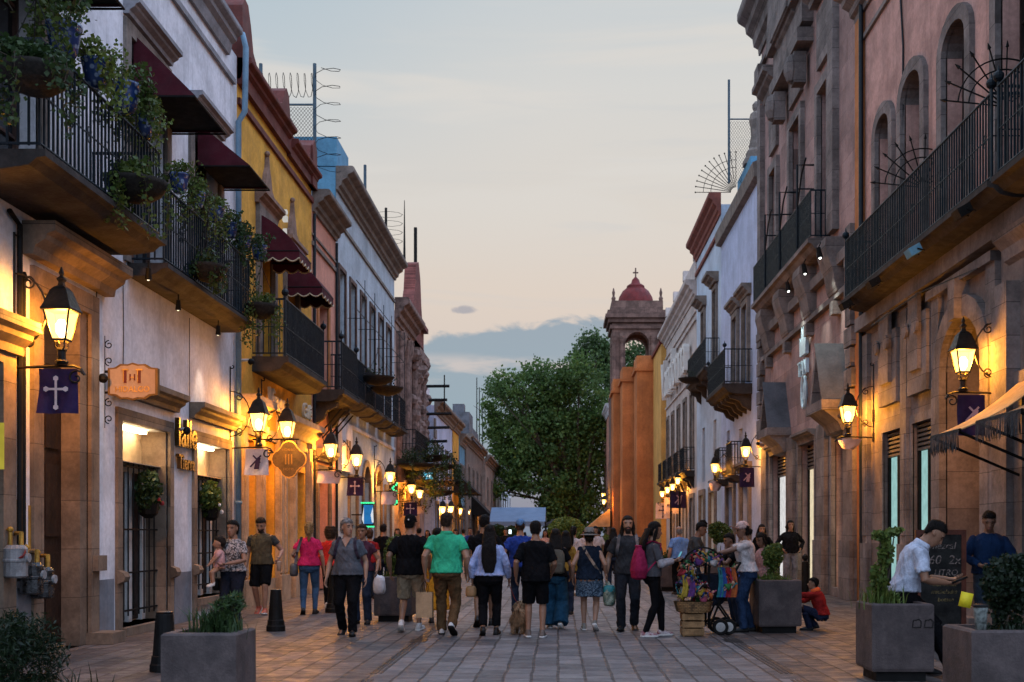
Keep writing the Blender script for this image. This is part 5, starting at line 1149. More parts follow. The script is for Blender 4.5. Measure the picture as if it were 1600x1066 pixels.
plant('round_bush', 'big dark round bush in the lower right corner planter', 'bush', (X + .06, Y, .69), [[(0, 0, 0), (0, 0, .2), (0, 0, .3)]], [((0, 0, .38), (.20, .2, .24), 3200), ((.0, 0, .1), (.1, .1, .1), 150)], LEAF('leaf_darkest', (.006, .016, .006), (.016, .032, .009)), .035, rr, (120, .13, .2))
w = MB(); w.lathe([(.036, 0), (.05, .15), (.052, .155), (.048, .155)], (X - .20, Y - .20, .755), 12); r = emp('paper_cup', (X - .20, Y - .20, .755), 'pale drink cup with dark lid standing on the rim of the lower right planter', 'cup'); w.build('cup', M('cup_print', (.22, .25, .23), .5, .35, 30), r, True); w = MB(); w.lathe([(.054, .155), (.054, .17), (.045, .178)], (X - .20, Y - .20, .755), 12); w.build('lid', m_black, r)
_, X, Y = px_planter('stone planter between the older woman and the man in beige shorts', 583, 645, 972, .62, .74)
plant('columnar_shrub', 'upright columnar shrub in the planter left of the man in beige shorts', 'shrub', (X - .02, Y, .68), [[(0, 0, 0), (0, 0, .3), (0, 0, .6)]], [((0, 0, .42), (.20, .2, .34), 2600), ((0, 0, .08), (.16, .16, .12), 300)], m_leafm, .04, rr, (80, .2, .2))
_, X, Y = px_planter('stone planter beside the street vendor, between her and the crouching child', 1186, 1249, 990, .62, .77, .06)
plant('topiary_ball', 'small round topiary on a grassy base in the planter beside the vendor', 'topiary', (X - .03, Y, .70), [[(0, 0, 0), (0, 0, .3), (0, 0, .4)]], [((0, 0, .42), (.17, .17, .2), 2400), ((0, 0, .18), (.1, .1, .15), 400), ((0, 0, .04), (.24, .2, .1), 500)], m_leafm, .035, rr, (150, .2, .22))
_, X, Y = px_planter('stone planter behind the girl with the pink backpack', 1031, 1068, 924, .62, .76)
plant('leafy_plant', 'low dark shrub in the planter behind the girl with the pink backpack', 'plant', (X, Y, .69), [], [((0, 0, .15), (.26, .22, .22), 700)], m_leafd, .05, rr, (60, .3, .2))
_, X, Y = px_planter('stone planter behind the vendor cart, mostly hidden', 1108, 1150, 940, .62, .76)
plant('topiary_ball', 'round topiary ball rising behind the vendor cart', 'topiary', (X, Y, .69), [[(0, 0, 0), (0, 0, .3), (0, 0, .5)]], [((0, 0, .78), (.27, .27, .24), 2600), ((0, 0, .1), (.24, .24, .14), 500)], m_leafm, .045, rr)
_, X, Y = px_planter('terracotta coloured planter far down the street with a yellow green shrub', 940, 960, 892, .7, .76)
plant('leafy_plant', 'yellow green shrub in the terracotta coloured planter', 'plant', (X, Y, .7), [], [((0, 0, .35), (.35, .3, .4), 1100)], m_leafl, .07, rr)
def bollard(label, px, pyb, h, r0, r1, ball=False, Y=None):
    Y = Y or HC * FPX / (pyb - HY); X = Xw(px, Y); r = emp('bollard', (X, Y, 0), label, 'bollard', 'black iron bollards'); mb = MB()
    mb.lathe([(r1 * 1.15, 0), (r1 * 1.15, .07), (r1 * 1.05, .09), (r1, .16), (r1 * .92, .17), (r1 * .9, .2), (r0 * 1.05, h - .03), (r0, h - .02), (r0 * 1.06, h - .005), (r0 * .98, h)], (X, Y, 0), 16); mb.build('post', m_black, r, False)
    mb = MB(); mb.lathe([(r0 * .9, h), (r0 * .8, h + .006)], (X, Y, 0), 16); mb.build('cap', M('worn_cap', (.10, .085, .07), .5, .3, 20, metal=.5), r)
    if ball: mb = MB(); mb.lathe([(r0 * .6, h), (r0 * .5, h + .03), (r0 * .9, h + .07), (r0 * .9, h + .12), (.01, h + .17)], (X, Y, 0), 12); mb.build('finial', m_black, r)
bollard('black tapered bollard beside the left foreground planter', 257, 1049, .62, .085, .13); bollard('black tapered bollard between the man in shorts and the older woman', 431, 986, .61, .075, .12); bollard('black bollard left of the older woman, half hidden behind her', 523, 957, .8, .08, .15); bollard('black bollard behind the white plastic bag', 578, 934, .62, .08, .13); bollard('slim black bollard with ball top beside the crouching child', 1258, 940, .85, .07, .09, True)

# gas meters on the wall at far left, dark bush in the corner
r = emp('gas_meter', (-5.9, 12.75, 1.1), 'pale gas meter with red mark and yellow pipes, leftmost on the white wall', 'gas meter', 'gas meters'); 
def meter(r, y, z, mat):
    x = LF.x(.16); mb = MB(); mb.lathe([(.1, -.17), (.125, -.15), (.125, 0), (.135, .01), (.135, .03), (.125, .04), (.125, .15), (.09, .19)], (x, y, z), 14); mb.build('body', mat, r, False)
    mb = MB(); mb.tube([(x - .06, y, z + .18), (x - .06, y, z + .36), (x - .16, y, z + .36), (x - .16, y, z + .9)], .022, 6); mb.tube([(x + .06, y, z + .18), (x + .06, y, z + .32), (x - .1, y + .2, z + .32)], .025, 6); mb.ball((x - .06, y, z + .36), .035, 8); mb.build('pipe', M('yellow_pipe', (.42, .22, .03), .5, .2, 6, .1, metal=.3), r)
    mb = MB(); mb.lathe([(.05, 0), (.05, .03)], (x + .12, y, z + .05), 10, ((0, 1, 0), (0, 0, 1), (1, 0, 0))); mb.build('dial', M('dial_grey', (.25, .25, .25), .5), r)
meter(r, 12.62, 1.12, M('meter_grey', (.22, .21, .205), .55, .2, 8, .1))
mb = MB(); x = LF.x(.295); mb.prism([(x - .05, -.06, 0), (x, -.05, .03), (x, .0, .09), (x - .02, .06, .05), (x - .05, .05, -.02)], (0, 12.55, 1.17), (0.004, 12.55, 1.17)); mb.build('sticker', M('red_print', (.3, .02, .02), .6), r)
for i, (y, z) in enumerate(((13.0, .92), (13.28, .86))):
    r = emp('gas_meter', (-5.9, y, z), 'dark speckled gas meter wrapped in plastic, ' + ('middle of the three' if i == 0 else 'nearest the tall dark door'), 'gas meter', 'gas meters'); meter(r, y, z, M('wrapped_meter', (.035, .035, .035), .3, .8, 18, .6, 14))
plant('leafy_plant', 'dark feathery bush in the lower left corner', 'plant', (-4.25, 9.0, .0), [[(0, 0, 0), (0, 0, .3), (.05, 0, .6)]], [((0, 0, .42), (.40, .35, .42), 5000), ((.1, 0, .15), (.4, .3, .2), 1800)], LEAF('leaf_darkest', (.006, .016, .006), (.016, .032, .009)), .06, rr, (300, .45, .5), .1)
mb = MB(); mb.prism([(-6.05, 0, 2.1), (-5.735, 0, 2.1), (-5.735, 0, 2.58), (-6.05, 0, 2.58)], (0, 11.9, 0), (0, 11.93, 0)); r = tag(mb.build('menu_sign', EM('yellow_sign', (.75, .62, .08), .5)), 'small yellow lit sign cut by the left edge above the gas meters', 'sign')
# chalk board
cb = emp('chalkboard', (5.15, 14.6, 0), 'wooden framed menu chalkboard leaning behind the seated man', 'chalkboard'); Yb = 14.6; Xb = Xw(1475, Yb); zt = Zw(828, Yb)
mb = MB(); mb.box(Xb - .3, Xb + .22, Yb, Yb + .03, .12, zt - .06); mb.build('board', M('slate_board', (.013, .013, .012), .8, .4, 6), cb)
mb = MB(); mb.box(Xb - .36, Xb - .3, Yb - .01, Yb + .04, 0, zt); mb.box(Xb + .22, Xb + .28, Yb - .01, Yb + .04, 0, zt); mb.box(Xb - .3, Xb + .22, Yb - .01, Yb + .04, zt - .06, zt); mb.box(Xb - .3, Xb + .22, Yb - .01, Yb + .04, .06, .12); mb.build('frame', M('oxblood_wood', (.10, .025, .012), .5, .2, 6, .1), cb)
mb = MB()
for s_, sz, dx, dz in (('mezcal', .12, -.02, 1.28), ('$60  2x1', .16, .0, 1.10), ('LITRO', .11, .02, .94)): t = text_mesh(s_, sz, (Xb + dx, Yb - .004, dz), (1, 0, 0), (0, 0, 1), .002, .2); mb.add(t.v, t.f)
mb.build('lettering', M('chalk', (.24, .19, .17), .9, .5, 30), cb); mb = MB()
for s_, sz, dx, dz in (('cerveza', .10, 0, .80), ('micheladas', .075, .0, .70), ('botana', .075, .02, .60)): t = text_mesh(s_, sz, (Xb + dx, Yb - .004, dz), (1, 0, 0), (0, 0, 1), .002, .2); mb.add(t.v, t.f)
mb.build('lettering', M('yellow_chalk', (.20, .15, .06), .9, .5, 30), cb)

# ================= roof-top things =================
def wire_fence(label, P0, P1, h, coil=True):
    r = emp('wire_fence', P0, label, 'fence'); a, b = Vector(P0), Vector(P1); mb = MB()
    for q in (a, b): mb.tube([q, q + Vector((0, 0, h))], .05, 6)
    mb.tube([a + Vector((0, 0, h * .62)), b + Vector((0, 0, h * .62))], .03, 5); mb.build('post', m_post, r); mb = MB(); n = 16
    for i in range(-n, n):
        for sg in (1, -1):
            P = []
            for t in (0, 1):
                u = (i + t * n) / n if sg > 0 else (i + n - t * n) / n; P.append((u, t))
            (u0, t0), (u1, t1) = P
            if u0 == u1: continue
            def cl(u):
                return t0 + (t1 - t0) * (u - u0) / (u1 - u0)
            ua, ub = max(0, min(u0, u1)), min(1, max(u0, u1))
            if ub - ua < .02: continue
            mb.tube([a.lerp(b, ua) + Vector((0, 0, cl(ua) * h * .6)), a.lerp(b, ub) + Vector((0, 0, cl(ub) * h * .6))], .006, 3, False)
    mb.build('mesh_panel', m_black, r); mb = MB()
    if coil: mb.tube([a.lerp(b, t / 60) + Vector((.0, .3 * math.cos(t * .8), h * .8 + .32 * math.sin(t * .8))) for t in range(61)], .009, 4)
    mb.tube([b + Vector((.35 + .35 * math.cos(t * .8), .35 * math.sin(t * .8), h * t / 50)) for t in range(51)], .009, 4); mb.build('razor_wire', m_black, r)
wire_fence('wire mesh fence with coiled razor wire on the roof behind the ochre parapet', (-8.0, 31.0, 11.2), (-6.55, 31.0, 11.2), 2.9)
mb = MB(); mb.tube([LF.p(37, 11.5, -.1), LF.p(37, 13.3, -.1)], .05, 6); tag(mb.build('post', m_post), 'short blue post on the pale blue house roof', 'post')
mb = MB(); q = Vector(LF.p(41.5, 11.5, -.1)); mb.tube([q, q + Vector((0, 0, 1.7))], .05, 6)
for i in range(4): mb.tube([q + Vector((.5 * math.cos(a) + .1, .4 * math.sin(a), .5 + i * .32)) for a in [k * .7 for k in range(10)]], .008, 4)
tag(mb.build('roof_post', m_black), 'dark post with loops of wire at the far end of the pale blue roof', 'post')
st = emp('rooftop_statue', RF.p(43.6, 15.4, -1.0), 'weathered stone statue on a pedestal above the lilac house', 'statue'); x, y, z = RF.p(43.6, 15.4, -1.0)
mb = MB(); mb.lathe([(.55, 0), (.55, .2), (.42, .25), (.42, .5), (.3, .62), (.3, .8)], (x, y, z), 6); mb.build('pedestal', m_stone, st); mb = MB(); mb.lathe([(.26, .8), (.2, 1.1), (.22, 1.4), (.28, 1.7), (.22, 1.95), (.1, 2.05), (.15, 2.15), (.15, 2.3), (.05, 2.42)], (x, y, z), 9); mb.build('figure', m_stone, st)
wire_fence('wire mesh fence with tall post beside the rooftop statue', (6.6, 44.5, 15.0), (8.2, 44.5, 15.0), 4.0, False)
r = emp('spike_fan', RF.p(46, 15.1, -.1), 'half wheel of iron spikes on the roof edge between the lilac and blue houses', 'spike fan'); w = MB(); c0 = Vector(RF.p(46, 15.1, -.6))
for i in range(12):
    a = math.pi * (.5 + .5 * i / 11); d = Vector((math.cos(a), 0, math.sin(a))); w.tube([c0 + d * .2, c0 + d * 1.6], .016, 4); w.ball(c0 + d * 1.62, .035, 5)
for q in (1.0, 1.3): w.tube([c0 + Vector((math.cos(a), 0, math.sin(a))) * q for a in [math.pi * (.5 + .5 * i / 14) for i in range(15)]], .014, 4)
w.build('spikes', m_black, r)

# ================= trees, hedge, tent at the end of the street =================
def tree(label, base, clumps, n, size, leafm, trunk_r, rr, Ybase):
    r = emp('tree', base, label, 'tree', 'trees of the plaza'); mb = MB(); b = Vector(base); cs = [Vector(c[0]) for c in clumps]; top = sum(cs, Vector()) / len(cs); fork = b + Vector((0, 0, 2.6))
    mb.tube([b, b + Vector((.1, 0, 1.2)), fork], [trunk_r * 1.3, trunk_r, trunk_r * .85], 9)
    for c in cs:
        m_ = fork.lerp(c, .5) + Vector((rr.gauss(0, .3), rr.gauss(0, .3), .5)); mb.tube([fork, m_, c], [trunk_r * .55, trunk_r * .3, trunk_r * .1], 6)
        for k in range(3): mb.tube([m_, c + Vector((rr.gauss(0, .9), rr.gauss(0, .9), rr.gauss(0, .9)))], [trunk_r * .18, .02], 4)
    mb.build('trunk', m_stem, r); lf = MB()
    for c, rad in clumps:
        vol = rad[0] * rad[1] * rad[2]
        for k in range(max(4, int(n * vol ** .67))):
            d = Vector((rr.gauss(0, 1), rr.gauss(0, 1), rr.gauss(0, 1))).normalized(); q = rr.uniform(.35, 1.12); p = Vector(c) + Vector((d.x * rad[0], d.y * rad[1], d.z * rad[2])) * q
            lf.leaves([p + Vector((rr.gauss(0, .28), rr.gauss(0, .28), rr.gauss(0, .22))) for _ in range(14)], size, rr=rr)
    lf.build('crown', leafm, r); return r
def clumps_px(L, Y, dy=2.2):
    return [((Xw(x, Y), Y + rr.uniform(-dy, dy), Zw(y, Y)), (a * Y / FPX, a * Y / FPX, b * Y / FPX)) for x, y, a, b in L]
m_tree1 = LEAF('plane_leaf', (.05, .11, .026), (.135, .195, .045), .32); m_tree2 = LEAF('plane_leaf_far', (.045, .095, .03), (.11, .16, .045), .3)
tree('large dense green tree spreading over the end of the street', (1.9, 96, 0), clumps_px([(798, 612, 30, 30), (772, 600, 16, 14), (840, 585, 32, 22), (905, 590, 38, 34), (870, 612, 30, 30), (782, 668, 26, 34), (835, 650, 45, 45), (905, 660, 44, 52), (796, 720, 30, 34), (850, 715, 44, 40), (915, 725, 36, 42), (805, 752, 20, 20), (870, 765, 30, 30), (915, 780, 32, 34), (765, 640, 12, 20), (822, 760, 12, 14), (862, 800, 22, 24), (935, 650, 22, 50), (895, 815, 26, 18), (930, 815, 22, 20), (785, 700, 18, 20), (770, 675, 14, 16), (780, 765, 14, 12), (845, 690, 55, 55), (895, 700, 50, 70), (880, 790, 45, 30)], 96), 50, .26, m_tree1, .42, rr, 96)
tree('taller sparse tree crown rising behind the bell tower', (4.8, 112, 0), clumps_px([(925, 545, 26, 22), (945, 560, 24, 24), (905, 560, 16, 16), (930, 580, 36, 20), (990, 562, 30, 26), (1015, 580, 24, 20), (960, 600, 30, 26)], 112), 40, .28, m_tree2, .4, rr, 112)
def hedge(label, px, py, a, b, Y, n, m_, zb=0):
    c = (Xw(px, Y), Y, Zw(py, Y)); s = Y / FPX; r = emp('round_hedge', (c[0], Y, 0), label, 'hedge', 'clipped round hedges'); mb = MB(); mb.leaves(cloud_pts(c, (a * s, a * s, b * s), n, rr, .8), .14, rr=rr); mb.build('foliage', m_, r); mb = MB(); mb.tube([(c[0], Y, 0), c], .12, 6); mb.ball(c, b * s * .72, 10, a / b, a / b, 1); mb.build('stem', M('hedge_core', (.02, .03, .01), .9), r)
hedge('bright green clipped round hedge under the big tree', 885, 832, 30, 24, 62, 5000, m_leafl); hedge('dark clipped round hedge before the canopy tent, left one', 778, 838, 16, 18, 58, 2200, m_leafd); hedge('dark clipped round hedge before the canopy tent, right one', 800, 840, 16, 18, 60, 2200, m_leafd)
Y = 70; r = emp('canopy_tent', (Xw(805, Y), Y, 0), 'pale blue canopy tent across the end of the street', 'tent'); xa, xb = Xw(764, Y), Xw(852, Y); mb = MB(); z0, z1 = Zw(815, Y), Zw(795, Y) - .35
mb.add([(xa, Y, z0), (xb, Y, z0), (xb, Y + 3, z1 + .5), (xa, Y + 3, z1 + .5), (xa, Y + 6, z0), (xb, Y + 6, z0)], [(0, 1, 2, 3), (3, 2, 5, 4), (0, 3, 4), (1, 5, 2)]); mb.box(xa, xb, Y - .02, Y, z0 - .3, z0); mb.build('roof', M('tent_cloth', (.12, .18, .27), .8, .06, 1, .1), r)
mb = MB()
for x in (xa, (xa + xb) / 2, xb):
    for yy in (Y, Y + 6): mb.tube([(x, yy, 0), (x, yy, z0)], .04, 6)
mb.build('pole', m_black, r)
Y = 72; r = emp('parasol', (Xw(868, Y), Y, 0), 'dark brown market parasol below the big tree', 'parasol'); mb = MB(); mb.lathe([(1.1, Zw(822, Y)), (.05, Zw(822, Y) + .45)], (Xw(868, Y), Y, 0), 8); mb.build('canopy', M('dark_canvas', (.03, .02, .018), .9), r); mb = MB(); mb.tube([(Xw(868, Y), Y, 0), (Xw(868, Y), Y, Zw(822, Y) + .4)], .03, 6); mb.build('pole', m_black, r)
awning('awning', 'pale lean-to awning at the foot of the last orange buttress', 82, 86, 3.3, 2.0, 1.6, m_tan, m_awn2, False, 'fringed shop awnings', Fac(3.7, 1))
mb = MB()
for px, yy, pt in ((745, 100, 590), (749, 102, 605), (754, 104, 615)): X = Xw(px, yy); mb.tube([(X, yy, 0), (X, yy, Zw(pt, yy))], [.09, .04], 6)
tag(mb.build('antenna_mast', m_black), 'thin antenna masts rising beside the big tree', 'mast')
# ================= people =================
def remeshed(mb, name, voxel, smooth=2, fac=.5):
    me = mb.mesh(name); o = bpy.data.objects.new(name, me); COL.objects.link(o)
    r = o.modifiers.new('r', 'REMESH'); r.mode = 'VOXEL'; r.voxel_size = voxel; r.use_smooth_shade = True
    if smooth: s = o.modifiers.new('s', 'SMOOTH'); s.iterations = smooth; s.factor = fac
    out = bpy.data.meshes.new_from_object(o.evaluated_get(bpy.context.evaluated_depsgraph_get())); bpy.data.objects.remove(o); bpy.data.meshes.remove(me)
    out.name = name; return out
def co_of(me):
    a = np.empty(len(me.vertices) * 3, np.float32); me.vertices.foreach_get('co', a); return a.reshape(-1, 3)
def fold(me, amp, fx=(9, 11, 5), seed=0):
    """cloth folds: soft displacement along the normals"""
    c = co_of(me); n = np.empty(len(me.vertices) * 3, np.float32); me.vertices.foreach_get('normal', n); n = n.reshape(-1, 3); r = np.random.RandomState(seed); d = np.zeros(len(c), np.float32)
    for k in range(7):
        f = np.array(fx) * r.uniform(.5, 2.6, 3) * r.choice([-1, 1], 3); w = np.sin(c @ f * 1.6 + r.uniform(0, 6.28) + 1.3 * np.sin(c @ (f[::-1] * .7) + r.uniform(0, 6))); d += (1 - np.abs(w)) ** 1.5 * r.uniform(.4, 1)
    c = c + n * ((d - (np.percentile(d, 15) if amp < .0075 else d.mean())) * amp)[:, None]; me.vertices.foreach_set('co', c.astype(np.float32).ravel()); me.update()
def ik(a, t, l1, l2, pole):
    a, t, pole = Vector(a), Vector(t), Vector(pole); d = t - a; L = min(d.length, (l1 + l2) * .999); d.normalize(); t = a + d * L
    x = (l1 * l1 - l2 * l2 + L * L) / (2 * L); h = math.sqrt(max(0, l1 * l1 - x * x)); p = pole - d * pole.dot(d)
    if p.length < 1e-5: p = d.orthogonal()
    return a + d * x + p.normalized() * h, t
def ell(cx, cy, z, w, f, b, n=20, p=2.3):
    R = []; 
    for i in range(n):
        a = 2 * math.pi * i / n; c, s = math.cos(a), math.sin(a); c = math.copysign(abs(c) ** (2 / p), c); s = math.copysign(abs(s) ** (2 / p), s)
        R.append(Vector((cx + w * c, cy + (f - b) / 2 + (f + b) / 2 * s, z)))
    return R
def hand(mb, wr, d, pn, side, curl=.5, s=1.0, spread=1.0):
    """palm, four jointed fingers and a thumb; d along the hand, pn out of the palm"""
    d = Vector(d).normalized(); pn = Vector(pn); pn = (pn - d * pn.dot(d)).normalized(); lat = d.cross(pn) * side; wr = Vector(wr); k = .085 * s
    for o, r0, r1 in ((-.022, .017, .014), (-.007, .019, .015), (.008, .019, .015), (.023, .017, .014)): mb.limb([wr + lat * o * s * .5, wr + lat * o * s + d * k], [r0 * s, r1 * s], 8)
    for i, (o, L, sp) in enumerate(((.032, .072, .22), (.0115, .082, .07), (-.0105, .077, -.07), (-.031, .060, -.22))):
        p = wr + lat * o * s + d * k; q = (d + lat * sp * .6 * spread + pn * curl * .45).normalized(); a = p + q * L * .42 * s; q2 = (q + pn * curl * .9).normalized(); b = a + q2 * L * .32 * s; q3 = (q2 + pn * curl * .9).normalized()
        mb.limb([p - d * .01, a, b, b + q3 * L * .24 * s], [.0098 * s, .0092 * s, .0085 * s, .0072 * s], 7)
    p = wr + lat * .028 * s + d * .03 * s; q = (d * .7 + lat * .75 + pn * .35).normalized(); a = p + q * .036 * s; q2 = (d * .95 + lat * .25 + pn * (.35 + .3 * curl)).normalized()
    mb.limb([wr + d * .015, p, a, a + q2 * .03 * s], [.012 * s, .0125 * s, .011 * s, .008 * s], 7)
def SKIN(k):
    c = {'mid': (.23, .115, .068), 'tan': (.28, .15, .095), 'dark': (.16, .078, .047), 'fair': (.34, .19, .13)}[k]
    return M('skin_' + k, c, .55, .08, 9, .05, 120, spec=.35)
def CLOTH(name, c, rough=.9, print_=None):
    if print_ is None: return M('cloth_' + name, c, rough, .16, 7, .5, 90, spec=.05, weave=22)
    k = 'cloth_' + name
    if k in MATS: return MATS[k]
    m = bpy.data.materials.new(k); m.use_nodes = True; g = NT(m.node_tree); t = g.n('ShaderNodeTexCoord').outputs['Object']; v = g.noise(t, print_[1], 3, .6, 1.5)
    p = g.n('ShaderNodeBsdfPrincipled'); g.l(g.mix(g.smooth(v, .47, .53), c, print_[0]), p.inputs['Base Color']); p.inputs['Roughness'].default_value = .9; g.l(p.outputs[0], g.n('ShaderNodeOutputMaterial').inputs[0]); MATS[k] = m; return m
def HAIR(k):
    c = {'black': (.008, .006, .005), 'brown': (.035, .02, .012), 'grey': (.20, .19, .185), 'blonde': (.26, .15, .06), 'dbrown': (.016, .010, .007)}[k]
    return M('hair_' + k, c, .65, .3, 30, .8, 90, spec=.12, streak=.4)
M_EYE = M('eye_dark', (.012, .008, .006), .3, 0, 1, 0); M_BROW = M('brow_hair', (.02, .012, .008), .7, 0, 1, 0); M_LIP = M('lip', (.24, .085, .07), .5, .05, 5, 0); M_SOLE = M('white_sole', (.55, .53, .50), .7, .1, 8, .1)
NP = [0]
def person(label, px, Y, H, hd, top, bottom, shoe, hair, skin='mid', pose=None, girth=1.0, fem=False, px_z=0.0, fine=True, beard=False, group=None, top_hem=.92, sleeve=.5, loose=1.0, cuff=0.0):
    """top=(material), bottom=(kind, material); pose keys: fl, fr ankle targets (x,y,z,pitch); hl, hr wrist targets; lean, yaw, nod, drop, sit; all for a 1.70 m body facing +y"""
    NP[0] += 1; P = dict(fl=(-.10, 0, .08, 0), fr=(.10, 0, .08, 0), hl=None, hr=None, lean=.03, yaw=0., nod=0., roll=0., drop=.01, pel=(0, 0), el=(-.4, -1, 0), er=(.4, -1, 0), kl=(-.1, 1, 0), kr=(.1, 1, 0), cl=.5, cr=.5, pnl=None, pnr=None); P.update(pose or {})
    s = H / 1.70; X = Xw(px, Y); root = emp('person', (X, Y, px_z), label, 'person', group, math.radians(hd)); vx = (.0062 if fine else .011)
    hz = .90 - P['drop']; pel = Vector((P['pel'][0], P['pel'][1], hz)); ln = P['lean']
    def bend(p):
        p = Vector(p); h = p.z - .94
        if h <= 0 or abs(ln) < 1e-4: q = p
        else:
            L = .34; kk = ln / L; a = kk * min(h, L); q = Vector((p.x, (1 - math.cos(a)) / kk, .94 + math.sin(a) / kk))
            if h > L: q += Vector((0, math.sin(a), math.cos(a))) * (h - L)
            q += Vector((0, math.cos(a), -math.sin(a))) * p.y
        return q + Vector((pel.x, pel.y, hz - .90))
    sw = (.155 if fem else .178) * (.5 + .5 * girth)
    G = girth; hipw = (.178 if fem else .165) * (.45 + .55 * G); T = [(.80, .10, .07, .08), (.86, hipw, .10 * G, .125 * G), (.93, hipw * 1.02, .112 * G, .125 * G), (1.00, hipw * .93, .115 * G, .11 * G), (1.09, (.132 if fem else .148) * G, .112 * G, .09 * G), (1.19, (.145 if fem else .16) * G ** .8, (.13 if fem else .118) * G ** .8, .10 * G), (1.28, (.152 if fem else .172) * G ** .6, (.135 if fem else .12) * G ** .6, .112 * G ** .6), (1.345, sw * .97, .105, .112), (1.385, sw * .86, .085, .10), (1.415, sw * .62, .062, .085), (1.445, .068, .05, .07), (1.50, .055, .045, .06)]
    ring = lambda z, w, f, b, i=0.0: [bend(p) for p in ell(0, -.01, z, w + i, f + i, b + i)]
    A = {}
    for sd, k in ((-1, 'l'), (1, 'r')):
        sh = bend((sd * sw * .95, -.015, 1.362)); L1, L2 = .285, .25; tgt = P['h' + k]
        if tgt is None: tgt = (sd * (sw + .085 + .03 * (G - 1)), .03, .86 - P['drop'])
        el, wr = ik(sh, tgt, L1, L2, P['e' + k]); A['sh' + k], A['el' + k], A['wr' + k] = sh, el, wr
        hp = pel + Vector((sd * .088, 0, 0)); f = P['f' + k]; kn, an = ik(hp, f[:3], .415, .415, P['k' + k]); A['hp' + k], A['kn' + k], A['an' + k], A['pt' + k] = hp, kn, an, f[3]
    # ---- body: one continuous surface
    b = MB(); b.loft([ring(*t) for t in T])
    for sd, k in ((-1, 'l'), (1, 'r')):
        sh, el, wr = A['sh' + k], A['el' + k], A['wr' + k]; g2 = .6 + .4 * G; m = .88 if fem else 1.0
        b.limb([sh, sh.lerp(el, .35), el, el.lerp(wr, .3), wr], [.050 * m * g2, .048 * m * g2, .040 * m * g2, .042 * m * g2, .027 * m], 12)
        fd = (wr - el).normalized(); pn = P['pn' + k] or Vector((-sd, 0, 0)) + Vector((0, .25, 0)); hand(b, wr + fd * .012, fd, pn, sd if (fd.z < .5) else sd, P['c' + k], .94 if fem else 1.02)
        hp, kn, an = A['hp' + k], A['kn' + k], A['an' + k]; bk = (kn - hp).cross(Vector((1, 0, 0))).normalized()
        cf = kn.lerp(an, .28) + Vector((0, -.012, 0)); b.limb([hp + Vector((0, 0, -.02)), hp.lerp(kn, .4), kn, cf, kn.lerp(an, .65), an], [.088 * g2, .076 * g2, .054, .055, .042, .034], 12)
        a = A['pt' + k]; fw = Vector((sd * .16, math.cos(a), math.sin(a))); b.limb([an + Vector((0, -.02, -.02)), an + fw * .1 + Vector((0, 0, -.03))], [.030, .022], 8)
    hb = bend((0, -.005, 1.475)); R = Matrix.Rotation(-P['yaw'], 4, 'Z') @ Matrix.Rotation(-P['nod'] , 4, 'X') @ Matrix.Rotation(P['roll'], 4, 'Y'); 
    HT = Matrix.Translation(hb + Vector((0, .012, .01))) @ R
    HH = [(-.015, .02, .07, -.03), (.0, .034, .082, -.01), (.022, .047, .091, .03), (.05, .057, .094, .06), (.085, .066, .094, .082), (.115, .071, .093, .094), (.15, .0745, .093, .10), (.18, .072, .083, .096), (.205, .060, .062, .078), (.222, .040, .035, .05), (.230, .014, .01, .018)]
    hp_ = lambda v: HT @ Vector(v)
    b.loft([[hp_(p) for p in ell(0, 0, z, w, f, bb, 20, 2.2)] for z, w, f, bb in HH])
    b.limb([bend((0, -.015, 1.42)), hp_((0, -.02, .05))], [.056 if not fem else .048, .054 if not fem else .046], 12)
    b.limb([hp_((0, .088, .118)), hp_((0, .104, .085)), hp_((0, .108, .074))], [.009, .013, .014], 8); b.limb([hp_((-.016, .094, .07)), hp_((.016, .094, .07))], [.008, .008], 6)
    for sd in (-1, 1):
        b.ball(hp_((sd * .076, -.008, .105)), .017, 8, .6, 1, 1.7); b.limb([hp_((sd * .05, .078, .138)), hp_((sd * .014, .09, .134))], [.008, .009], 6); b.limb([hp_((sd * .02, .09, .046)), hp_((0, .095, .047))], [.007, .009], 6)
    me = remeshed(b, 'person_body', vx); c = co_of(me); q = (np.array(HT.inverted()) @ np.c_[c, np.ones(len(c))].T).T[:, :3]
    vm = np.zeros(len(c), int); fr = q[:, 1] > .045; ax = np.abs(q[:, 0])
    vm[fr & (((ax - .033) / .0135) ** 2 + ((q[:, 2] - .116) / .0065) ** 2 < 1)] = 1
    vm[fr & (((ax - .033) / .022) ** 2 + ((q[:, 2] - .1365 + (ax - .033) * .1) / .0055) ** 2 < 1)] = 2
    vm[fr & ((ax / .024) ** 2 + ((q[:, 2] - .046) / .0085) ** 2 < 1)] = 3
    if beard: vm[(q[:, 1] > .0) & (q[:, 2] < .062) & (q[:, 2] > -.03) & (ax < .07) & ~(((ax / .02) ** 2 + ((q[:, 2] - .046) / .007) ** 2) < 1) & (q[:, 1] > .02)] = 2; vm[(q[:, 1] > .07) & (q[:, 2] > .053) & (q[:, 2] < .066) & (ax < .03)] = 2
    lv = np.array([p.vertices[0] for p in me.polygons], int); me.polygons.foreach_set('material_index', vm[lv].astype(np.int32))
    me.transform(Matrix.Scale(s, 4)); body = link('body', me, [SKIN(skin), M_EYE, M_BROW, M_LIP], root)
    def part(mb, nm, mat, vox=None, sm=3, fo=0.0, par=None, seed=None):
        if vox is None: vox = .009 if fine else .014
        if vox: m_ = remeshed(mb, nm, vox, sm)
        else: m_ = mb.mesh(nm, None, True)
        if fo: fold(m_, fo, seed=NP[0] * 7 + (seed or 0))
        m_.transform(Matrix.Scale(s, 4)); return link(nm, m_, mat, par or root)
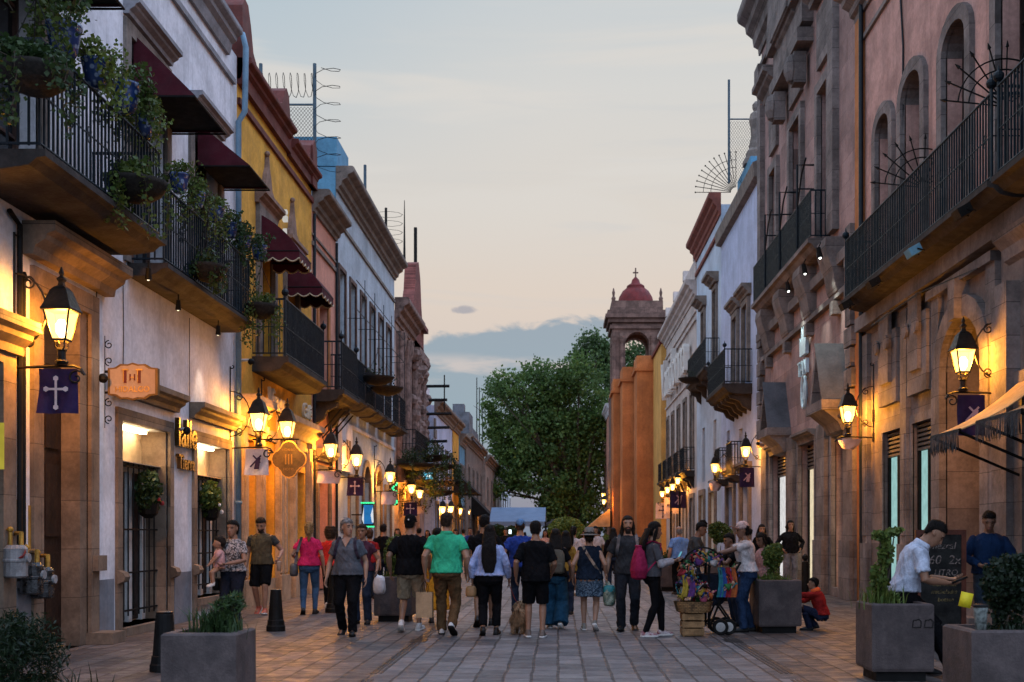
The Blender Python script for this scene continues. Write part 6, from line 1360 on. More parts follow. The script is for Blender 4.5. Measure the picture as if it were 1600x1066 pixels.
    # ---- shirt
    if top is not None:
        t = MB(); inf = .014 * loose; TT = [x for x in T if x[0] >= top_hem + .01]; z0 = top_hem; base = min(T, key=lambda x: abs(x[0] - z0)); rr_ = [ring(z0, max(base[1], TT[0][1]) * (1.0 + .02 * loose), max(base[2], TT[0][2]), max(base[3], TT[0][3]), inf * 1.25 + .012)]
        for (z, w, f, bb) in TT:
            if z > 1.43: continue
            rr_.append(ring(z, max(w, .0) if loose <= 1.2 or z > 1.3 else max(w, hipw * .98), f, bb, (inf + (.012 if z < 1.02 else 0)) if z < 1.36 else .010))
        rr_.append(ring(1.432, .082, .06, .08, .004)); t.loft(rr_)
        for k in 'lr':
            sh, el, wr = A['sh' + k], A['el' + k], A['wr' + k]
            if sleeve <= 0: t.limb([sh + Vector((0, 0, .015)), sh], [.052, .052], 10); continue
            if sleeve <= 1: e = sh.lerp(el, sleeve); pts, rs = [sh, sh.lerp(e, .5), e], [.054, .060, .064]
            else: e = el.lerp(wr, min(1, sleeve - 1)); pts, rs = [sh, sh.lerp(el, .5), el, el.lerp(e, .5), e], [.054, .058, .053, .050, .042]
            g2 = .6 + .4 * G; rs = [r * g2 * (.92 if fem else 1) + .003 * (loose - 1) for r in rs]; t.limb(pts[:1] + pts[1:], rs, 12, False); t.ball(sh + Vector((0, 0, -.006)), .054 * g2 * (.92 if fem else 1), 10)
        part(t, 'shirt', top, fo=.0052 + .0012 * loose)
    kind, bm = bottom; t = MB(); wz = min(1.02, top_hem + .07) if kind != 'none' else 0
    BT = [(.80, .10, .08, .09)] + [x for x in T if .85 <= x[0] <= wz]
    if kind in ('trousers', 'leggings', 'shorts', 'wide'):
        t.loft([ring(z, w, f, bb, .010 if kind != 'leggings' else .005) for z, w, f, bb in BT] + [ring(wz, *[(BT[-1][i]) for i in (1, 2, 3)], .010)])
        for k in 'lr':
            hp, kn, an = A['hp' + k], A['kn' + k], A['an' + k]; g2 = .6 + .4 * G; o = Vector((0, 0, -.02))
            if kind == 'shorts': t.limb([hp + o, hp.lerp(kn, .5), kn.lerp(hp, .06)], [.100 * g2, .094 * g2, .088 * g2], 12, False); continue
            if kind == 'leggings': rs = [.093 * g2, .083 * g2, .064, .063, .050, .043]
            elif kind == 'wide': rs = [.100 * g2, .105 * g2, .11, .115, .12, .125]
            else: rs = [.099 * g2, .089 * g2, .071, .069, .064, .063]
            cf = kn.lerp(an, .28) + Vector((0, -.010, 0)); t.limb([hp + o, hp.lerp(kn, .4), kn, cf, kn.lerp(an, .65), an + (an - kn).normalized() * (.02 - cuff)], rs, 12, False)
        part(t, {'shorts': 'shorts', 'leggings': 'leggings'}.get(kind, 'trousers'), bm, fo=.002 if kind == 'leggings' else .006, seed=3)
    elif kind[0] == 'skirt':
        L = kind[1]; fl = kind[2]; z1 = wz; rg = []
        kx = (A['knl'] + A['knr']) / 2
        for i in range(9):
            z = L + (z1 - L) * i / 8; u = (z1 - z) / (z1 - L); w = (hipw + .02) * (1 - u) + (hipw + .02 + fl) * u; dy = (kx.y) * u * .8
            rg.append([bend(p) if z > .9 else p + Vector((pel.x, pel.y, hz - .9)) for p in ell(0, dy, z, w + .006, (.14 + fl * u) * G ** .5, (.158 + fl * u) * G ** .5, 24, 2.1)])
        t.loft(rg); part(t, 'skirt', bm, fo=.007, seed=5)
    # ---- shoes
    for sd, k in ((-1, 'l'), (1, 'r')):
        an, a = A['an' + k], A['pt' + k]; U = MB(); S = MB(); out = .14 * sd
        fx = Vector((out, math.cos(a), math.sin(a))).normalized(); fz = Vector((0, -math.sin(a), math.cos(a))); lx = fx.cross(fz); o = an - fz * .078 - fx * .065
        fp = lambda u, v, w: o + fx * u + lx * v + fz * w
        prof = [(-.012, .022, .04), (.0, .036, .075), (.04, .040, .095), (.09, .040, .085), (.14, .045, .062), (.19, .048, .05), (.235, .040, .042), (.262, .02, .028)]
        U.loft([[fp(u, w * c, .012 + h * (max(0, s_) ** .8)) for c, s_ in [(math.cos(q), math.sin(q)) for q in [math.pi * j / 8 for j in range(9)]]] for u, w, h in prof]); U.limb([an + (A['kn' + k] - an) * .05, an - fz * .03], [.042, .046], 10)
        ps = [(u, w) for u, w, h in prof]; out_ = [fp(u, w * 1.06, 0) for u, w in ps] + [fp(u, -w * 1.06, 0) for u, w in ps[::-1]]; S.prism(out_, fz * .0, fz * .026)
        sh = part(U, 'shoe', shoe[0], .008 if fine else .014, 2); part(S, 'sole', shoe[1] if len(shoe) > 1 else m_black, 0, par=sh)
    # ---- hair and head wear
    hk, hm = hair[0], hair[1]; h = MB(); hl = lambda rows, n=20: h.loft([[hp_(p) for p in ell(0, 0, z, w, f, bb, n, 2.1)] for z, w, f, bb in rows])
    cap = [(.095, .071, -.03, .101), (.125, .079, -.005, .109), (.15, .082, .03, .113), (.172, .0825, .085, .113), (.195, .078, .09, .106), (.217, .064, .068, .086), (.236, .042, .04, .055), (.246, .014, .012, .018)]
    if hk in ('short', 'crop'): hl([(.055, .058, -.05, .092)] + cap)
    elif hk == 'bald': hl([(.05, .06, -.05, .094), (.09, .075, -.02, .103), (.13, .078, -.005, .106), (.16, .076, -.02, .104)])
    elif hk == 'curly': 
        for z, w, f, bb in [(.03, .085, -.02, .12), (.08, .105, .0, .13), (.13, .115, .06, .135), (.18, .11, .1, .13), (.225, .09, .075, .1)]:
            for j in range(13):
                a = 2 * math.pi * j / 13; sy = math.sin(a); h.ball(hp_((w * math.cos(a) * .85, (f if sy > 0 else bb) * sy * .85, z)), .034, 6)
        hl([(.0, .07, -.03, .1), (.1, .1, -.0, .12), (.18, .1, .09, .12), (.23, .06, .05, .07)])
    else:
        hl([(.03, .06, -.03, .096), (.06, .07, -.02, .103)] + cap)
    if hk == 'long' or hk == 'longer':
        L = hair[2] if len(hair) > 2 else .32; rows = []
        for i in range(9):
            u = i / 8; z = .13 - u * L; rows.append([hp_((x, y, 0)) - Vector((0, 0, 0)) + Vector((0, -.02 * u - .015 * math.sin(u * 3), z)) for x, y, _ in [tuple(p) for p in ell(0, -.062 - .085 * min(1, u * L / .22), 0, .088 + .028 * math.sin(u * 2.6) - .05 * max(0, u - .75) * 3, .035, .05, 16, 2.2)]])
        h.loft(rows)
        for sd in (-1, 1): h.limb([hp_((sd * .072, .01, .14)), hp_((sd * .083, -.01, .05)), hp_((sd * .085, -.02, -.06 - .1 * L))], [.022, .025, .02], 8)
    if hk == 'pony':
        L = hair[2]; p0 = hp_((0, -.105, .15)); h.limb([p0, p0 + Vector((0, -.05, -.01)), p0 + Vector((0, -.065, -.10)), p0 + Vector((.01, -.045, -L * .7)), p0 + Vector((0, -.03, -L))], [.025, .036, .04, .03, .012], 10)
    if hk == 'bun': h.ball(hp_((0, -.118, .075)), .042, 10, 1, .9, 1)
    ho = part(h, 'hair', HAIR(hm), .007 if fine else .012, 1, .0025, seed=9)
    st = MB(); r9 = random.Random(NP[0]); hv = co_of(ho.data); hn = np.empty(len(hv) * 3, np.float32); ho.data.vertices.foreach_get('normal', hn); hn = hn.reshape(-1, 3); dense = 420 if fine else 90
    for i in r9.sample(range(len(hv)), min(len(hv), dense)):
        q0, n0 = Vector(hv[i]), Vector(hn[i]); dn = Vector((0, 0, -1)) - n0 * -n0.z
        if dn.length < .2: dn = n0.orthogonal()
        dn = (dn.normalized() + Vector((r9.gauss(0, .35), r9.gauss(0, .35), r9.gauss(0, .2)))).normalized(); e = dn.cross(n0).normalized() * .0035; L = r9.uniform(.03, .075) * (1 if hk not in ('short', 'crop', 'bald') else .5); st.add([q0 - e, q0 + e, q0 + dn * L + n0 * .009 * (1 + 1.2 * (hk == 'curly'))], [(0, 1, 2)])
    link('strands', st.mesh('strands'), HAIR(hm), ho)
    return dict(root=root, A=A, bend=bend, hp=hp_, s=s, part=part, ring=ring, T=T, X=X, Y=Y, hair=ho)
def cap_on(p, mat, brim=1.0, back=False, tilt=0, brimmat=None, name='cap'):
    q = p['hp']; m = MB(); m.loft([[q(v) for v in ell(0, 0, z, w, f, b, 20, 2.1)] for z, w, f, b in ((.135, .087, .103, .117), (.165, .089, .104, .118), (.20, .083, .092, .108), (.232, .062, .065, .08), (.252, .03, .03, .04), (.256, .008, .008, .01))])
    o = p['part'](m, name, mat, 0); m = MB(); sg = -1 if back else 1; y0 = .095 if not back else .105
    pts = [(.085 * brim * math.cos(a), sg * (y0 - .03 + (.02 + .085 * brim) * math.sin(a))) for a in [math.pi * i / 10 for i in range(11)]]
    m.prism([q((x, y, .145 - .14 * max(0, abs(y) - .09) - tilt * max(0, abs(y) - .08))) for x, y in pts], (0, 0, 0), (0, 0, .007)); p['part'](m, 'brim', brimmat or mat, 0, par=o)
    return o
def hat_on(p, mat):
    q = p['hp']; m = MB(); m.loft([[q(v) for v in ell(0, 0, z, w, f, b, 24, 2.0)] for z, w, f, b in ((.128, .165, .19, .2), (.138, .17, .195, .205), (.150, .10, .115, .125), (.16, .088, .105, .118), (.20, .086, .1, .112), (.245, .078, .09, .1), (.262, .06, .07, .08), (.255, .02, .03, .03))]); o = p['part'](m, 'hat', mat, 0)
    m = MB(); m.loft([[q(v) for v in ell(0, 0, z, w, f, b, 24, 2.0)] for z, w, f, b in ((.152, .097, .111, .122), (.178, .0905, .107, .119))]); p['part'](m, 'hat_band', m_black, 0, par=o)
def strap(p, pts, w, mat, name='strap', th=.006):
    m = MB(); V = [Vector(v) for v in pts]
    for a, b in zip(V, V[1:]):
        d = (b - a).normalized(); l = d.cross(Vector((0, 1, 0)));
        if l.length < .2: l = d.cross(Vector((1, 0, 0)))
        l.normalize(); n = d.cross(l); m.add([a + l * w + n * th, a - l * w + n * th, b - l * w + n * th, b + l * w + n * th, a + l * w - n * th, a - l * w - n * th, b - l * w - n * th, b + l * w - n * th], [(0, 1, 2, 3), (4, 5, 6, 7), (0, 3, 7, 4), (1, 2, 6, 5), (0, 1, 5, 4), (2, 3, 7, 6)])
    return p['part'](m, name, mat, 0)
def world_pt(p, v): return p['root'].matrix_basis @ (Vector(v) * p['s'])
def held(p, name, label, cat, mb, mat, voxel=None, fo=0):
    """a thing a person holds or wears: own top-level object in that person's space"""
    me = mb.mesh(name, None, True) if not voxel else remeshed(mb, name, voxel, 2)
    if fo: fold(me, fo, seed=len(label))
    me.transform(p['root'].matrix_basis @ Matrix.Scale(p['s'], 4)); o = link(name, me, mat); return tag(o, label, cat)
def bag_blob(m, c, w, f, h):
    c = Vector(c); m.loft([[c + v for v in ell(0, 0, z * h, w * k, f * k, f * k, 16, 2.6)] for z, k in ((-.5, .55), (-.46, .85), (-.3, 1.0), (0, 1.0), (.25, .95), (.42, .8), (.5, .5))])
def walk(st=.22, lift=.05, ph=1, **k):
    """stride pose; ph=1: right foot forward"""
    a, b = (st, 0.0), (-st, -.55); f = {1: ('fr', 'fl'), -1: ('fl', 'fr')}[ph]; sx = {'fl': -.095, 'fr': .095}
    d = {f[0]: (sx[f[0]], a[0], .08, .08), f[1]: (sx[f[1]], b[0], .08 + lift, b[1]), 'drop': .03}
    d.update(k); return d
blk = CLOTH('black', (.006, .006, .007)); dgrey = CLOTH('dark_grey', (.035, .036, .04)); jean = CLOTH('dark_denim', (.018, .028, .05)); jean2 = CLOTH('blue_denim', (.04, .085, .16)); sh_blk = (M('shoe_black', (.012, .011, .011), .5, .2), m_black); sh_wht = (M('shoe_white', (.50, .48, .46), .6, .1), M_SOLE)
m_paper = M('kraft_paper', (.34, .22, .12), .85, .12, 6, .2, 40); m_plastic = M('white_plastic_bag', (.55, .52, .52), .4, .15, 5, .4, 12, weave=6)
# --- left group
p = person('woman in patterned blouse and dark trousers carrying a baby, beside the left planter', 364, 16.7, 1.62, 172, CLOTH('bw_print', (.32, .27, .25), print_=((.03, .025, .025), 22)), ('trousers', CLOTH('navy', (.012, .014, .022))), sh_blk, ('bun', 'black'), 'mid', dict(hl=(-.02, .24, 1.06), hr=(.10, .25, 1.02), el=(-1, -.4, -.2), er=(1, -.4, -.2), pnl=Vector((.3, .2, 1)), pnr=Vector((-.3, .2, 1)), cl=.7, cr=.7, yaw=.05, fl=(-.1, .12, .08, 0)), 1.0, True, top_hem=.95, sleeve=.6)
# the baby in her arms
bp = p; B = emp('person', world_pt(p, (.13, .20, .98)), 'baby in pink top and white socks held by the woman in patterned blouse', 'person', None, math.radians(112)); mb = MB(); k = .46
def small_figure(B, k, skinm, topm, hairm, sockm):
    b = MB(); V = lambda x, y, z: Vector((x, y, z)) * k
    b.loft([[V(*v) for v in ell(0, 0, z, w, f, f, 14)] for z, w, f in ((0, .13, .12), (.1, .17, .14), (.3, .17, .14), (.46, .15, .12), (.53, .07, .07), (.58, .06, .06))])
    HD = [(.56, .05, .1, .06), (.60, .10, .145, .1), (.66, .135, .155, .14), (.73, .15, .15, .165), (.8, .14, .125, .16), (.86, .10, .08, .11), (.89, .03, .03, .04)]
    b.loft([[V(*v) for v in ell(0, 0, z, w, f, bb, 16)] for z, w, f, bb in HD]); b.limb([V(0, .145, .68), V(0, .17, .66)], [.018 * k, .02 * k], 6)
    for sd in (-1, 1):
        b.ball(V(sd * .15, 0, .69), .035 * k, 6, .6, 1, 1.3); el, wr = V(sd * .24, .1, .30), V(sd * .2, .22, .16); b.limb([V(sd * .16, 0, .46), el, wr], [.055 * k, .048 * k, .036 * k], 8); hand(b, wr, (wr - el), Vector((0, 0, 1)), sd, .5, .52)
        kn, an = V(sd * .13, .2, -.10), V(sd * .12, .16, -.42); b.limb([V(sd * .09, .02, .03), kn, an], [.085 * k, .07 * k, .045 * k], 8); b.limb([an, an + V(0, .12, -.05)], [.045 * k, .035 * k], 8)
    me = remeshed(b, 'small_body', .006, 2); link('body', me, [skinm], B)
    t = MB(); t.loft([[V(*v) for v in ell(0, 0, z, w, f, f, 14)] for z, w, f in ((.02, .17, .155), (.1, .19, .16), (.3, .19, .16), (.46, .16, .13), (.52, .09, .09))]); [t.limb([V(sd * .15, 0, .46), V(sd * .21, .06, .37)], [.075 * k, .075 * k], 8) for sd in (-1, 1)]; me = remeshed(t, 'shirt', .008, 2); fold(me, .002); link('shirt', me, topm, B)
    h = MB(); h.loft([[V(*v) for v in ell(0, 0, z, w, f, bb, 16)] for z, w, f, bb in ((.60, .10, -.03, .12), (.66, .15, .02, .165), (.72, .17, .05, .185), (.79, .165, .13, .185), (.86, .13, .12, .15), (.92, .05, .05, .06))]); link('hair', remeshed(h, 'hair', .008, 1), hairm, B)
    for sd in (-1, 1): t = MB(); an = V(sd * .12, .16, -.42); t.limb([an + V(0, 0, .05), an, an + V(0, .13, -.055)], [.05 * k, .053 * k, .045 * k], 8); link('sock', t.mesh('sock', None, True), sockm, B)
small_figure(B, .52, SKIN('tan'), CLOTH('baby_pink', (.50, .27, .25)), HAIR('dbrown'), M_SOLE)
mb = MB(); bag_blob(mb, (.27, -.05, .74), .06, .1, .2); held(p, 'handbag', 'dark handbag hanging at the side of the woman holding the baby', 'bag', mb, m_black)
p = person('man in olive tee and black shorts looking down, holding a paper cup', 409, 20.7, 1.75, 180, CLOTH('olive', (.085, .065, .038)), ('shorts', blk), (M('shoe_coral', (.42, .10, .06), .6, .15), M_SOLE), ('short', 'dbrown'), 'tan', walk(.16, .03, -1, hl=(-.34, .16, .98), er=(.5, -1, 0), nod=.42, cl=.9), 1.03, beard=True, top_hem=.90)
t = MB()
for k in 'lr':
    sh, el = p['A']['sh' + k], p['A']['el' + k]; t.limb([sh.lerp(el, -.02), sh.lerp(el, .25), sh.lerp(el, .52)], [.072, .07, .0705], 12, False)
p['part'](t, 'sleeve', CLOTH('camo', (.03, .028, .022), print_=((.012, .012, .012), 12)), .009, 2)
wr = p['A']['wrl']; mb = MB(); c = wr + Vector((-.02, .09, -.14)); mb.lathe([(.03, -.08), (.042, .08), (.044, .085), (.02, .09)], c, 14); held(p, 'paper_cup', 'pale paper cup in the hand of the man in olive tee', 'cup', mb, M('cup_paper', (.55, .38, .28), .6, .05))
p = person('woman in fuchsia tee and blue jeans with blonde ponytail, seen from behind', 483, 20.6, 1.66, 8, CLOTH('fuchsia', (.52, .022, .09)), ('leggings', jean2), sh_blk, ('pony', 'blonde', .26), 'tan', walk(.12, .02, 1, hl=(-.24, .16, 1.02), hr=(.27, -.02, .83), nod=-.05), 1.04, True, top_hem=.93, sleeve=.62)
strap(p, [(-.12, -.14, 1.42), (-.2, -.12, 1.15), (-.24, -.05, .95)], .022, M('grey_strap', (.14, .13, .13), .8)); mb = MB(); bag_blob(mb, (-.27, -.02, .82), .075, .12, .24); held(p, 'shoulder_bag', 'grey shoulder bag at the hip of the woman in fuchsia tee', 'bag', mb, M('grey_leather', (.07, .07, .075), .6, .2))
person('woman with curly brown hair in red top, behind the woman in fuchsia tee', 516, 22.6, 1.58, 5, CLOTH('scarlet', (.48, .03, .025)), ('leggings', blk), sh_wht, ('curly', 'brown'), 'tan', walk(.15, .03, -1), 1.0, True, sleeve=1.5)
p = person('older woman with grey bun, grey V-neck tee and black trousers walking towards the camera', 543, 16.3, 1.66, 180, CLOTH('slate_grey', (.085, .088, .10)), ('trousers', blk), sh_blk, ('bun', 'grey'), 'tan', walk(.13, .03, -1, yaw=-.75, hl=(-.27, .03, .84), hr=(.29, .06, .84)), 1.22, True, top_hem=.91, sleeve=.62, loose=1.2)
for sd in (-1, 1): strap(p, [p['bend']((sd * .115, -.09, 1.435)), p['bend']((sd * .12, .02, 1.445)), p['bend']((sd * .13, .125, 1.36)), p['bend']((sd * .15, .15, 1.25)), p['bend']((sd * .178, .08, 1.14))], .02, M('plum_strap', (.03, .015, .025), .8))
m = MB(); m.add([p['bend'](v) for v in ((-.06, .112, 1.425), (.06, .112, 1.425), (0, .158, 1.315), (-.02, .075, 1.45), (.02, .075, 1.45))], [(0, 2, 3), (3, 2, 4), (4, 2, 1)]); p['part'](m, 'neckline', SKIN('tan'), 0)
p = person('person in plum tee half hidden behind the older woman, holding a white plastic bag', 566, 18.4, 1.58, 175, CLOTH('plum', (.06, .022, .035)), ('trousers', jean), sh_blk, ('bun', 'brown'), 'mid', dict(hl=(-.29, .14, .92)), .95, True)
wr = p['A']['wrl']; mb = MB(); bag_blob(mb, wr + Vector((-.05, .03, -.24)), .10, .09, .30); mb.limb([wr + Vector((0, .03, -.06)), wr + Vector((-.04, .03, -.14))], [.015, .05], 8); held(p, 'plastic_bag', 'white plastic carrier bag behind the older woman', 'bag', mb, m_plastic, .012, .006)
person('woman in dark red top seen from behind, left of the columnar shrub', 578, 25.5, 1.55, 0, CLOTH('dark_red', (.18, .012, .015)), ('trousers', jean), sh_blk, ('bun', 'brown'), 'tan', walk(.12), 1.05, True, fine=False); person('man in black tee just behind the columnar shrub', 599, 26.5, 1.68, 0, blk, ('trousers', jean), sh_blk, ('short', 'black'), 'mid', walk(.12, .03, -1), 1.0, fine=False)
# --- centre group, walking away
p = person('man in black tee, black cap and beige shorts, seen from behind', 641, 16.95, 1.72, -4, blk, ('shorts', CLOTH('beige', (.28, .215, .14))), sh_wht, ('short', 'black'), 'mid', walk(.17, .06, 1, hl=(-.30, .02, .88), hr=(.29, .0, .88), yaw=.05), 1.18, top_hem=.86, loose=1.5, sleeve=.75)
cap_on(p, blk, 1.0); m = MB(); q = p['hp']; m.ball(q((0, -.119, .17)), .012, 6, 1, .4, 1); p['part'](m, 'cap_logo', M_SOLE, 0)
p = person('man in green polo and brown trousers carrying a paper bag, seen from behind', 698, 16.3, 1.74, -3, CLOTH('jade', (.035, .36, .19)), ('trousers', CLOTH('brown_chino', (.10, .055, .026))), (M('shoe_white', (.50, .48, .46)), m_black), ('short', 'brown'), 'tan', walk(.16, .08, -1, hl=(-.30, .0, .87), hr=(.30, .05, .87), yaw=.12, cl=1.0), 1.2, top_hem=.90, loose=1.25, sleeve=.62)
m = MB(); m.loft([[p['bend'](v) for v in ell(0, -.012, z, w, f, b, 18)] for z, w, f, b in ((1.425, .10, .075, .095), (1.465, .078, .062, .08), (1.47, .07, .055, .072))]); p['part'](m, 'collar', CLOTH('jade', (.035, .36, .19)), 0)
wr = p['A']['wrl']; c = wr + Vector((-.01, .02, -.44)); r = emp('paper_bag', world_pt(p, c), 'brown paper bag with cord handles carried by the man in green polo', 'bag', None, math.radians(-3)); mb = MB(); mb.loft([[Vector((x * .115, y * .06, z)) for x, y in ((-1, -1), (1, -1), (1, 1), (-1, 1))] for z in (-.19, .0, .17)], False); mb.add([Vector((x * .115, y * .06, -.19)) for x, y in ((-1, -1), (1, -1), (1, 1), (-1, 1))], [(0, 1, 2, 3)]); link('bag', mb.mesh('bag'), m_paper, r)
mb = MB(); [mb.tube([(-.05, y, .165), (-.035, y, .27), (0, 0, .33), (.035, y, .27), (.05, y, .165)], .005, 4) for y in (-.06, .06)]; link('handle', mb.mesh('handle'), m_black, r)
person('woman in a long yellow dress glimpsed between the black tee and the green polo', 683, 18.6, 1.52, 0, CLOTH('yellow', (.62, .30, .03)), (('skirt', .25, .03), CLOTH('yellow', (.62, .30, .03))), sh_blk, ('bun', 'black'), 'mid', None, .85, True, sleeve=.6)
p = person('woman with waist-long black hair in light blue blouse and black trousers', 765, 16.3, 1.57, 0, CLOTH('pale_blue', (.30, .36, .58)), ('trousers', blk), sh_blk, ('longer', 'black', .62), 'mid', walk(.10, .02, 1, hl=(-.27, .05, .87), hr=(.29, .05, .87)), 1.12, True, top_hem=.95, sleeve=1.9, loose=1.5, cuff=.08); WOMAN = p
wr = p['A']['wrl']; mb = MB(); bag_blob(mb, wr + Vector((-.02, .02, -.20)), .085, .06, .17); held(p, 'handbag', 'small tan handbag in the left hand of the woman with waist-long hair', 'bag', mb, M('tan_leather', (.28, .15, .06), .5, .15))
person('man in black tee and shorts walking just ahead of the woman with waist-long hair', 757, 17.9, 1.74, 0, blk, ('shorts', blk), sh_blk, ('curly' if False else 'short', 'black'), 'mid', walk(.2, .05, 1, hr=(.30, .1, .9)), 1.15, sleeve=.6)
p = person('man in royal blue tee and pale blue cap seen from behind', 813, 20.5, 1.70, 0, CLOTH('royal_blue', (.02, .045, .22)), ('trousers', jean), sh_blk, ('short', 'brown'), 'tan', walk(.14, .04, -1, hl=(-.31, .02, .88)), 1.15, top_hem=.88, loose=1.3, sleeve=.7)
cap_on(p, CLOTH('cap_blue', (.10, .20, .36)))
p = person('youth in black tee and long black shorts seen from behind, just right of the dog', 837, 15.95, 1.60, 0, blk, ('shorts', blk), (M('shoe_taupe', (.16, .12, .10), .7, .2), M_SOLE), ('short', 'black'), 'mid', dict(fl=(-.11, .05, .08, 0), fr=(.10, -.04, .08, 0), yaw=.1, hl=(-.29, .05, .9), hr=(.24, .2, .95)), 1.08, top_hem=.84, loose=1.8, sleeve=.85)
p = person('woman with long dark hair, olive backpack and wide teal trousers', 868, 17.5, 1.52, -3, blk, ('wide', CLOTH('teal', (.015, .055, .10))), (M('shoe_grey', (.14, .13, .11), .7, .2), M_SOLE), ('long', 'black', .42), 'mid', walk(.11, .03, -1, hr=(.25, .12, .9)), .98, True, sleeve=.7)
mb = MB(); c = p['bend']((0.03, -.20, 1.17)); mb.loft([[c + v for v in ell(0, 0, z, w, .07, .08 * k, 16, 3.2)] for z, w, k in ((-.21, .09, .6), (-.19, .135, 1), (0, .14, 1.1), (.12, .13, 1), (.18, .10, .8), (.20, .05, .5))]); mb.loft([[c + v + Vector((0, -.055, 0)) for v in ell(0, 0, z, w, .04, .05, 14, 3)] for z, w in ((-.19, .09), (-.16, .11), (-.04, .11), (-.02, .09))]); held(p, 'backpack', 'olive backpack on the woman in wide teal trousers', 'backpack', mb, M('olive_canvas', (.085, .07, .05), .85, .2, 8, .2))
person('woman in white blouse with a long dark ponytail and brown trousers, farther ahead', 896, 27, 1.63, -15, CLOTH('white', (.52, .44, .42)), ('trousers', CLOTH('tobacco', (.13, .065, .03))), sh_wht, ('pony', 'black', .42), 'tan', walk(.14, .03, -1, hl=(-.26, .14, 1.0)), 1.0, True, sleeve=1.6); person('woman in mustard cardigan just ahead of the wide teal trousers', 884, 20.5, 1.5, 0, CLOTH('mustard', (.26, .15, .03)), ('trousers', jean), sh_blk, ('long', 'black', .3), 'mid', walk(.1), .95, True, sleeve=1.8)
p = person('woman in grey brimmed hat, navy sleeveless top and patterned skirt', 921, 17.1, 1.52, -4, CLOTH('navy2', (.010, .016, .028)), (('skirt', .60, .02), CLOTH('navy_print', (.012, .03, .055), print_=((.10, .15, .20), 26))), (M('shoe_grey2', (.17, .16, .14), .7, .2), M_SOLE), ('bun', 'dbrown'), 'tan', walk(.12, .06, -1, hl=(-.28, .02, .88), hr=(.28, .03, .88)), 1.06, True, top_hem=.89, sleeve=0, loose=1.3)
hat_on(p, M('grey_felt', (.15, .135, .12), .9, .1)); strap(p, [p['bend']((-.10, -.10, 1.425)), p['bend']((-.03, -.15, 1.30)), p['bend']((.09, -.135, 1.12)), p['bend']((.18, -.08, .97))], .022, M('tan_strap', (.20, .15, .11), .8))
wr = p['A']['wrr']; mb = MB(); bag_blob(mb, wr + Vector((.05, .02, -.30)), .10, .09, .34); mb.limb([wr + Vector((0, .02, -.06)), wr + Vector((.04, .02, -.16))], [.02, .06], 8); held(p, 'plastic_bag', 'translucent green plastic bag with groceries held by the woman in the hat', 'bag', mb, M('green_plastic_bag', (.24, .27, .20), .3, .5, 9, .5, 12, col2=(.03, .07, .06)), .012, .006)
mb = MB(); bag_blob(mb, wr + Vector((.05, .02, -.19)), .104, .093, .13); held(p, 'bag_band', 'turquoise band around the top of the green plastic bag', 'bag', mb, M('turquoise_plastic', (.03, .24, .26), .4, .2), .012, .004)
# --- right group
p = person('man with shoulder-long dark hair and beard, dark grey tee and dark jeans, facing the camera', 981, 17.1, 1.71, 176, CLOTH('charcoal', (.03, .031, .034)), ('trousers', CLOTH('black_jean', (.017, .019, .024))), sh_blk, ('long', 'dbrown', .26), 'tan', walk(.10, .03, 1, hl=(-.27, .05, .88), hr=(.31, .03, .86), yaw=-.1, nod=-.1), 1.05, beard=True, top_hem=.87, sleeve=.68, loose=1.2)
for sd in (-1, 1): strap(p, [p['bend']((sd * .12, -.09, 1.425)), p['bend']((sd * .125, .03, 1.44)), p['bend']((sd * .14, .128, 1.32)), p['bend']((sd * .165, .09, 1.15))], .022, M('grey_strap', (.14, .13, .13)))
p = person('young woman in grey top and black leggings checking a phone, with pink drawstring backpack', 1020, 16.1, 1.60, -78, CLOTH('grey_top', (.055, .055, .062)), ('leggings', blk), (M('shoe_maroon', (.14, .02, .03), .6, .6, 12, col2=(.5, .46, .45)), M_SOLE), ('long', 'black', .36), 'mid', dict(fl=(-.08, .16, .08, 0), fr=(.09, -.14, .08, 0), hl=(-.06, .34, 1.12), hr=(.08, .28, 1.12), el=(-.6, -.6, -.8), er=(.6, -.6, -.8), nod=.12, drop=.02, pnl=Vector((.2, -.3, 1)), pnr=Vector((-.2, -.3, 1)), cl=.8), .98, True, top_hem=.92, sleeve=.75)
t = MB()
for k in 'lr': el, wr = p['A']['el' + k], p['A']['wr' + k]; sh = p['A']['sh' + k]; t.limb([el.lerp(sh, .3), el, el.lerp(wr, .5), wr], [.052, .056, .052, .042], 12, False); t.ball(el, .055, 8)
p['part'](t, 'sleeve', CLOTH('white_sleeve', (.30, .29, .31)), .009, 3, .004)
wr = p['A']['wrl']; mb = MB(); mb.obox(wr + Vector((.0, .10, .07)), (.038, 0, 0), (0, .035, .07), (0, -.004, .002)); held(p, 'phone', 'phone with glowing screen in the hands of the young woman with pink backpack', 'phone', mb, M('phone_body', (.03, .04, .05), .3)); mb = MB(); mb.obox(wr + Vector((.0, .093, .0765)), (.033, 0, 0), (0, .031, .062), (0, -.003, .0015)); held(p, 'phone_screen', 'lit phone screen facing the young woman with pink backpack', 'phone', mb, EM('phone_screen', (.15, .45, .6), .9))
mb = MB(); c = p['bend']((0.02, -.21, 1.12)); mb.loft([[c + v for v in ell(0, 0, z, w, f, f * 1.15, 16, 2.5)] for z, w, f in ((-.25, .06, .05), (-.23, .14, .09), (-.12, .165, .115), (.02, .15, .10), (.14, .10, .07), (.22, .06, .045), (.25, .08, .055))]); held(p, 'drawstring_bag', 'raspberry pink drawstring backpack on the young woman with the phone', 'backpack', mb, CLOTH('raspberry', (.26, .018, .06)), .01, .007)
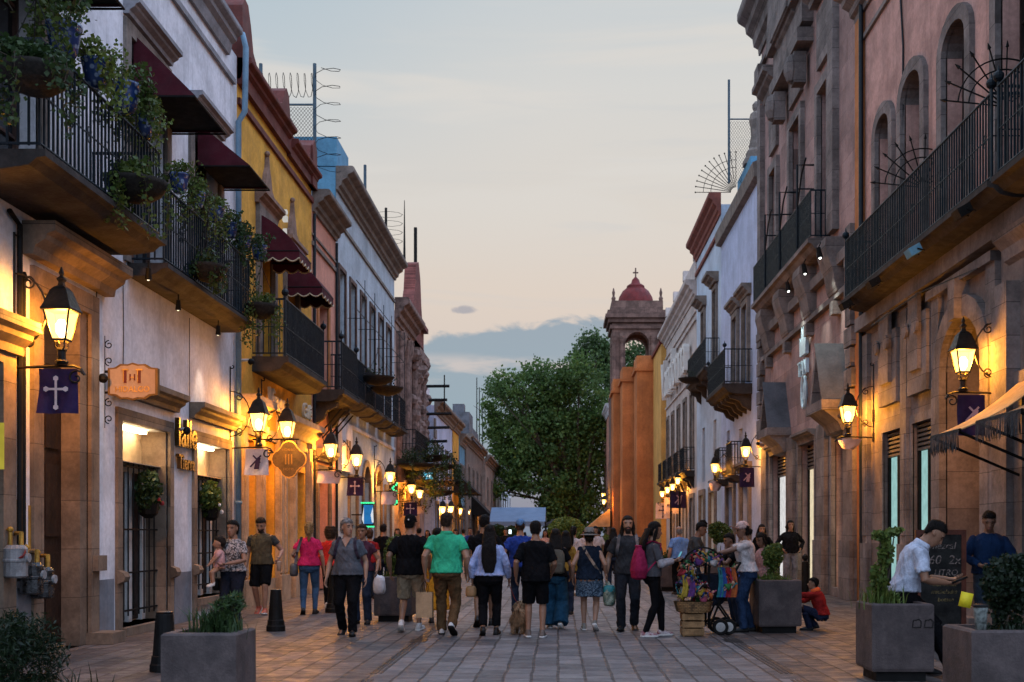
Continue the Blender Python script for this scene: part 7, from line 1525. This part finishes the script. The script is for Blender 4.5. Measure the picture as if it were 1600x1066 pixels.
for sd in (-1, 1): strap(p, [p['bend']((sd * .07, -.17, 1.37)), p['bend']((sd * .115, -.06, 1.44)), p['bend']((sd * .125, .08, 1.40)), p['bend']((sd * .165, .05, 1.2)), p['bend']((sd * .14, -.14, .98))], .016, CLOTH('raspberry', (.26, .018, .06)))
VEND = person('street vendor woman in white tee, jeans and pink brimmed cap reaching to her cart', 1166, 16.9, 1.60, 92, CLOTH('white_tee', (.46, .41, .40)), ('trousers', CLOTH('denim3', (.022, .042, .09))), (M('shoe_black', (.012, .011, .011)), m_black), ('bun', 'black'), 'dark', dict(fl=(-.1, .06, .08, 0), fr=(.1, -.10, .08, 0), hl=(-.10, .56, 1.20), hr=(.09, .52, 1.18), el=(-.6, -.2, -1), er=(.6, -.2, -1), lean=.10, nod=.15, cl=.9, cr=.9, pnl=Vector((0, .2, -1)), pnr=Vector((0, .2, -1))), 1.15, True, top_hem=.95, sleeve=.6, loose=1.2)
cap_on(VEND, M('pink_cap', (.50, .34, .30), .8, .1), 1.35, False, -.6, M('pink_brim', (.24, .12, .10), .85, .1), 'sun_cap')
person('dark haired child in pale pink top standing behind the vendor', 1193, 17.7, 1.45, 120, CLOTH('shell_pink', (.36, .20, .19)), ('trousers', CLOTH('brown_t', (.06, .03, .025))), sh_blk, ('long', 'black', .25), 'dark', dict(nod=.3), .85, True); person('person in black reaching over the cart beyond the vendor', 1152, 18.0, 1.45, 100, blk, ('trousers', jean), sh_blk, ('short', 'black'), 'dark', dict(hl=(-.1, .5, 1.2), hr=(.1, .48, 1.2), lean=.35, nod=.2, el=(-.6, -.2, -1), er=(.6, -.2, -1)), .95, sleeve=.6)
p = person('child in red jacket with orange collar crouching beside the stone planter', 1272, 17.2, 1.22, 78, CLOTH('red_jacket', (.26, .018, .016)), ('trousers', CLOTH('indigo', (.02, .025, .05))), sh_blk, ('short', 'black'), 'mid', dict(drop=.60, pel=(0, -.14), fl=(-.12, .10, .08, 0), fr=(.12, -.02, .10, -.2), kl=(-.25, 1, .4), kr=(.25, 1, .3), hl=(-.12, .60, .72), hr=(.1, .42, .62), lean=.45, nod=-.1, el=(-.6, -.4, -.6), er=(.6, -.4, -.6)), 1.12, top_hem=.93, sleeve=1.75, loose=1.5)
m = MB(); m.loft([[p['bend'](v) for v in ell(0, -.02, z, w, f, b, 18)] for z, w, f, b in ((1.40, .13, .09, .12), (1.45, .115, .085, .115), (1.49, .085, .07, .09))]); p['part'](m, 'collar', M('orange_cloth', (.62, .09, .02), .9, .1), 0)
person('woman with long dark hair in black, standing before the orange jamb behind the vendor', 1190, 27.5, 1.66, 185, blk, ('trousers', jean), sh_blk, ('long', 'black', .36), 'tan', None, 1.0, True, sleeve=1.9)
person('person in black jacket and grey jeans standing by the lit shop window', 1235, 29.4, 1.66, 182, CLOTH('black_jacket', (.010, .010, .012)), ('trousers', CLOTH('pale_jean', (.16, .165, .19))), sh_blk, ('long', 'black', .12), 'tan', dict(hl=(-.23, .12, .96), hr=(.23, .12, .96), el=(-1, -.6, 0), er=(1, -.6, 0)), 1.1, True, px_z=.12, sleeve=1.9, loose=1.9, top_hem=.88)
person('grey haired man in blue shirt seen from behind, beyond the cart', 1062, 27.5, 1.62, 10, CLOTH('sky_shirt', (.12, .22, .44)), ('trousers', blk), sh_blk, ('bald', 'grey'), 'tan', dict(lean=.15), 1.15, sleeve=.7, loose=1.4)
p = person('young man in grey tee with a high quiff and glasses, leaning behind the cart', 1083, 20.8, 1.66, -105, CLOTH('grey_tee2', (.04, .042, .044)), ('trousers', jean), sh_blk, ('short', 'black'), 'dark', dict(lean=.3, nod=.35, hl=(-.15, .4, 1.05), hr=(.15, .38, 1.05)), 1.05)
m = MB(); m.limb([p['hp']((0, .06, .23)), p['hp']((0, .0, .262)), p['hp']((0, -.06, .235))], [.02, .035, .025], 8); p['part'](m, 'quiff', HAIR('black'), .009, 1, .003)
# seated man and the man in the doorway on the right
p = person('man in white polo sitting on the edge of the right foreground planter, looking down', 1418, 11.72, 1.74, -104, CLOTH('white_polo', (.46, .50, .60)), ('trousers', blk), sh_blk, ('short', 'black'), 'mid', dict(drop=.12, pel=(0, -.02), fl=(-.12, .16, .09, -.2), fr=(.14, .40, .08, 0), hl=(-.06, .38, .95), hr=(.10, .36, .92), lean=.55, nod=.75, kl=(-.1, 1, .5), kr=(.1, 1, .5), el=(-.5, -.5, -.6), er=(.6, -.5, -.6), cl=.9, cr=.9, pnl=Vector((.2, 0, 1)), pnr=Vector((-.2, 0, 1))), 1.04, top_hem=.95, sleeve=.72, loose=1.25)
m = MB(); m.loft([[p['bend'](v) for v in ell(0, -.015, z, w, f, b, 18)] for z, w, f, b in ((1.415, .105, .08, .10), (1.47, .082, .068, .088), (1.475, .074, .06, .08))]); p['part'](m, 'collar', CLOTH('white_polo', (.46, .50, .60)), 0)
mb = MB(); c = p['A']['wrr'] + Vector((.02, .12, .03)); mb.obox(c, (.045, 0, 0), (0, .07, .03), (0, -.004, .009)); held(p, 'phone', 'dark phone in the hands of the man in white polo', 'phone', mb, m_black)
mb = MB(); c = p['A']['wrr'] + Vector((.10, .17, -.16)); mb.obox(c, (.012, 0, .0), (0, .055, -.012), (0, .015, .07)); held(p, 'yellow_notebook', 'bright yellow notebook hanging below the hand of the man in white polo', 'notebook', mb, M('yellow_card', (.72, .58, .02), .6, .05))
p = person('man in dark blue shirt standing in the stone doorway behind the round dark bush', 1545, 14.9, 1.72, 165, CLOTH('navy_shirt', (.008, .022, .06)), ('trousers', CLOTH('faded_jean', (.022, .034, .05))), sh_blk, ('short', 'black'), 'dark', dict(nod=.35, hl=(-.12, .26, 1.02), hr=(.12, .26, 1.02), el=(-1, -.4, -.2), er=(1, -.4, -.2)), 1.08, sleeve=1.9, loose=1.5, px_z=.0)
# --- far crowd
cr = random.Random(21); tops = [('scarlet', (.48, .03, .025), 'red'), ('white', (.52, .44, .42), 'white'), ('black', (.01, .01, .011), 'black'), ('royal_blue', (.02, .045, .22), 'blue'), ('mustard', (.26, .15, .03), 'mustard'), ('grey_top', (.055, .055, .062), 'grey'), ('peach', (.5, .25, .18), 'peach')]
for i, (px, Y, ti, fem, hd, what) in enumerate(((655, 38, 0, 0, 0, 'in red top under the far left lamps'), (621, 34, 2, 1, 180, 'in black just left of the black cap'), (668, 44, 5, 1, 170, 'in grey between the black tee and the green polo, far away'), (712, 36, 6, 1, 180, 'in peach top facing the camera, right of the green polo'), (724, 48, 1, 0, 0, 'in white far down the street under the small lamps'), (735, 42, 3, 0, 170, 'in blue far down the street left of the long black hair'), (748, 55, 4, 1, 0, 'in mustard far down near the small lamps'), (790, 46, 2, 0, 180, 'in black holding up a bright phone far ahead'), (852, 40, 6, 1, 180, 'in peach far ahead of the youth in black'), (913, 44, 1, 1, 170, 'in white far ahead of the grey hat'), (936, 50, 5, 0, 0, 'in grey by the terracotta planter'), (930, 33, 1, 0, 175, 'in white tee behind the long haired man'), (958, 30, 2, 1, 0, 'in black beyond the long haired man'), (1010, 40, 3, 0, 5, 'in blue beyond the pink backpack'), (690, 58, 0, 1, 0, 'in red very far down the left side'), (700, 52, 2, 0, 0, 'in black very far down the left side'), (765, 64, 5, 0, 180, 'in grey very far before the canopy tent'), (820, 60, 1, 1, 0, 'in white very far before the canopy tent'))):
    t = tops[ti]; person(('woman ' if fem else 'man ') + what, px, Y, 1.6 + .08 * (1 - fem) + cr.uniform(-.03, .04), hd, CLOTH(t[0], t[1]), ('trousers', (jean, blk, CLOTH('beige', (.28, .215, .14)))[i % 3]), sh_blk, (('long', 'black', .3) if fem else ('short', 'black')), 'mid', walk(.15, .03, 1 if i % 2 else -1), 1.05, bool(fem), fine=False, group='people far down the street', sleeve=.6 if i % 3 else 1.8)
mb = MB(); X = Xw(797, 45.5); mb.obox((X, 45.5, Zw(831, 45.5)), (.05, 0, 0), (0, .01, 0), (0, 0, .08)); tag(link('phone', mb.mesh('phone'), EM('bright_phone', (.8, .95, 1), 2.5)), 'tiny bright phone screen held up far down the street', 'phone')
# --- dog on a red leash
D = emp('dog', (Xw(811, 16.6), 16.6, 0), 'small fluffy beige dog seen from behind on a red leash', 'dog', None, math.radians(-8)); b = MB(); V = Vector
b.loft([[V(v) for v in ell(0, 0, 0, w, h1, h1, 14)] for w, h1 in ((.01, .01),)] if False else [[V((x, yy, z0 + z)) for x, z in [(w * math.cos(a), h * math.sin(a)) for a in [2 * math.pi * j / 14 for j in range(14)]]] for yy, w, h, z0 in ((-.17, .03, .03, .22), (-.155, .085, .09, .22), (-.08, .10, .105, .225), (.02, .095, .10, .235), (.12, .10, .11, .24), (.18, .075, .085, .25), (.2, .04, .04, .26))])
b.limb([(0, .16, .28), (0, .22, .36)], [.065, .055], 10); b.ball((0, .25, .39), .075, 12, 1, 1.1, .95); b.limb([(0, .30, .37), (0, .36, .355)], [.04, .028], 8)
for sd in (-1, 1):
    b.limb([(sd * .06, -.11, .2), (sd * .07, -.06, .13), (sd * .065, -.14, .075), (sd * .065, -.125, .02)], [.06, .04, .024, .024], 8); b.limb([(sd * .065, -.125, .02), (sd * .065, -.09, .018)], [.024, .02], 8); b.limb([(sd * .055, .13, .22), (sd * .055, .12, .12), (sd * .055, .13, .02)], [.045, .03, .024], 8); b.limb([(sd * .055, .13, .02), (sd * .055, .16, .018)], [.024, .02], 8)
    b.limb([(sd * .055, .22, .43), (sd * .10, .22, .36)], [.028, .03], 8)
b.limb([(0, -.16, .27), (0, -.20, .36), (0.02, -.15, .42)], [.035, .04, .02], 8)
me = remeshed(b, 'dog_body', .008, 2); fold(me, .008, (26, 26, 22), 4); fur = M('beige_fur', (.33, .21, .12), .95, .3, 14, .8, 70, spec=.1); link('body', me, fur, D)
mb = MB(); c = co_of(me); r9 = random.Random(5); nn = np.empty(len(c) * 3, np.float32); me.vertices.foreach_get('normal', nn); nn = nn.reshape(-1, 3)
for i in range(0, len(c), max(1, len(c) // 2600)):
    if c[i][2] < .03: continue
    p0, n0 = Vector(c[i]), Vector(nn[i]); t = (n0 * .5 + Vector((r9.gauss(0, .3), -.25 + r9.gauss(0, .3), -.9))).normalized(); e = t.cross(n0)
    if e.length < .05: continue
    e = e.normalized() * .004; L = r9.uniform(.03, .06); mb.add([p0 - e, p0 + e, p0 + t * L + n0 * .008], [(0, 1, 2)])
link('coat', mb.mesh('coat'), fur, D)
a = world_pt(WOMAN, WOMAN['A']['wrr'] + Vector((0, .04, -.08))); e = D.matrix_basis @ Vector((0, .16, .36)); mid = (a + e) / 2 - Vector((0, 0, .05)); mb = MB(); mb.tube([a, mid, e], .006, 5); tag(link('leash', mb.mesh('leash'), M('red_cord', (.22, .03, .03), .7)), 'thin red leash from the hand of the long haired woman to the dog', 'leash')
# --- the vendor's cart with rag dolls, basket and crate
Yc = 16.55; X0 = Xw(1110, Yc); ct = emp('vendor_cart', (X0, Yc, 0), 'dark pushchair used as a vendor cart, with pram wheels, covered in colourful toys', 'cart'); w = MB()
xw = lambda px: Xw(px, Yc)
for y in (-.2, .2):
    w.tube([(xw(1153), Yc + y, 1.02), (xw(1128), Yc + y, .62), (xw(1108), Yc + y, .16)], .016, 6); w.tube([(xw(1100), Yc + y, .72), (xw(1142), Yc + y, .16)], .016, 6); w.tube([(xw(1100), Yc + y, .16), (xw(1146), Yc + y, .16)], .014, 6); w.tube([(xw(1105), Yc + y, .1), (xw(1105), Yc + y, 1.0)], .022, 6)
w.tube([(xw(1153), Yc - .2, 1.02), (xw(1153), Yc + .2, 1.02)], .02, 6); w.tube([(xw(1098) + .28 * math.cos(a), Yc - .02, .98 + .26 * math.sin(a)) for a in [math.pi * i / 12 for i in range(13)]], .014, 6); w.build('frame', m_black, ct)
w = MB(); w.loft([[Vector((xw(1112), Yc, z)) + v for v in ell(0, 0, 0, a, .22, .22, 14)] for z, a in ((.42, .14), (.5, .2), (.7, .22), (.86, .2))]); me = remeshed(w, 'seat', .02, 2); fold(me, .012, seed=2); me.transform(Matrix.Translation(-ct.location)); link('seat', me, CLOTH('navy', (.012, .014, .022)), ct)
for px, y in ((1122, -.24), (1135, -.20), (1122, .22), (1137, .2)):
    c = (xw(px), Yc + y, .115); w = MB(); axs = ((1, 0, 0), (0, 0, 1), (0, 1, 0)); w.lathe([(.07, -.02), (.105, -.022), (.115, -.01), (.115, .01), (.105, .022), (.07, .02)], c, 18, axs); o = w.build('wheel', m_black, ct); w = MB(); w.lathe([(.068, -.021), (.02, -.03), (.02, .03), (.068, .021)], c, 18, axs); o2 = w.build('hub', M('hub_grey', (.38, .36, .34), .5), o)
m_wicker = M('wicker', (.24, .13, .05), .8, .3, 12, .6, 40, brick=(.05, .022, .004, 'xz')); Yb2 = 16.2; r = emp('wicker_tray', (Xw(1080, Yb2), Yb2, .33), 'shallow wicker tray heaped with rag dolls, resting on the wooden crate', 'basket'); w = MB(); xc = Xw(1083, Yb2)
w.loft([[Vector((xc, Yb2, z)) + v for v in ell(0, 0, 0, a, .2, .2, 24, 2.6)] for z, a in ((.335, .21), (.35, .24), (.47, .27), (.49, .28), (.49, .265), (.40, .24))]); w.build('tray', m_wicker, r)
r = emp('wooden_crate', (xc, Yb2, 0), 'slatted wooden crate on the ground under the wicker tray', 'crate'); w = MB(); m_cr = M('crate_pine', (.26, .15, .065), .8, .2, 8, .3, 30); x0, x1 = xc - .17, xc + .14
for z in (.03, .13, .235): 
    for y in (Yb2 - .16, Yb2 + .15): w.box(x0, x1, y, y + .012, z, z + .082)
    for x in (x0, x1 - .012): w.box(x, x + .012, Yb2 - .147, Yb2 + .149, z + .002, z + .08)
for x in (x0 + .014, x1 - .04):
    for y in (Yb2 - .146, Yb2 + .12): w.box(x, x + .025, y, y + .028, .005, .325)
w.box(x0 + .01, x1 - .01, Yb2 - .14, Yb2 + .14, .01, .025); w.build('slats', m_cr, r)
m_dsk = M('doll_skin', (.42, .22, .14), .9, .1); dcol = [M('doll_%s' % n, c, .85, .2, 20) for n, c in (('red', (0.279, 0.012, 0.019)), ('orange', (0.372, 0.087, 0.019)), ('purple', (0.099, 0.031, 0.149)), ('blue', (0.019, 0.056, 0.217)), ('green', (0.025, 0.124, 0.037)), ('pink', (0.341, 0.074, 0.136)), ('yellow', (0.341, 0.236, 0.025)), ('white', (0.31, 0.291, 0.285)), ('teal', (0.019, 0.149, 0.174)))]
def doll(ci, cj):
    d = emp('rag_doll', (0, 0, 0), 'small rag doll in a bright dress with hair ribbons, heaped on the vendor cart', 'doll', 'rag dolls heaped on the vendor cart')
    w = MB(); w.ball((0, 0, .115), .033, 10); [w.limb([(s_ * .02, 0, .07), (s_ * .06, 0, .045)], [.012, .009], 6) for s_ in (-1, 1)]; [w.limb([(s_ * .015, 0, .0), (s_ * .018, .005, -.05)], [.011, .011], 6) for s_ in (-1, 1)]; link('body', w.mesh('body', None, True), m_dsk, d)
    w = MB(); w.lathe([(.062, -.01), (.05, .02), (.026, .07), (.02, .085)], (0, 0, 0), 10); link('dress', w.mesh('dress', None, True), dcol[ci], d)
    w = MB(); w.ball((0, .008, .125), .035, 8); [w.limb([(s_ * .03, 0, .125), (s_ * .055, 0, .08)], [.012, .01], 6) for s_ in (-1, 1)]; link('hair', w.mesh('hair', None, True), HAIR('black'), d)
    w = MB(); [w.ball((s_ * .034, -.005, .148), .02, 6, 1, .5, .7) for s_ in (-1, 1)]; [w.limb([(s_ * .03, -.01, .14), (s_ * .06, -.02, .06)], [.009, .007], 5) for s_ in (-1, 1)]; link('ribbon', w.mesh('ribbon'), dcol[cj], d); return d
protos = [doll(i % 9, (i * 4 + 1) % 9) for i in range(9)]; dr_ = random.Random(8); spots = []
for i in range(34): a = dr_.uniform(0, 6.28); q = math.sqrt(dr_.random()); spots.append((xc + .23 * q * math.cos(a) + .02, Yb2 + .17 * q * math.sin(a), .50 + .16 * (1 - q) + dr_.uniform(0, .07)))
for i in range(26): spots.append((Xw(dr_.uniform(1066, 1084), Yb2), Yb2 + dr_.uniform(-.12, .15), dr_.uniform(.62, .92)))
for i in range(34): u = dr_.random(); spots.append((Xw(1072 + 52 * u, Yc), Yc + dr_.uniform(-.3, .15), .86 + .14 * u + .10 * math.sin(u * 3.1) + dr_.uniform(-.03, .05)))
for i in range(12): spots.append((Xw(dr_.uniform(1124, 1142), Yc), Yc + dr_.uniform(-.28, -.1), dr_.uniform(.55, .9)))
for i, q in enumerate(spots):
    o = protos[i] if i < 9 else dup_tree(protos[dr_.randrange(9)]); o.location = q; o.rotation_euler = (dr_.uniform(-.9, .9), dr_.uniform(-.9, .9), dr_.uniform(0, 6.28)); k = dr_.uniform(.75, 1.15); o.scale = (k, k, k)
sc_ = [('red', 1137, 0), ('blue', 1129, 3), ('purple', 1079, 2), ('red brown', 1145, 1), ('teal', 1124, 8), ('lime', 1068, 6)]
for nm, px, ci in sc_:
    w = MB(); zt = .96 if px > 1100 else .86; zb = zt - (.42 if px > 1100 else .30); n = 10; Y_ = Yc - .27 if px > 1100 else Yb2 - .14; vs = []
    for j in range(n + 1):
        u = j / n
        for i in range(5): a = i / 4 - .5; vs.append((Xw(px, Y_) + a * (.05 + .05 * u) + .03 * math.sin(u * 3), Y_ + .02 * math.cos(i * 2.5 + u * 2), zt + (zb - zt) * u))
    w.add(vs, [(j * 5 + i, j * 5 + i + 1, (j + 1) * 5 + i + 1, (j + 1) * 5 + i) for j in range(n) for i in range(4)]); tag(link('shawl', w.mesh('shawl', None, True), dcol[ci]), '%s cloth hanging in folds from the vendor cart' % nm, 'cloth', 'cloths hanging from the vendor cart')
